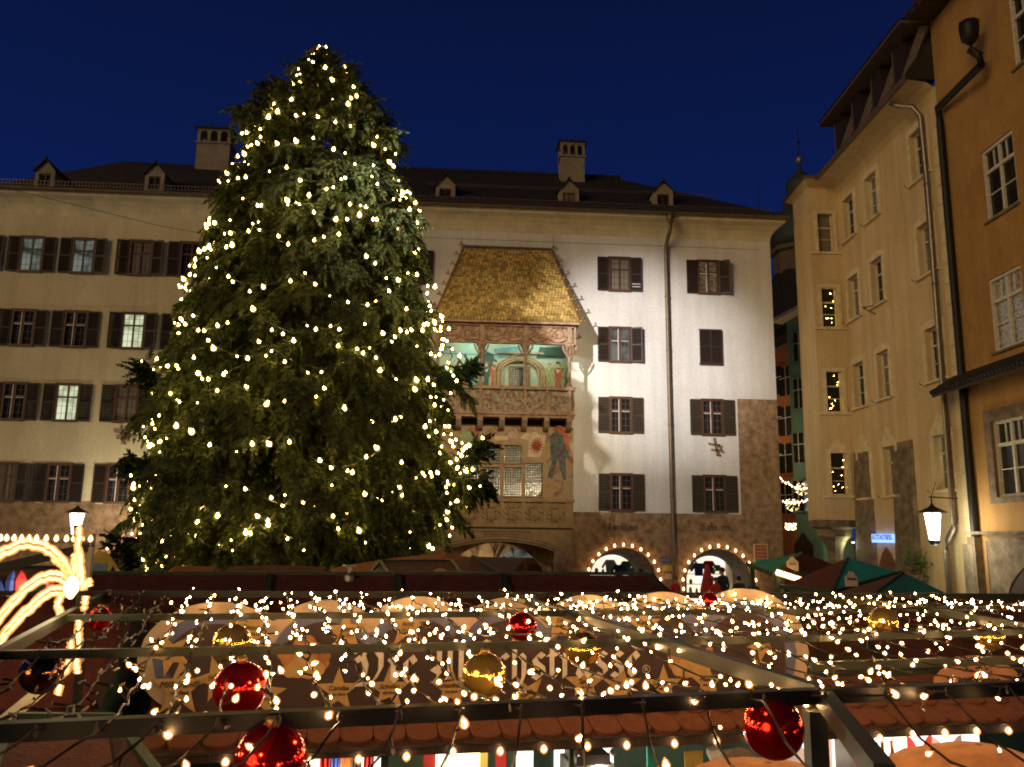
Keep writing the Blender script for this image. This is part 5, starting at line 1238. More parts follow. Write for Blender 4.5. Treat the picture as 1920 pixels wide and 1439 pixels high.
for j in range(16): add_twig(np.array((ptop.x, TY, ptop.z-.9+j*.03)), np.array((nr.randn()*.3, nr.randn()*.3, 1.0)), .8, 0, .9)
V = np.concatenate(VV); F = np.concatenate(FF)
me = bpy.data.meshes.new('crown'); me.vertices.add(len(V)); me.vertices.foreach_set('co', V.astype(np.float32).ravel())
me.loops.add(F.size); me.loops.foreach_set('vertex_index', F.astype(np.int32).ravel()); me.polygons.add(len(F)); me.polygons.foreach_set('loop_start', np.arange(0, F.size, 5, dtype=np.int32)); me.polygons.foreach_set('loop_total', np.full(len(F), 5, dtype=np.int32))
me.update(calc_edges=True)
at = me.attributes.new('shade', 'FLOAT', 'POINT'); at.data.foreach_set('value', np.concatenate([np.full(len(v), c, dtype=np.float32) for v, c in zip(VV, CC)]))
m, nt_, b = nodes('spruce_needles'); L = nt_.links.new; N = nt_.nodes.new
a_ = N('ShaderNodeAttribute'); a_.attribute_name = 'shade'; g_ = N('ShaderNodeNewGeometry'); r_ = N('ShaderNodeValToRGB'); mx = N('ShaderNodeMath'); mx.operation = 'MULTIPLY_ADD'; mx.inputs[1].default_value = .55
L(g_.outputs['Random Per Island'], mx.inputs[0]); sb = N('ShaderNodeMath'); sb.operation = 'SUBTRACT'; L(a_.outputs['Fac'], sb.inputs[0]); sb.inputs[1].default_value = .62; L(sb.outputs[0], mx.inputs[2]); L(mx.outputs[0], r_.inputs[0])
r_.color_ramp.elements[0].color = (.012, .026, .007, 1); r_.color_ramp.elements[1].color = (.155, .185, .060, 1); r_.color_ramp.elements[1].position = .95
L(r_.outputs[0], b.inputs['Base Color']); b.inputs['Roughness'].default_value = .75; b.inputs['Specular IOR Level'].default_value = .15
me.materials.append(m)
crown = link('crown', me, tree); crown['kind'] = 'stuff'
limb.build('limb', M['bark'], tree)
print('TREE faces', len(F), 'twigs', len(CC))
TS[0] = 1.0
# cones in the upper crown
cb = MB(); cb.lathe((0, 0, 0), [(.010, 0), (.032, -.04), (.036, -.11), (.02, -.17), (.004, -.19)], 6); cme_ = cb.mesh('pine_cone', M['cone'], True)
hi = [t for t in tips if t[3] > 10 and math.sin(t[2]) < .2 and t[1] > .3]
for i in range(90):
    pts, L_, az, zz0 = rnd.choice(hi); q = pts[7+rnd.randint(0, 1)]; o = link('pine_cone', cme_, tree, (q[0]+rnd.gauss(0, .08), q[1]-.1+rnd.gauss(0, .08), q[2]-.05)); s_ = rnd.uniform(.9, 1.5); o.scale = (s_, s_, s_)
# light chains: each runs in swags round the front of the crown
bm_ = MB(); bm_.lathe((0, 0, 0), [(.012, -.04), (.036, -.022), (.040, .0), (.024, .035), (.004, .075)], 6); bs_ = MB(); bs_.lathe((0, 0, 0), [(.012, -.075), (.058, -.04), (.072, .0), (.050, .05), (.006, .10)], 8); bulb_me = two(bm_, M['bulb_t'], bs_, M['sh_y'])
nch = 20; zlist = np.linspace(ptop.z-.25, 2.9, nch)
tot = 0
bulb_n = [5, 9, 13, 16, 19, 22, 25, 27, 29, 31, 32, 33, 34, 35, 36, 36, 36, 34, 30, 26]
for c in range(nch):
    zc = zlist[c]; n = bulb_n[c]; pts = []; ch_ = None
    lab = 'golden light chain %s from the top of the Christmas tree' % (ORD[c] if c else 'first')
    root = None; path = []
    NP = n*3
    bl_ = []
    for i in range(NP):
        t = i/(NP-1); az = R(-196+212*t) if c < nch-1 else R(-190+200*t)
        zz_ = zc-.55*abs(math.sin(t*math.pi*(3.5+c*.2)+c))*min(1, .25+c*.1)+.4*math.sin(t*6+c*1.3)*min(1, c*.12)
        rr_ = Rad(zz_, az)*(.93)+rnd.uniform(-.18, .05)*min(1, c*.25)
        p = (axis(zz_)+math.cos(az)*rr_, TY+math.sin(az)*rr_, zz_); path.append(p)
    mb = MB(); mb.tube(path, .014, 4, False); root = mb.build('light_chain', M['wire'])
    tag(root, lab, 'light chain', 'light chains on the Christmas tree')
    for i in range(n):
        j = min(NP-1, i*3+rnd.randint(0, 2)); p = path[j]
        o = link('bulb', bulb_me, root, (p[0]+rnd.gauss(0, .06), p[1]-.03, p[2]+rnd.gauss(-.02, .07))); s_ = rnd.choice((.4, .5, .6, .75, .75, .9, 1.1)); o.scale = (s_, s_, s_); o.rotation_euler = (rnd.uniform(-.6, .6), rnd.uniform(-.8, .3), 0); tot += 1
# loose vertical runs of bulbs near the left and right edges of the crown
for lab, pxs in (('short golden light chain down the lower left edge of the tree', [(340, 600), (336, 625), (343, 640), (332, 668), (345, 660), (333, 700), (300, 690), (350, 735), (295, 760), (330, 795), (290, 805), (298, 830), (326, 845), (337, 850), (318, 840), (300, 850), (295, 870), (322, 888), (290, 893), (345, 842), (285, 912), (300, 908), (262, 912)]),
                 ('short golden light chain down the lower left skirt of the tree', [(252, 938), (245, 955), (258, 962), (262, 950), (250, 975), (268, 985), (262, 1000), (270, 1030), (276, 1065), (268, 1050), (273, 1075), (255, 1010)]),
                 ('golden light chain down the right edge of the tree in front of the balcony', [(830, 648), (848, 655), (862, 668), (838, 690), (850, 705), (856, 715), (845, 738), (832, 750), (808, 745), (815, 760), (806, 790), (818, 810), (840, 770), (835, 800), (832, 815), (828, 838), (825, 850)]),
                 ('golden light chain over the lowest right branches of the tree', [(842, 800), (855, 825), (868, 845), (880, 836), (865, 855), (845, 868), (863, 888), (840, 908), (838, 925), (868, 920), (880, 915), (845, 945), (840, 960), (838, 975), (848, 990), (843, 1005), (825, 985), (812, 990), (795, 985), (905, 822), (900, 912), (858, 940)])):
    pth = [atY(a, b_, TY-1.2) for a, b_ in pxs]; mb = MB(); mb.tube(pth, .008, 3, False); root = mb.build('light_chain', M['wire']); tag(root, lab, 'light chain', 'light chains on the Christmas tree')
    for p in pth:
        o = link('bulb', bulb_me, root, tuple(p)); s_ = rnd.choice((.5, .6, .8, .9)); o.scale = (s_, s_, s_); o.rotation_euler = (rnd.uniform(-.6, .6), rnd.uniform(-.8, .3), 0)
# two long boughs that stick out at the right, one at the left
for pxs in ([(800, 720), (840, 700), (868, 690), (880, 680)], [(800, 900), (850, 870), (890, 840), (902, 830)], [(800, 930), (860, 905), (900, 898), (912, 905)], [(330, 760), (300, 720), (280, 700), (272, 690)], [(320, 900), (280, 870), (255, 855), (245, 862)]):
    pth = [np.array(atY(a, b_, TY-.8)) for a, b_ in pxs]; 
    VV = []; FF = []; nv = 0; CC = []
    for a, b_ in zip(pth, pth[1:]):
        for i in range(36):
            t = rnd.random(); q = a+(b_-a)*t+np.array((rnd.gauss(0, .09), rnd.gauss(0, .2), rnd.gauss(-.10, .11)))*(1.15 if a is pth[0] else .8); d = (b_-a)/np.linalg.norm(b_-a); add_twig(q, d*.8+np.array((rnd.gauss(0, .4), rnd.gauss(0, .4), rnd.gauss(-.35, .35))), rnd.uniform(.7, 1.2), rnd.uniform(-1, 1), .8)
    v = np.concatenate(VV); f = np.concatenate(FF); me = bpy.data.meshes.new('bough'); me.from_pydata(v.tolist(), [], f.tolist()); me.materials.append(m)
    o = link('bough', me, tree); o['kind'] = 'stuff'
# small conifer at the left
sm = empty('small_fir', (0, 0, 0), 0, 'small dark fir at the left of the big Christmas tree', 'tree'); VV = []; FF = []; nv = 0; CC = []
YS = 18.0; bt = atY(222, 998, YS); 
for i in range(520):
    t = rnd.random()**.7; hz_ = bt.z-t*2.2; rr_ = (.10+t*.62); a = rnd.uniform(0, 6.28); 
    add_twig(np.array((bt.x+.1*t+math.cos(a)*rr_*.55, YS+math.sin(a)*rr_*.55, hz_)), np.array((math.cos(a), math.sin(a), rnd.uniform(-.2, .9))), rnd.uniform(.4, .75), rnd.uniform(-1, 1), .75)
v = np.concatenate(VV); f = np.concatenate(FF); me = bpy.data.meshes.new('crown'); me.from_pydata(v.tolist(), [], f.tolist()); me.materials.append(m); o = link('crown', me, sm); o['kind'] = 'stuff'
mb = MB(); mb.tube([(bt.x+.1, YS, 0), (bt.x, YS, bt.z)], [.07, .01], 6); mb.build('trunk', M['bark'], sm)
# ================================================================ arcade pavement in front of the houses
mb = MB(); mb.box(-30, 14, 25.5, 31.98, 0.004, .95); tag(mb.build('pavement', M['ground']), kind='structure')

# ================================================================ people
def person(name, loc, rz, shirt, trousers, hair, label, h=1.75, arms=None, lean_=0.0, group=None, head_turn=0, detail=False):
    s = h/1.75
    J = {'pel': (0, 0, .95), 'wst': (0, -.01-lean_*.3, 1.12), 'chs': (0, -.02-lean_, 1.36), 'nck': (0, -.02-lean_*1.3, 1.50), 'hd0': (0, -.04-lean_*1.5, 1.56), 'hd1': (0, -.05-lean_*1.6, 1.66), 'hd2': (0, -.03-lean_*1.6, 1.73)}
    rad = {'pel': (.155, .115), 'wst': (.14, .10), 'chs': (.175, .115), 'nck': (.055, .055), 'hd0': (.062, .07), 'hd1': (.078, .095), 'hd2': (.055, .07)}
    E_ = [('pel', 'wst'), ('wst', 'chs'), ('chs', 'nck'), ('nck', 'hd0'), ('hd0', 'hd1'), ('hd1', 'hd2')]
    arms = arms or [((.27, -.02, 1.12), (.25, -.14, .90)), ((-.27, -.02, 1.12), (-.25, -.14, .90))]
    for k, (s_, (elb, wr)) in enumerate(zip((1, -1), arms)):
        J[f'sh{k}'] = (s_*.18, -.02-lean_, 1.42); J[f'el{k}'] = elb; J[f'wr{k}'] = wr
        d = Vector(wr)-Vector(elb); d.normalize(); J[f'pm{k}'] = tuple(Vector(wr)+d*.07)
        rad[f'sh{k}'] = (.062, .062); rad[f'el{k}'] = (.045, .045); rad[f'wr{k}'] = (.030, .03); rad[f'pm{k}'] = (.042, .02)
        E_ += [('chs', f'sh{k}'), (f'sh{k}', f'el{k}'), (f'el{k}', f'wr{k}'), (f'wr{k}', f'pm{k}')]
        J[f'hp{k}'] = (s_*.09, 0, .86); J[f'kn{k}'] = (s_*.10, -.03, .48); J[f'an{k}'] = (s_*.10, .02, .08); J[f'ft{k}'] = (s_*.11, -.14, .04)
        rad[f'hp{k}'] = (.095, .10); rad[f'kn{k}'] = (.06, .06); rad[f'an{k}'] = (.045, .045); rad[f'ft{k}'] = (.045, .03)
        E_ += [('pel', f'hp{k}'), (f'hp{k}', f'kn{k}'), (f'kn{k}', f'an{k}'), (f'an{k}', f'ft{k}')]
    ks = list(J); me = bpy.data.meshes.new('body'); me.from_pydata([tuple(c*s for c in J[k]) for k in ks], [(ks.index(a), ks.index(b)) for a, b in E_], [])
    o = bpy.data.objects.new('body', me); sc.collection.objects.link(o)
    o.modifiers.new('s', 'SKIN'); 
    for i, k in enumerate(ks): me.skin_vertices[0].data[i].radius = (rad[k][0]*s, rad[k][1]*s); me.skin_vertices[0].data[i].use_root = (k == 'pel')
    sb_ = o.modifiers.new('b', 'SUBSURF'); sb_.levels = 2; sb_.render_levels = 2
    dg = bpy.context.evaluated_depsgraph_get(); dg.update(); me2 = bpy.data.meshes.new_from_object(o.evaluated_get(dg)); bpy.data.objects.remove(o)
    me2.name = 'body'; me2.materials.clear()
    for mm in (M['skin'], M[shirt], M[trousers]): me2.materials.append(mm)
    w_ = [Vector(J[f'wr{k}'])*s for k in (0, 1)]
    for p in me2.polygons:
        c = p.center; p.use_smooth = True
        if c.z > 1.50*s or min((c-w).length for w in w_) < .075*s or min((c-Vector(J[f'pm{k}'])*s).length for k in (0, 1)) < .08*s: p.material_index = 0
        elif c.z > .93*s: p.material_index = 1
        else: p.material_index = 2
    root = empty(name, loc, rz, label, 'person', group); link('body', me2, root)
    hz = Vector(J['hd1'])*s
    hm = MB()          # hair: cap shaped over the skull
    hm.lathe((0, 0, 0), [(.094*s, -.03*s), (.101*s, .02*s), (.092*s, .07*s), (.06*s, .105*s), (.02*s, .118*s)], 12, sy=1.12)
    o = hm.build('hair', M[hair], root, True); o.location = hz+Vector((0, .018*s, .012*s)); o.rotation_euler = (R(-14), 0, 0)
    f = MB(); f.lathe((0, 0, 0), [(.004, -.02*s), (.016*s, -.012*s), (.012*s, .005), (.004, .02*s)], 6, sy=1.3); o = f.build('nose', M['skin'], root, True); o.location = hz+Vector((0, -.103*s, -.012*s))
    for s_ in (-1, 1):
        f = MB(); f.lathe((0, 0, 0), [(.003, -.008), (.010, 0), (.003, .008)], 6, sy=.6); o = f.build('eye', M['ink'], root); o.location = hz+Vector((s_*.032*s, -.088*s, .012*s))
        f = MB(); f.lathe((0, 0, 0), [(.006, -.03*s), (.014*s, 0), (.016*s, .02*s), (.006, .032*s)], 6, sx=.5); o = f.build('ear', M['skin'], root, True); o.location = hz+Vector((s_*.084*s, .0, -.005))
    if detail:
        for k in (0, 1):
            pm = Vector(J[f'pm{k}'])*s; d = (pm-w_[k]).normalized(); sd = d.cross(Vector((0, 0, 1))).normalized(); 
            for j in range(4):
                f = MB(); a = pm+sd*(.024-.016*j)+d*.005; l = (.062, .074, .070, .055)[j]; f.tube([a-d*.03, a+d*l*.5, a+d*l*.8+Vector((0, 0, -.02)), a+d*l+Vector((0, 0, -.035))], [.011, .010, .009, .006], 6); f.build('finger', M['skin'], root, True)
            f = MB(); a = pm-d*.03; f.tube([a, a+sd*.03*(1 if k else -1)+d*.02, a+sd*.045*(1 if k else -1)+d*.055], [.012, .011, .007], 6); f.build('thumb', M['skin'], root, True)
    return root

# ================================================================ the market stall in front: roof, board, lit counter
MKT = 7.5
Bd = Plane(0, 6.57, MKT)
stall = empty('market_stall', (0, 6.57, 0), R(MKT), 'long front market stall with scalloped brown shingle roof and lit counter', 'market stall', 'market stalls')
yE = -.45; PEv = Plane(*Bd.world(0, yE, 0)[:2], MKT)
ze = (PEv(500, 1397)[1]+PEv(1200, 1385)[1]+PEv(1700, 1366)[1])/3
xa_, xb_ = PEv(238, 1397)[0], PEv(1920, 1360)[0]+2.0
zbb = Bd(700, 1340)[1]
slope = .30
xRt = Bd(1545, 1300)[0]            # right of here the roof shows up to its ridge
PRi = Plane(*Bd.world(0, .35, 0)[:2], MKT); yR = .35
zRi = ze+slope*(yR-yE)
mb = MB(); mb.quad((xa_, yE, ze), (xb_, yE, ze), (xb_, yR, zRi), (xa_, yR, zRi)); mb.quad((xa_, yE, ze-.02), (xa_, yR, zRi-.02), (xb_, yR, zRi-.02), (xb_, yE, ze-.02)); mb.quad((xa_, yR, zRi), (xb_, yR, zRi), (xb_, 1.6, ze), (xa_, 1.6, ze)); mb.build('roof', M['wood_d'], stall)
mb = MB(); mb.box(xa_, xb_, yE-.03, yE, ze-.065, ze+.0); mb.build('fascia', M['wood_d'], stall)
mb = MB(); mb.box(xa_, xb_, yR-.03, yR+.03, zRi, zRi+.04); mb.build('ridge_board', M['steel'], stall)
tw, th = .225, .27
ts = MB(); top = [(-tw/2+.005, th*1.25), (tw/2-.005, th*1.25)]
bot = [(tw/2*math.cos(t)*.97, th*.42-th*.42*math.sin(t)**.8) for t in [math.pi*i/10 for i in range(11)]]
out = [(top[0][0], top[0][1]), (top[1][0], top[1][1])]+bot
k = len(out); ts.v = [(x, z, .022-.020*(z/(th*1.25))) for x, z in out]+[(x, z, -.006) for x, z in out]
ts.f = [tuple(range(k))[::-1]]+[(i, (i+1) % k, k+(i+1) % k, k+i) for i in range(k)]
sh_me = ts.mesh('shingle', M['stallbrown']); ang_ = math.atan(slope)
nrow = int(math.hypot(yR-yE, zRi-ze)/th+.6)
sh_n = 0
for r_ in range(nrow):
    xx = xa_+(tw/2 if r_ % 2 else 0)+tw/2
    while xx < xb_-tw/2:
        if (r_ < 3 or xx > xRt) and xx < PEv(1920, 1360)[0]+.3:
            t = r_*th; o = link('shingle', sh_me, stall, (xx, yE+t*math.cos(ang_), ze+t*math.sin(ang_)+.006)); o.rotation_euler = (ang_+random.uniform(-.01, .01), random.uniform(-.012, .012), 0); sh_n += 1
        xx += tw
print('shingles', sh_n)
# counter inside: everything in stall-local coordinates; px helper on two depths
yi = -.15; PI_ = Plane(*Bd.world(0, yi, 0)[:2], MKT); yb_ = .75; PBk = Plane(*Bd.world(0, yb_, 0)[:2], MKT)
zi0 = .9
mb = MB(); mb.quad((xa_, yb_+.05, 0), (xb_, yb_+.05, 0), (xb_, yb_+.05, 2.6), (xa_, yb_+.05, 2.6)); mb.build('back_wall', M['greenwood'], stall)
mb = MB(); mb.box(xa_, xb_, -.42, -.20, 0, 1.0); mb.box(xa_, xb_, -.5, -.15, 1.0, 1.05); mb.build('counter', M['greenwood'], stall)
mb = MB(); mb.quad((xa_, -.4, 0), (xa_, yb_, 0), (xa_, yb_, 2.4), (xa_, -.4, ze)); mb.build('side_wall', M['greenwood'], stall)
def panel(px0, px1, py0, m, y=None, name='panel', parent=None, P_=None, zlo=1.1):
    P_ = P_ or PI_; yy = yi if y is None else y; P2_ = Plane(*Bd.world(0, yy, 0)[:2], MKT); a = P2_(px0, py0); b = P2_(px1, py0)
    return MB().box(a[0], b[0], yy, yy+.03, zlo, a[1]).build(name, M[m], parent or stall)
for (a, b, c, m_) in ((818, 900, 1405, 'yellow_lit'), (969, 1000, 1402, 'white_lit'), (1040, 1066, 1398, 'white_lit')): panel(a, b, c, m_, .3, 'light_panel')
for (a, b, c, m_) in ((795, 816, 1395, 'red_cloth'), (901, 915, 1395, 'yellow'), (930, 950, 1395, 'red_cloth'), (952, 968, 1395, 'greenwood'), (1001, 1039, 1390, 'greenwood')): panel(a, b, c, m_, .32, 'wall_panel')
for a, b in ((716, 730), (1068, 1076), (1214, 1228)): panel(a, b, 1385, 'teal' if a > 1200 else 'greenwood', -.36, 'post')
panel(1078, 1150, 1395, 'white_lit', .5, 'light_panel'); panel(580, 716, 1410, 'white_lit', .6, 'light_panel')
# grill with hinged lid
gx = PI_(1110, 1425); mb = MB(); mb.box(gx[0]-.17, gx[0]+.15, -.2, .15, 1.05, gx[1]-.02); mb.box(gx[0]-.14, gx[0]+.12, -.22, .12, gx[1]-.02, gx[1]+.05)
for s_ in (-.15, .13): mb.lathe((gx[0]+s_, -.25, gx[1]+.05), [(.02, 0), (.03, .02), (.01, .05)], 8)
o = mb.build('grill', M['grey'], None); o.location = (0, 6.57, 0); o.rotation_euler = (0, 0, R(MKT)); tag(o, 'grey metal grill with knobs inside the lit stall', 'grill')
# hanging coloured cloths and glasses at the left of the counter
for i, (a, b, m_) in enumerate(((600, 622, 'red_cloth'), (622, 640, 'blue_cloth'), (640, 662, 'stallorange'), (662, 680, 'dark_cloth'), (684, 704, 'red_cloth'))):
    q = PI_(a, 1414), PI_(b, 1414); mb = MB(); n = 5
    for j in range(n): 
        x0_, x1_ = q[0][0]+(q[1][0]-q[0][0])*j/n, q[0][0]+(q[1][0]-q[0][0])*(j+1)/n; mb.quad((x0_, .02*(j % 2), 1.2), (x1_, .02*((j+1) % 2), 1.2), (x1_, .02*((j+1) % 2), q[0][1]-.03*j/n), (x0_, .02*(j % 2), q[0][1]-.03*(j-1)/n))
    o = mb.build('hanging_cloth', M[m_]); o.location = (0, 6.57, 0); o.rotation_euler = (0, 0, R(MKT)); tag(o, ['red cloth hanging leftmost in the stall opening', 'blue cloth beside the leftmost red cloth in the stall', 'orange cloth in the middle of the hanging cloths', 'dark cloth left of the last red cloth in the stall', 'red cloth hanging next to the green post'][i], 'cloth')
def bottle(parent, x, y, z, m1, lab=None, s=1.0):
    mb = MB(); mb.lathe((x, y, z), [(.034*s, 0), (.036*s, .16*s), (.014*s, .20*s), (.012*s, .26*s)], 10); o = mb.build('bottle', M[m1], None, True); o.location = (0, 6.57, 0); o.rotation_euler = (0, 0, R(MKT))
    mb = MB(); mb.lathe((x, y, z), [(.0135*s, .225*s), (.0135*s, .29*s)], 8); mb.build('cap', M['giltiron'], o); mb = MB(); mb.lathe((x, y, z), [(.037*s, .03*s), (.037*s, .11*s)], 10); mb.build('label', M['p_blue'], o)
    tag(o, lab, 'bottle', 'bottles of orange punch'); return o
M['amber'] = mat('amber_liquid', (.70, .16, .02), .1, scale=3)
for i, px in enumerate((1643, 1657, 1678)):
    q = PI_(px, 1392); bottle(stall, q[0], yi+.02*i, q[1]-.29, 'amber', ['orange bottle leftmost of the three on the counter', 'orange bottle in the middle of three on the counter', 'orange bottle rightmost of the three on the counter'][i])
# right-hand counter: bright back, scalloped bunting
panel(1488, 1835, 1372, 'white_lit', .45, 'light_panel')
xx0 = Plane(*Bd.world(0, .25, 0)[:2], MKT)
M['pinkish'] = mat('pink_bunting', (.60, .42, .40), .8, scale=4)
for i, (a, b, m_) in enumerate(((1470, 1560, 'pinkish'), (1565, 1640, 'grey'), (1700, 1745, 'red_cloth'), (1745, 1800, 'pinkish'), (1600, 1624, 'red_cloth'))):
    p0, p1 = xx0(a, 1405), xx0(b, 1405); w_ = p1[0]-p0[0]; mb = MB()
    pts = [(p0[0], 1.2), (p1[0], 1.2)]+[(p1[0]-w_*j/8, p0[1]+(-.05+.16*abs(math.cos(math.pi*j/8)))*1.0) for j in range(9)]
    mb.prism(pts, .25-.01*i, .26-.01*i); o = mb.build('bunting', M[m_]); o.location = (0, 6.57, 0); o.rotation_euler = (0, 0, R(MKT)); tag(o, ['pale pink scalloped cloth right of the red ball', 'grey scalloped cloth left of the bottles', 'red scalloped cloth right of the bottles', 'pink scalloped cloth farthest right in the bright stall', 'narrow red cloth left of the bottles'][i], 'cloth')
for px in (900, 1120, 1330, 1600, 1780): 
    q = PI_(px, 1420); v = Bd.world(q[0], -.2, 2.0); lamp('POINT', 'stall_lamp', v, 12, (1, .85, .62), .03)
q = PI_(650, 1420); lamp('POINT', 'stall_lamp', Bd.world(q[0], -.1, 1.95), 5, (1, .85, .6), .05)
# people at the counter
qp = PI_(1180, 1400); v = Bd.world(qp[0], .12, 0); person('person', (v.x, v.y, .22), R(MKT), 'white_cloth', 'dark_cloth', 'hair', 'stall worker in white shirt and red apron reaching over the counter', 1.66, [((.34, -.25, 1.22), (.38, -.48, 1.10)), ((-.30, -.25, 1.30), (-.24, -.50, 1.12))], .10, detail=True)
ap = MB(); 
for j in range(8):
    a0, a1 = -1.2+j*.3, -1.2+(j+1)*.3; ap.quad((.16*math.sin(a0)*1.15, -.17-.12*math.cos(a0), .75), (.16*math.sin(a1)*1.15, -.17-.12*math.cos(a1), .75), (.13*math.sin(a1), -.19-.11*math.cos(a1), 1.42), (.13*math.sin(a0), -.19-.11*math.cos(a0), 1.42))
pr_o = bpy.data.objects['person']; ap.build('apron', M['red_cloth'], pr_o)
qp = PI_(1245, 1400); v = Bd.world(qp[0], .02, 0); person('person', (v.x, v.y, .24), R(MKT), 'dark_cloth', 'dark_cloth', 'hair', 'stall worker in a dark jacket bending behind the counter', 1.70, [((.28, -.2, 1.15), (.2, -.42, 1.12)), ((-.28, -.2, 1.15), (-.2, -.42, 1.12))], .06, detail=True)
qp = PEv(1288, 1424); v = Bd.world(qp[0], -1.35, 0); zt_ = Plane(*Bd.world(0, -1.35, 0)[:2], MKT)(1288, 1414)[1]; person('person', (v.x, v.y, zt_-1.78), R(MKT+180), 'dark_cloth', 'dark_cloth', 'hair_g', 'customer with short grey brown hair standing at the stall counter', 1.75, detail=True)
# paper sheet and food boxes
q = PI_(1266, 1398), PI_(1300, 1426); mb = MB(); mb.box(q[0][0], q[1][0], -.33, -.32, q[1][1], q[0][1]); o = mb.build('paper_sheet', M['yellow'], None, loc=(0, 6.57, 0), rot=(0, 0, R(MKT))); tag(o, 'yellow paper sheet hanging beside the bending stall worker', 'paper')
for i, (a, b) in enumerate(((1322, 1408), (1348, 1414), (1372, 1424))):
    q = PI_(a, b); mb = MB(); w_ = .07; mb.lathe((0, 0, 0), [(w_*.8, -.05), (w_*1.1, .03), (w_*.9, .07)], 4, rot=1); o = mb.build('food_box', M['white_cloth']); v = Bd.world(q[0], -.35, q[1]); o.location = v; o.rotation_euler = (.1, .25*(i-1), R(20*i)); tag(o, ['white food box leftmost on the raised shelf', 'white food box in the middle of the raised shelf', 'white food box rightmost on the raised shelf'][i], 'box', 'food boxes on the stall shelf')
q0, q1 = PI_(1318, 1418), PI_(1395, 1440); mb = MB(); mb.bar((q0[0], -.35, q0[1]-.03), (q1[0], -.35, q1[1]-.03), .2, .02); mb.build('shelf', M['wood'], stall)
# big round bulbs along the eave
ev = MB(); pts = [(PEv(a, b)) for a, b in ((268, 1432), (425, 1425), (582, 1424), (672, 1420), (761, 1415), (847, 1406), (935, 1405), (1016, 1401), (1097, 1396), (1170, 1394), (1259, 1391), (1337, 1386), (1400, 1383), (1641, 1381), (1703, 1373), (1762, 1371), (1821, 1368), (1880, 1367))]
ev.tube([(x, yE-.06, z+.05) for x, z in pts], .006, 4, False); eg_ = ev.build('eave_garland', M['wire']); eg_.location = (0, 6.57, 0); eg_.rotation_euler = (0, 0, R(MKT)); tag(eg_, 'row of large bulbs along the eave of the front stall', 'light garland')
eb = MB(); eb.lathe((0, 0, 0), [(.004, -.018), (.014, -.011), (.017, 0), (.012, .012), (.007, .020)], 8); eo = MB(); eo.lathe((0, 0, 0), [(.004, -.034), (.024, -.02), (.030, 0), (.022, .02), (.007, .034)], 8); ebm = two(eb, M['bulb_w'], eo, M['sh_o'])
for x, z in pts: link('bulb', ebm, eg_, (x, yE-.06, z))

# ---------------------------------------------------------------- the painted board on the roof
bd = empty('sign_board', (0, 6.57, 0), R(MKT), 'big painted board with clouds, gold stars and white blackletter words', 'sign')
cl = [(400, 1236, 147, 118), (606, 1232, 122, 112), (782, 1230, 122, 112), (952, 1232, 110, 108), (1104, 1230, 108, 108), (1245, 1226, 106, 107), (1398, 1226, 116, 110)]
def bl(px, py): return Bd(px, py)
mpp = (bl(800, 1200)[0]-bl(700, 1200)[0])/100; mpz = (bl(750, 1200)[1]-bl(750, 1300)[1])/100
def cloud_layer(name, k, m, y, y1, bot):
    """outline = upper envelope of the cloud discs, flat foot, round ends"""
    es = [(bl(cx, cy)[0], bl(cx, cy)[1], rx*mpp*k*(1+(cx-750)*.00035), ry*mpz*k*(1+(cx-750)*.00035)) for cx, cy, rx, ry in cl]
    xa = es[0][0]-es[0][2]; xb = es[-1][0]+es[-1][2]; n = 150; mb = MB(); tp = []; bt_ = []
    for i in range(n+1):
        x = xa+(xb-xa)*i/n; zt = -9; zb = 9
        for j, (cx, cz, rx, rz2) in enumerate(es):
            t = (x-cx)/rx
            if abs(t) <= 1.0001: zt = max(zt, cz+rz2*math.sqrt(max(0, 1-t*t))); 
        if zt < 0: zt = es[0][1]+.1
        c0, c1 = es[0], es[-1]
        zb = c0[1]-c0[3]
        if x < c0[0]: zb = c0[1]-c0[3]*math.sqrt(max(0, 1-((x-c0[0])/c0[2])**2))
        if x > c1[0]: zb = c1[1]-c1[3]*math.sqrt(max(0, 1-((x-c1[0])/c1[2])**2))
        tp.append((x, zt)); bt_.append((x, zb))
    for i in range(n):
        (x0_, z1), (x1_, z2) = tp[i], tp[i+1]; (_, b1), (_, b2) = bt_[i], bt_[i+1]
        mb.quad((x0_, y, b1), (x1_, y, b2), (x1_, y, z2), (x0_, y, z1)); mb.quad((x0_, y1, b1), (x0_, y1, z1), (x1_, y1, z2), (x1_, y1, b2)); mb.quad((x0_, y, z1), (x1_, y, z2), (x1_, y1, z2), (x0_, y1, z1)); mb.quad((x0_, y, b1), (x0_, y1, b1), (x1_, y1, b2), (x1_, y, b2))
    return mb.build(name, m, bd)
cloud_layer('cloud_border', 1.0, M['cream'], 0, .03, 0); cloud_layer('blue_ground', .80, M['blueboard'], -.006, -.002, 0); cloud_layer('dark_ground', .62, M['darkboard'], -.012, -.008, 0)
q0, q1 = bl(330, 1215), bl(1470, 1215); zb0 = bl(700, 1342)[1]
mb = MB(); mb.quad((q0[0], -.014, zb0), (q1[0], -.014, zb0), (q1[0], -.014, q0[1]-.03), (q0[0], -.014, q0[1]-.03)); mb.build('dark_ground', M['darkboard'], bd)
star = []
for j in range(10):
    t = math.pi/2+j*math.pi/5; r_ = 1 if j % 2 == 0 else .40; star.append((r_*math.cos(t), r_*math.sin(t)))
st_me = MB().prism(star[::-1], -.004, 0).mesh('gold_star', M['starcard'])
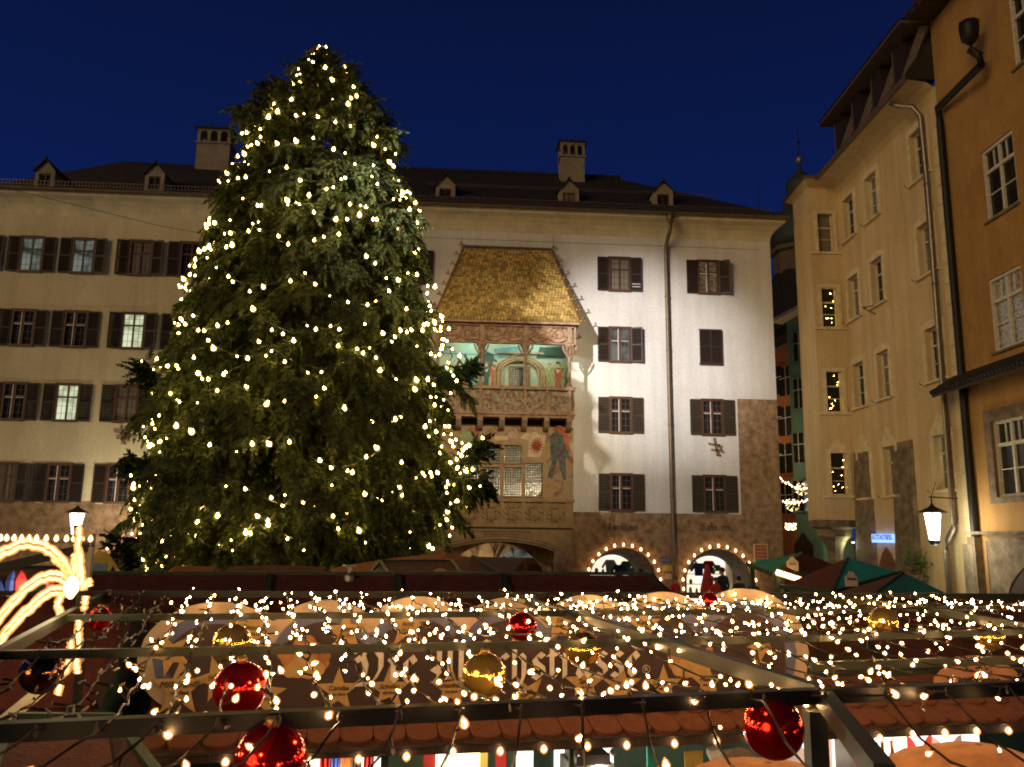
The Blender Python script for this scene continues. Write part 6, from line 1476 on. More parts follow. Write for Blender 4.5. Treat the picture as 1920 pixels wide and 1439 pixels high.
words = [(320, 1225, 40, .45, 'Vino'), (474, 1182, 42, -.12, 'Gemüse'), (337, 1290, 52, 0, 'Milli Vanilli'), (408, 1272, 42, .3, 'Scharf'), (490, 1302, 46, -.1, 'Sport'), (649, 1185, 42, .05, 'Zimt'), (763, 1175, 42, 0, 'Anis'), (634, 1295, 42, .0, 'Caruba'), (729, 1292, 42, 0, 'Schoko'), (845, 1290, 42, 0, 'Schürfnase'), (988, 1305, 44, .55, 'Nuss'), (1096, 1282, 44, 0, 'Spezi'), (1165, 1285, 42, 0, 'Sahne'), (1243, 1285, 40, 0, 'Lumumba'), (1325, 1278, 40, 0, 'Mandel'), (1048, 1168, 40, .1, 'Eis'), (1205, 1172, 38, 0, 'Kakao'), (1420, 1265, 36, .2, 'Tee'), (1428, 1210, 36, .4, 'Punsch')]
for px, py, r_, a, wd_ in words:
    x, z = bl(px, py); o = link('gold_star', st_me, bd, (x, -.017, z)); s_ = r_*mpp; o.scale = (s_, 1, s_); o.rotation_euler = (0, -a, 0)
    t_ = text('handwriting', wd_, o, M['ink'], (0, -.006, .12), .30, sxy=(1.0, 1.0), shear=.25); t_ = text('handwriting', 'mit Rum', o, M['ink'], (.02, -.006, -.14), .17, shear=.25)
# two resting putti: plain tan shapes with curls
def cherub(px, py, flip=1):
    x, z = bl(px, py); k = mpp*flip; kz = mpz; o = empty('painted_putto'); o.parent = bd
    def blob(name, pts, r_, m_, y):
        mb = MB()
        for a, b, rr in pts: mb.poly([(x+k*(a+rr*math.cos(t)), y, z-kz*(b+rr*math.sin(t))) for t in ([math.pi*2*i/14 for i in range(14)] if flip < 0 else [-math.pi*2*i/14 for i in range(14)])]); y -= .0006
        mb.build(name, M[m_], o)
    blob('wing', [(-28, 12, 16), (-38, 4, 12), (-44, -6, 8), (30, 20, 14), (36, 8, 10)], 0, 'tan', -.018)
    blob('arm', [(-12, 30, 18), (8, 32, 18), (24, 32, 13), (-26, 34, 13), (0, 36, 12)], 0, 'starcard', -.0215)
    blob('face', [(0, 6, 20), (4, 14, 16)], 0, 'starcard', -.026)
    blob('hair', [(-10, -14, 13), (4, -18, 14), (16, -8, 11), (-18, -4, 10), (18, 4, 7), (-3, -22, 9)], 0, 'tan', -.030)
cherub(573, 1222); cherub(1290, 1225, -1)
x, z = bl(664, 1281); x1_, z1_ = bl(1200, 1267); LT_ = 'Die Milchstrasse'; sz_ = (x1_-x)/pen_len(LT_)
mb, xe = pen_text(LT_, x, z, sz_*.90, -.034, (z1_-z)/(x1_-x), nib=.25, sp=1/.90); mb.build('lettering', M['lettercream'], bd)
x, z = bl(1209, 1254); mb = MB(); mb.tube([(x+.03*math.cos(t), -.033, z+.03*math.sin(t)) for t in [i*math.pi/8 for i in range(17)]], .003, 4, False); mb.build('ring', M['cream'], bd); text('lettering', 'R', bd, M['cream'], (x, -.034, z), .045)
mb = MB()
for px in (430, 800, 1100, 1400): a, b = bl(px, 1200); mb.box(a-.02, a+.02, .03, .07, zb0-.1, b+.2)
mb.build('batten', M['wood_d'], bd)

# salmon board on the right roof
Pr2 = Plane(*Bd.world(0, yE+.55, 0)[:2], MKT); rb = empty('sign_board', tuple(Bd.world(0, yE+.55, 0)), R(MKT), 'salmon arched name board with painted leaves on the right stall roof', 'sign')
pts = [Pr2(*p) for p in ((1762, 1313), (1752, 1298), (1752, 1272), (1766, 1256), (1782, 1252), (1798, 1238), (1815, 1230), (1835, 1229), (1855, 1236), (1870, 1246), (1890, 1248), (1906, 1262), (1907, 1309))]
MB().prism(pts[::-1], -.012, .012).build('panel', M['salmon'], rb)
x, z = Pr2(1832, 1276); text('lettering', 'Altstädter', rb, M['ink'], (x, -.02, z-.0), .085, sxy=(1.25, 1)); x, z = Pr2(1832, 1302); text('lettering', 'Glühwein', rb, M['ink'], (x, -.02, z), .07, sxy=(1.2, 1))
mb = MB(); rn = random.Random(4)
for i in range(26):
    a, b = Pr2(1798+rn.random()*60, 1250+rn.random()*12); t = rn.random()*6; mb.poly([(a, -.014-.0003*i, b), (a+.02*math.cos(t), -.014-.0003*i, b+.02*math.sin(t)), (a+.035*math.cos(t+.4), -.014-.0003*i, b+.035*math.sin(t+.4)), (a+.02*math.cos(t+.9), -.014-.0003*i, b+.02*math.sin(t+.9))])
mb.build('painted_leaf', M['p_dark'], rb)

# ---------------------------------------------------------------- left stall, rear stalls, roofs farther back
def roof_px(name, label, pts, m, group='market stalls', thick=.04, trim=None, cat='market stall', wm='greenwood'):
    """stall given by measured ridge and eave points (world); roof slab, fascia and plank walls down to the ground"""
    rt_ = empty(name, (0, 0, 0), 0, label, cat, group)
    e0, e1, r1, r0__ = [Vector(p) for p in pts]
    mb = MB(); mb.quad(e0, e1, r1, r0__); n_ = (e1-e0).cross(r0__-e0).normalized()*thick
    mb.quad(e0-n_, r0__-n_, r1-n_, e1-n_); mb.quad(e0-n_, e1-n_, e1, e0); mb.quad(e0, r0__, r0__-n_, e0-n_); mb.quad(e1, e1-n_, r1-n_, r1)
    b0 = r0__+(r0__-e0); b1 = r1+(r1-e1); b0.z = e0.z; b1.z = e1.z
    mb.quad(r0__, r1, b1, b0); mb.build('roof', M[m], rt_)
    w = MB(); 
    for a, b in ((e0, e1), (e1, b1), (b1, b0), (b0, e0)):
        a2 = a.lerp((e0+e1+b0+b1)/4, .08); b2 = b.lerp((e0+e1+b0+b1)/4, .08); w.quad((a2.x, a2.y, 0), (b2.x, b2.y, 0), (b2.x, b2.y, e0.z-.01), (a2.x, a2.y, e0.z-.01))
    w.poly([e0.lerp(r0__, .06), r0__-Vector((0, 0, .05)), b0.lerp(r0__, .06)]); w.poly([e1.lerp(r1, .06), b1.lerp(r1, .06), r1-Vector((0, 0, .05))]); w.build('wall', M[wm], rt_)
    t = MB(); t.bar(r0__+Vector((0, 0, .02)), r1+Vector((0, 0, .02)), .05, .035); t.bar(e0+Vector((0, 0, .0)), r0__+Vector((0, 0, .0)), .05, .05); t.bar(e1, r1, .05, .05); t.build('trim', M[trim or 'steel'], rt_)
    return rt_
P8 = Plane(0, 8.95, MKT); P8e = Plane(*P8.world(0, -1.1, 0)[:2], MKT)
a, b = P8(160, 1079), P8(1222, 1079); zr_ = (a[1]+b[1])/2; xs_ = [a[0], P8(505, 1079)[0], P8(745, 1079)[0], P8(942, 1079)[0], b[0]]
for i in range(4):
    x0_, x1_ = xs_[i]+.015, xs_[i+1]-.015
    zrr = a[1]+(b[1]-a[1])*((x0_+x1_)/2-a[0])/(b[0]-a[0])
    hip = .32 if i == 3 else 0
    rr_ = roof_px('market_stall', ['dark red roofed stall behind the board, leftmost of its row', 'dark red roofed stall behind the board with the small vent on its ridge', 'dark red roofed stall behind the board, third of its row', 'dark red roofed stall at the right end of the rear row'][i],
            [P8.world(x0_, -1.1, zrr-.62), P8.world(x1_+hip, -1.1, zrr-.62), P8.world(x1_, 0, zrr), P8.world(x0_, 0, zrr)], 'stallred')
for i, (pa, pb2) in enumerate(((1548, 1735), (1740, 2050))):
    Pz = Plane(*P8.world(0, .2, 0)[:2], MKT); a = Pz(pa, 1128); b = Pz(pb2, 1128)
    roof_px('market_stall', ['brown roofed stall behind the frame, right of the painted board', 'brown roofed stall at the right edge behind the salmon board'][i], [P8.world(a[0]+.02, -1.2, a[1]-.72), P8.world(b[0]-.02, -1.2, a[1]-.72), P8.world(b[0]-.02, .2, a[1]), P8.world(a[0]+.02, .2, a[1])], 'stallbrown', wm='stallbrown')
a = P8(655, 1079); v = P8.world(a[0], -.05, a[1]); vt = empty('roof_vent', v, R(MKT), 'small metal vent with flat cap on the dark red ridge', 'vent'); mb = MB(); mb.lathe((0, 0, -.06), [(.055, -.12), (.055, .06), (.035, .07), (.02, .09), (.02, .15)], 8); mb.build('pipe', M['grey'], vt); mb = MB(); mb.box(-.07, .07, -.06, .06, .085, .105); mb.build('cap', M['zinc'], vt)
# left stall (reddish roof left of the board)
P7 = Plane(0, 7.1, MKT); a, b = P7(-60, 1118), P7(262, 1122); 
roof_px('market_stall', 'stall with a rusty red roof at the left of the painted board', [P7.world(a[0]-1.2, -1.0, a[1]-.62), P7.world(b[0], -1.0, a[1]-.62), P7.world(b[0], 0, a[1]), P7.world(a[0]-1.2, 0, a[1])], 'stallred', trim='wood_d')
# low roof bottom left
lowroof = roof_px('market_stall', 'low reddish roof with a green gable board at the bottom left corner', [atY(-40, 1520, 3.6), atY(330, 1500, 3.9), atY(215, 1352, 4.7), atY(20, 1352, 4.4)], 'stallred', trim='greenwood')
mb = MB(); mb.bar(atY(216, 1366, 4.2), atY(236, 1470, 3.9), .055, .055); mb.build('post', M['wood_d'], lowroof)
# hip roofs in the middle distance
P11 = Plane(0, 11.5, 4)
def hp(px, py, d=0): 
    P_ = Plane(*P11.world(0, d, 0)[:2], 4); x, z = P_(px, py); return P_.world(x, 0, z)
hr = empty('market_stall', (0, 0, 0), 0, 'brown hipped stall roof with a pink sign in front of the golden roof bay', 'market stall', 'market stalls')
A_, B_, C_ = hp(712, 1053), hp(846, 1052), hp(886, 1044)
ea, eb2, ec = hp(735, 1086, -1), hp(870, 1086, -1), hp(952, 1086, -1)
mb = MB(); mb.poly([ea, eb2, B_, A_]); mb.poly([eb2, ec, C_, B_]); mb.poly([ec, ec+Vector((.4, 2.2, .2)), C_]); mb.build('roof', M['stallbrown'], hr)
mb = MB(); mb.poly([hp(684, 1086, -.9), ea, A_]); mb.build('gable', M['greenwood'], hr)
mb = MB()
for p, q in ((A_, B_), (A_, ea), (B_, eb2), (C_, ec), (A_, hp(684, 1086, -.9))): mb.bar(p, q, .05, .04)
mb.build('trim', M['steel'], hr)
mb = MB(); q = hp(684, 1088, -.8); mb.box(q.x, q.x+2.1, q.y+.1, q.y+2.2, 0, q.z); mb.build('wall', M['greenwood'], hr)
x_ = hp(825, 1076, -.75); s_ = empty('stall_sign', x_, R(4), 'small pink rounded sign on the brown hipped stall roof', 'sign'); MB().prism([(-.17, -.1), (.18, -.1), (.14, -.03), (.07, .05), (0, .075), (-.07, .05), (-.13, -.03)], 0, .03).build('panel', M['salmon'], s_); text('lettering', 'Kaffee', s_, M['ink'], (0, -.01, -.03), .07)
def canopy(label, pts_px, Y, m, dep=1.5, name='canopy'):
    o = empty(name, (0, 0, 0), 0, label, 'canopy'); tp = [atY(px, py, Y) for px, py in pts_px]; mb = MB()
    bot = [Vector((p.x, Y-dep, p.z-.45)) for p in tp]
    for i in range(len(tp)-1): mb.quad(bot[i], bot[i+1], tp[i+1], tp[i]); mb.quad(tp[i], tp[i+1], Vector((tp[i+1].x, Y+dep, tp[i+1].z-.45)), Vector((tp[i].x, Y+dep, tp[i].z-.45)))
    mb.build('roof', M[m], o); w = MB()
    for i in (0, -1): w.tube([(bot[i].x, Y, 0), (bot[i].x, Y, tp[i].z-.05)], .03, 5)
    w.build('pole', M['iron'], o); return o
canopy('orange canvas canopy behind the brown hipped roof', [(560, 1082), (640, 1062), (715, 1050), (835, 1036), (885, 1046)], 14.5, 'stallorange')
canopy('orange brown canopy at the left under the tree', [(296, 1084), (330, 1061), (405, 1063), (412, 1084)], 13, 'stallorange', 1.2)
canopy('brown canopy under the middle of the tree', [(412, 1084), (432, 1062), (520, 1060), (610, 1063), (640, 1084)], 13, 'stallbrown', 1.2)
canopy('yellow parasol canopy right of the glowing post', [(160, 1048), (185, 1030), (205, 1040), (212, 1062)], 17, 'yellow', .8)
mb = MB(); q = atY(185, 1068, 15); mb.box(q.x-.15, q.x+.12, 15, 15.05, q.z-.12, q.z+.10); o = mb.build('blue_panel', M['p_blue']); tag(o, 'small pale blue panel below the yellow parasol', 'panel')
q = atY(945, 1058, 24); mb = MB(); mb.lathe((q.x, 24, q.z), [(.12, -1.2), (.15, -.25), (.14, -.05), (.03, .22)], 8); o = mb.build('closed_parasol', M['blue_cloth'], None); tag(o, 'closed bright blue parasol in front of the museum door', 'parasol')
q = atY(1326, 1080, 30); mb = MB(); mb.lathe((q.x, 30, 0), [(.24, q.z-1.3), (.27, q.z-.5), (.10, q.z+.25), (.03, q.z+.42)], 8); o = mb.build('closed_parasol', M['red_cloth'], None); tag(o, 'closed red parasol standing in the right arch', 'parasol')

# pyramid roofed stalls at the right: brown face to the left, canvas face to the right
def pyramid(label, apex, Y, base_l, base_r, front, m1, m2, plate=None):
    o = empty('market_stall', (0, 0, 0), 0, label, 'market stall', 'market stalls')
    A = atY(*apex, Y); Lp = atY(*base_l, Y+.3); Rp = atY(*base_r, Y+.25); Fp = atY(*front, Y-1.05); Bp = Vector((A.x*2-Fp.x, Y+1.1, Fp.z))
    MB().poly([Lp, Fp, A]).build('shingle_face', M[m1], o); MB().poly([Fp, Rp, A]).build('canvas_face', M[m2], o); MB().poly([Rp, Bp, A]).poly([Bp, Lp, A]).build('rear_roof', M[m1], o)
    w = MB()
    for p in (Lp, Fp, Rp, Bp): q_ = p.lerp(Vector((A.x, A.y, p.z)), .1); w.box(q_.x-.04, q_.x+.04, q_.y-.04, q_.y+.04, 0, q_.z+.02)
    w.build('post', M['greenwood'], o)
    t = MB(); t.bar(Lp, Fp, .05, .08); t.bar(Fp, Rp, .05, .08); t.bar(Fp, A, .04, .04); t.build('trim', M['greenwood'], o)
    if plate:
        q_ = atY(*plate, Y-.65); s = Y/FPX; s_ = empty('stall_sign', q_, 0, 'cream rounded sign plate on the '+label.split(' stall')[0]+' stall', 'sign'); MB().prism([(-11*s, -13*s), (11*s, -13*s), (11*s, 4*s), (6*s, 8*s), (3*s, 13*s), (-3*s, 13*s), (-6*s, 8*s), (-11*s, 4*s)], 0, .03).build('panel', M['cream'], s_)
        text('lettering', 'Markt', s_, M['ink'], (0, -.01, 0), .06)
    return o
pyramid('rearmost green and brown pyramid stall by the white house corner', (1502, 1036), 18, (1400, 1058), (1600, 1072), (1452, 1078), 'green', 'stallred', (1486, 1058))
pyramid('teal canvas pyramid stall in the middle of the three', (1590, 1046), 16, (1462, 1100), (1690, 1074), (1560, 1112), 'stallred', 'teal')
pyramid('nearest pyramid stall with dark brown left and green right roof', (1693, 1074), 13.5, (1552, 1118), (1790, 1120), (1622, 1126), 'stallbrown', 'green', (1597, 1086))
# bulb rows
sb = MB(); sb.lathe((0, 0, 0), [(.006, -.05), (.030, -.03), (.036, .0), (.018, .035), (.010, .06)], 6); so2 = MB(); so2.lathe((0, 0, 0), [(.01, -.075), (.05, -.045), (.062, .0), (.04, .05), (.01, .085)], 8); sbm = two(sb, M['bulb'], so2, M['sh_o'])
def garland(label, pts, name='light_garland', scale=1.0, group='bulb garlands', me_=None):
    mb = MB(); mb.tube(pts, .008, 3, False); o = mb.build(name, M['wire']); tag(o, label, 'light garland', group)
    for p in pts:
        b_ = link('bulb', me_ or sbm, o, tuple(Vector(p)+Vector((0, -.03, 0)))); b_.scale = (scale,)*3
    return o
def arch_pts(cx, r, zc, n=13, a0=-8, a1=188, y=YF-.10): return [(cx+r*math.cos(R(a0+(a1-a0)*i/(n-1))), y, zc+r*math.sin(R(a0+(a1-a0)*i/(n-1)))) for i in range(n)]
garland('glowing bulbs round the left of the two right arches', arch_pts(6.46, 1.42, 1.95, 15)); garland('glowing bulbs round the right of the two right arches', arch_pts(10.15, 1.42, 1.95, 15))
garland('glowing bulbs round the arch at the left edge', arch_pts(-18.3, 1.72, 2.0)); garland('glowing bulbs round the arch just left of the tree', arch_pts(-11.3, 1.76, 1.85)); garland('glowing bulbs round the arch behind the tree trunk', arch_pts(-7.4, 1.55, 1.9)); garland('glowing bulbs round the arch right behind the tree', arch_pts(-2.6, 1.45, 1.95))
garland('straight row of bulbs left of the street lantern', [tuple(atY(x, 1009+.01*x, 17)) for x in (3, 14, 28, 42, 56, 70, 88, 107, 126, 140, 155, 171)]); garland('short lower row of bulbs above the left stall goods', [tuple(atY(x, 1077, 14)) for x in (8, 25, 42, 58)], scale=.9)
garland('dense row of bulbs under the rear pyramid stall', [tuple(atY(1457+i*4.4, 1074+i*1.4, 16.9)) for i in range(12)], scale=.9)
mb = MB(); a, b = atY(-10, 1014, 17.1), atY(175, 1016, 17.1); mb.bar(a, b, .05, .07); mb.bar(b+Vector((0, 0, .15)), Vector((b.x, b.y, 0)), .05, .05); mb.bar(Vector((a.x, a.y, a.z)), Vector((a.x, a.y, 0)), .05, .05); o = mb.build('light_rail', M['iron']); tag(o, 'thin dark rail carrying the straight row of bulbs at the left', 'rail')
# garlands across the alley with glowing balls
def alley(label, a, b, Y, sag, ball):
    n = 26; pts = []
    A = atY(*a, Y); B_ = atY(*b, Y)
    for i in range(n): t = i/(n-1); p = A.lerp(B_, t); p.z -= sag*4*t*(1-t); pts.append(p+Vector((0, random.uniform(-.1, .1), random.uniform(-.05, .05))))
    o = garland(label, [tuple(p) for p in pts], scale=.55)
    if ball:
        q = atY(*ball, Y-.1); g = MB(); rn = random.Random(2)
        for i in range(60):
            d = Vector((rn.gauss(0, 1), rn.gauss(0, 1), rn.gauss(0, 1))).normalized(); g.lathe(tuple(q+d*.26), [(.004, -.02), (.018, 0), (.004, .02)], 5)
        bo = g.build('light_ball', M['led']); bo['kind'] = 'thing'; tag(bo, 'glowing ball of small lights on the '+label.split(' across')[0], 'light ball', 'light balls in the alley')
alley('upper garland across the alley', (1462, 897), (1534, 912), 34, .25, (1504, 917)); alley('lower garland across the alley', (1468, 941), (1534, 932), 34.5, .1, (1486, 947)); alley('lowest garland across the alley', (1472, 984), (1496, 982), 38, .05, None); alley('double garland across the alley foot', (1472, 990), (1494, 989), 37.5, .05, None)

# ---------------------------------------------------------------- people by the arcades
crowd = [((1355, 1066), 29.2, 'dark_cloth', 'hair', 'person in a dark jacket in front of the right arch', 200), ((1341, 1084), 28.6, 'red_cloth', 'hair', 'person in red crouching beside the red parasol', 20), ((1385, 1082), 28.2, 'dark_cloth', 'hair', 'person in dark clothes at the right side of the right arch', 160), ((1265, 1082), 27.5, 'red_cloth', 'hair_g', 'person in a reddish coat by the downpipe', 30), ((1412, 1086), 27.0, 'dark_cloth', 'hair', 'person in dark coat right of the right arch', -20), ((1185, 1066), 30.0, 'blue_cloth', 'hair_g', 'person in a blue jacket in front of the left bright shop', 180), ((1202, 1068), 29.6, 'dark_cloth', 'hair', 'person in black beside the blue jacket at the left shop', 170)]
for (px, py), Y, sh_c, hr_, lab, rz in crowd:
    p = atY(px, py, Y); person('person', (p.x, p.y, .95), R(rz), sh_c, 'dark_cloth', hr_, lab, max(1.1, min(1.95, p.z-.95)), group='people by the arcades')

# ---------------------------------------------------------------- left: lamp post, glowing comet, side portal
q = atY(145, 962, 28.5); lp_ = empty('street_lantern', (q.x, 28.5, q.z), 0, 'white glowing lantern on a post above the glowing comet', 'lantern', 'street lanterns')
lantern_body(lp_, 6, 1.0); mb = MB(); mb.tube([(0, 0, -.62), (0, 0, -.9), (0, 0, -q.z)], [.03, .035, .06], 8); mb.build('post', M['iron'], lp_); lamp('POINT', 'lantern_light', (q.x+.7, 29.7, q.z-.1), 260, (1.0, .90, .72), .2)
YC = 5.6; cm = empty('light_comet', (0, 0, 0), 0, 'glowing comet of white light ropes with curved tails at the left', 'light sculpture')
def rope(pxs, r_=.030, name='light_rope', Y=YC, par=None, both=0):
    P_ = [atY(a, b, Y) for a, b in pxs]; pts = []
    for i in range(len(P_)-1):
        p0 = P_[max(i-1, 0)]; p1 = P_[i]; p2 = P_[i+1]; p3 = P_[min(i+2, len(P_)-1)]
        for j in range(6):
            t = j/6; pts.append(.5*((2*p1)+(p2-p0)*t+(2*p0-5*p1+4*p2-p3)*t*t+(3*p1-p0-3*p2+p3)*t**3)+Vector((0, random.uniform(-.008, .008), random.uniform(-.006, .006))))
    pts.append(P_[-1])
    for k in ((-1, 1) if both else (0,)):
        mb = MB(); mb.tube([p+Vector((0, 0, k*both)) for p in pts], [r_*random.uniform(.85, 1.15) for _ in pts], 6); core = mb.build(name, M['led'], par or cm, True)
        sl = MB(); sl.tube([p+Vector((0, 0, k*both)) for p in pts], [r_*random.uniform(1.7, 2.1) for _ in pts], 6); q_ = sl.build('rope_halo', M['sh_o'], None, True); q_.parent = par or cm  # halo skin: the rope's soft glow built as an emissive tube
    return pts
arcs = [[(-30, 1062), (10, 1034), (50, 1020), (90, 1030), (116, 1052), (134, 1085)], [(-10, 1172), (25, 1128), (62, 1094), (95, 1080), (120, 1086), (134, 1100)], [(-15, 1222), (20, 1176), (58, 1138), (92, 1112), (118, 1108), (132, 1112)]]
fr = MB()
for a in arcs:
    pts = rope(a, .012, both=.018); fr.tube(pts, .010, 4)
fr.build('frame', M['iron'], cm)
rope([(100, 1046), (115, 1056), (128, 1078), (135, 1100)], .011, both=.013); rope([(118, 1112), (108, 1132), (112, 1150), (120, 1160)], .013); rope([(112, 1140), (120, 1160)], .010)
rope([(137, 1040), (137, 1075), (134, 1104)], .010); rope([(143, 1044), (146, 1075), (138, 1108)], .010)
star_c = atY(134, 1102, YC-.05); mb = MB(); mb.lathe(tuple(star_c), [(.012, -.07), (.045, -.02), (.045, .03), (.012, .07)], 8); mb.build('comet_head', M['led'], cm)
wr = empty('wrapped_post', (0, 0, 0), 0, 'post wrapped in glowing light rope below the left lantern', 'post'); 
rope([(147, 992), (149, 1008), (145, 1022), (150, 1040), (152, 1065), (154, 1090), (156, 1104)], .013, par=wr); rope([(148, 1030), (140, 1055), (142, 1075)], .013, par=wr); rope([(156, 1104), (166, 1090), (168, 1100)], .013, par=wr); mb = MB(); a, b = atY(147, 985, YC+.1), atY(153, 1230, YC+.1); mb.tube([a, b, (b.x, b.y, 0)], .03, 6); mb.build('pole', M['iron'], wr)
ic = empty('light_icicle', (0, 0, 0), 0, 'hanging drops of glowing light rope under the comet', 'light sculpture')
for pxs in ([(148, 1165), (147, 1195), (146, 1228)], [(133, 1205), (134, 1222)], [(124, 1246), (122, 1262), (130, 1240)], [(113, 1285), (108, 1302)], [(143, 1240), (145, 1262)], [(160, 1120), (158, 1140)]): rope(pxs, .012, par=ic, Y=4.9)
lamp('POINT', 'comet_light', tuple(atY(118, 1102, YC-.7)), 9, (1, .78, .42), .25)
pm_ = empty('side_portal', (0, 0, 0), 0, 'green steel portal beams lit yellow beside the comet', 'frame'); mb = MB(); a, b, c = atY(-40, 1074, 6.9), atY(168, 1026, 7.3), atY(160, 1240, 7.2); mb.bar(a, b, .045, .07); mb.build('beam', M['steel'], pm_); mb = MB(); mb.bar(b, Vector((b.x-.05, b.y, 0)), .07, .05, (0, 1, 0)); mb.build('post', M['cove'], pm_)  # posts in pale cove colour: the yellow light on the steel is painted in
mb = MB(); a, b = atY(127, 1120, 7.1), atY(120, 1260, 7.1); mb.bar(a, b, .05, .05, (0, 1, 0)); mb.build('post', M['cove'], pm_)
# goods and people of the far left stall
ls = roof_px('market_stall', 'far left stall below the bulb rows with blue and red goods', [atY(-60, 1083, 11.2), atY(118, 1078, 11.6), atY(110, 1066, 12.6), atY(-60, 1066, 12.2)], 'stallbrown')
for i, (a, b, m_, lab) in enumerate(((2, 1110, 'blue_cloth', 'blue bundle leftmost in the far left stall'), (14, 1122, 'white_cloth', 'pale bundle in the far left stall'), (38, 1095, 'red_cloth', 'red bundle hanging in the far left stall'), (22, 1096, 'blue_cloth', 'blue bundle beside the red one in the far left stall'), (100, 1090, 'red_cloth', 'red bundle right in the far left stall'))):
    q = atY(a, b, 10.9); mb = MB(); mb.lathe(tuple(q), [(.03, -.14), (.07, -.08), (.08, .04), (.04, .12), (.01, .16)], 7, rot=i); o = mb.build('bundle', M[m_]); tag(o, lab, 'bundle', 'goods in the far left stall')
lamp('POINT', 'stall_lamp', tuple(atY(50, 1098, 10.7)), 8, (1, .85, .65), .05)

# ================================================================ the steel frame over the alley, close to the camera
ZF = 3.2
frm = empty('steel_frame', (0, 0, 0), 0, 'flat green steel frame of beams carrying the light chains', 'frame')
def beam(pts, w, h, m='steel', z=ZF):
    P_ = [atZ(a, b, z) for a, b in pts]; mb = MB()
    for p, q in zip(P_, P_[1:]): mb.bar(p, q, w, h)
    return mb.build('beam', M[m], frm)
bA = [(-120, 1378), (1530, 1305), (2100, 1283)]; bB = [(-200, 1232), (880, 1212), (1560, 1196), (2300, 1172)]; bC = [(120, 1159), (1540, 1146), (2300, 1132)]; bD = [(205, 1114), (940, 1116), (1540, 1117), (2300, 1120)]
beam(bA, .045, .045, 'steel_shaded'); beam(bB, .034, .034, z=ZF-.003); beam(bC, .034, .036, z=ZF-.006); beam(bD, .04, .05, z=ZF-.009)
beam([(205, 1112), (0, 1226), (-300, 1380)], .035, .055, z=ZF-.010); beam([(940, 1112), (1540, 1303), (1660, 1460)], .045, .060, z=ZF-.012); beam([(1480, 1112), (1700, 1139), (2000, 1190)], .035, .055, z=ZF-.010)
beam([(1560, 1128), (1760, 1116), (2100, 1128)], .03, .05, z=ZF-.03); beam([(1520, 1250), (2200, 1228)], .03, .04, z=ZF-.1)
mb = MB(); mb.bar(atY(4, 1356, 4.3), atY(152, 1232, 5.6), .04, .05); mb.build('beam', M['cove'], frm)  # steel beam in pale cove colour, the light on it painted in
for px, py in ((205, 1112), (1540, 1303), (1480, 1112)):
    p = atZ(px, py, ZF); mb = MB(); mb.box(p.x-.03, p.x+.03, p.y+.03, p.y+.09, 0, ZF-.06); mb.build('post', M['steel'], frm)
def ypx(b, x):
    for (x0_, y0_), (x1_, y1_) in zip(b, b[1:]):
        if x <= x1_ or (x1_, y1_) == b[-1]: return y0_+(y1_-y0_)*(x-x0_)/(x1_-x0_)
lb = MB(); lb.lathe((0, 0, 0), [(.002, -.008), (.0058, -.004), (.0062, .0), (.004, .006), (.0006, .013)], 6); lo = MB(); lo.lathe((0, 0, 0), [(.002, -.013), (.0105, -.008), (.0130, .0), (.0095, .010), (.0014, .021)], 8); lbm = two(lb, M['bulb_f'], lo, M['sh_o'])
ub = MB(); ub.lathe((0, 0, 0), [(.003, -.012), (.005, -.006), (.005, .004), (.001, .014)], 5); ubm = ub.mesh('unlit_bulb', M['bulb_off'], True)
rs = random.Random(21); xD = 222; ks = 0; total = 0; names = []
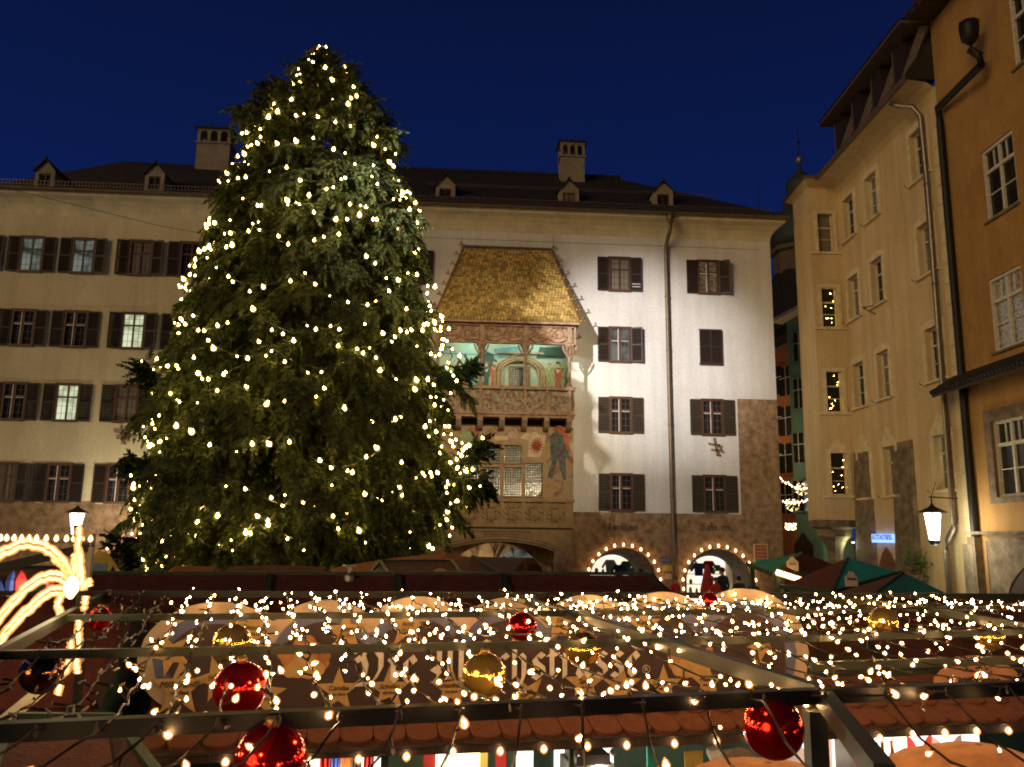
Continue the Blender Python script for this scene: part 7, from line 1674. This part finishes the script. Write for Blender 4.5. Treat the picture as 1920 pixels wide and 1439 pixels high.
while xD < 1760:
    xA = 472+(xD-472)*2.53; D0 = atZ(xD, ypx(bD, xD), ZF+.02); A0 = atZ(xA, ypx(bA, xA), ZF+.02)
    unlit = xD < 352
    lit_p = 0 if unlit else (.62 if xD < 420 else .86 if xD < 1000 else .93)
    fr_ = [0, .30, .62, 1.0]       # the beams it crosses
    n = 44; path = []
    for i in range(n+1):
        t = i/n; p = D0.lerp(A0, t)
        k_ = max(j for j in range(3) if t >= fr_[j]-1e-9) if t < 1 else 2; u_ = (t-fr_[k_])/(fr_[k_+1]-fr_[k_]); sag = (.03, .05, .06)[k_]*4*u_*(1-u_)
        path.append(p+Vector((rs.gauss(0, .006), 0, -sag+rs.gauss(0, .005))))
    ties = [D0.lerp(A0, f_) for f_ in fr_]
    # hanging end towards the camera
    e_ = ray(xA+(xA-1066)*.30, 1450); tY = A0.y-.40; tl_ = Vector((e_[0]/e_[1]*tY, tY, CAM_H+e_[2]/e_[1]*tY))
    tail = [A0.lerp(tl_, t)+Vector((0, 0, -.05*math.sin(math.pi*t))) for t in (.15, .4, .7, 1)] if xA < 1990 and xA > -60 else []
    path_all = path+tail
    mb = MB(); mb.tube(path_all, .0032, 4, False); tw_ = [p+Vector((.004*math.cos(i*1.3), 0, .004*math.sin(i*1.3))) for i, p in enumerate(path_all)]; mb.tube(tw_, .0026, 3, False)
    items = []
    L_ = (A0-D0).length; nb = int(L_/(.095 if xD < 900 else .066))
    for i in range(nb):
        t = (i+rs.random()*.7)/nb; x_ = t*n; a = int(min(n-1, x_)); p = path[a].lerp(path[a+1], x_-a)
        if rs.random() < .16: continue
        d = Vector((rs.gauss(0, 1), rs.gauss(0, .6), rs.gauss(0, .8))).normalized()*rs.uniform(.012, .065)
        items.append((p, d))
    for i in range(len(tail)-1):
        if rs.random() < .45: p = tail[i].lerp(tail[i+1], rs.random()); items.append((p, Vector((rs.gauss(0, 1), -.3, rs.gauss(-.5, .5))).normalized()*rs.uniform(.02, .04)))
    for p, d in items: mb.tube([p, p+d*.9], [.0035, .0045], 4)
    for p in ties: mb.lathe((p.x, p.y, p.z-.012), [(.003, -.006), (.006, 0), (.007, .012), (.003, .024)], 6)
    nm = 'unlit' if unlit else 'lit'
    if xD < 352: lab = 'dark unlit light chain, %s from the left on the frame' % ORD[ks]
    elif xD < 940: names.append(1); lab = 'lit light chain on the frame, %s to the left of the long slanting beam' % ORD[int((940-xD)/45) if int((940-xD)/45) < 24 else 23]
    else: lab = 'lit light chain on the frame, %s to the right of the long slanting beam' % ORD[min(23, int((xD-940)/45))]
    o = mb.build('light_chain', M['wire_b']); tag(o, lab, 'light chain', 'light chains over the market frame')
    for p, d in items:
        lit = rs.random() < lit_p; q = link('bulb' if lit else 'unlit_bulb', lbm if lit else ubm, o, tuple(p+d)); q.rotation_euler = (rs.uniform(-1.2, 1.2), rs.uniform(-1.2, 1.2), 0); s_ = rs.uniform(.55, 1.1); q.scale = (s_,)*3
        total += 1
    xD += 45; ks += 1
print('frame bulbs', total, 'chains', ks)

# ---------------------------------------------------------------- glass balls hanging from the frame
bs = MB(); K = 40
def sphere(mb, c, r, n=32, m=20):
    mb.lathe(c, [(max(1e-4, r*math.sin(math.pi*i/m)), -r*math.cos(math.pi*i/m)) for i in range(m+1)], n)
sm_ = MB(); sphere(sm_, (0, 0, 0), 1.0, 48, 30); ball_me = {k_: sm_.mesh('glass', M[k_], True) for k_ in ('ball_r', 'ball_g', 'ball_d')}
cp = MB(); cp.lathe((0, 0, .97), [(.20, 0), (.20, .16), (.14, .19), (.04, .2)], 12); cap_me = cp.mesh('cap', M['giltiron'], True)
for px, py, rpx, Y, k_, lab in ((450, 1291, 47, 3.35, 'ball_r', 'large red glass ball in front of the gold stars at the left'), (435, 1206, 34, 4.3, 'ball_g', 'gold glass ball just above the large left red ball'), (1450, 1366, 55, 2.72, 'ball_r', 'large red glass ball hanging left of the thick slanting beam'), (507, 1428, 64, 2.35, 'ball_r', 'biggest dark red glass ball at the bottom edge of the picture'),
        (908, 1266, 40, 3.6, 'ball_g', 'gold glass ball covering part of the big white lettering'), (1093, 1218, 33, 4.3, 'ball_g', 'gold glass ball above the end of the lettering'), (979, 1176, 27, 5.0, 'ball_r', 'red glass ball above the lettering near the slanting beam'), (186, 1160, 21, 5.6, 'ball_r', 'small red glass ball right of the glowing comet'), (78, 1262, 36, 4.0, 'ball_d', 'dark amber glass ball at the far left'),
        (1656, 1166, 27, 5.0, 'ball_g', 'gold glass ball among the bulbs at the right'), (1330, 1127, 16, 6.6, 'ball_r', 'small red glass ball at the far edge of the frame'), (1858, 1196, 25, 5.0, 'ball_g', 'gold glass ball at the right edge above the salmon board')):
    q = atY(px, py, Y); r_ = rpx*Y/FPX*.985; o = empty('glass_ball', q, 0, lab, 'glass ball', 'glass balls hanging from the frame'); g_ = link('glass', ball_me[k_], o); g_.scale = (r_,)*3; c_ = link('cap', cap_me, o); c_.scale = (r_,)*3
    if True: g_['label'] = lab.split(' glass ball')[0].replace('just ', '')+' mirror glass'
    mb = MB(); mb.tube([(0, 0, r_*1.15), (0, 0, max(r_*1.3, ZF-q.z))], .002, 4); mb.build('hanger', M['iron'], o)

# tan canopies at the lower edge
o = empty('parasol', (0, 0, 0), 0, 'tan parasol top at the bottom right edge of the picture', 'parasol'); q = atY(1835, 1396, 4.2); mb = MB(); mb.lathe(tuple(q), [(.62, -.24), (.40, -.10), (.16, -.02), (.01, 0)], 12); mb.build('canopy', M['tan'], o, True); mb = MB(); mb.tube([(q.x, q.y, 0), (q.x, q.y, q.z)], .02, 6); mb.build('pole', M['wood'], o)
o = empty('parasol', (0, 0, 0), 0, 'tan parasol top below the large right red ball', 'parasol'); q = atY(1440, 1430, 4.2); mb = MB(); mb.lathe(tuple(q), [(.55, -.20), (.35, -.06), (.12, -.01), (.01, 0)], 12); mb.build('canopy', M['tan'], o, True); mb = MB(); mb.tube([(q.x, q.y, 0), (q.x, q.y, q.z)], .02, 6); mb.build('pole', M['wood'], o)
# thin wires over the square at the left
mb = MB(); a, b = atY(-20, 345, 20), atY(560, 470, 24); mb.tube([a, a.lerp(b, .5)-Vector((0, 0, .15)), b], .008, 3, False); o = mb.build('overhead_wire', M['iron']); tag(o, 'thin dark wire spanning from the upper left into the tree', 'wire')
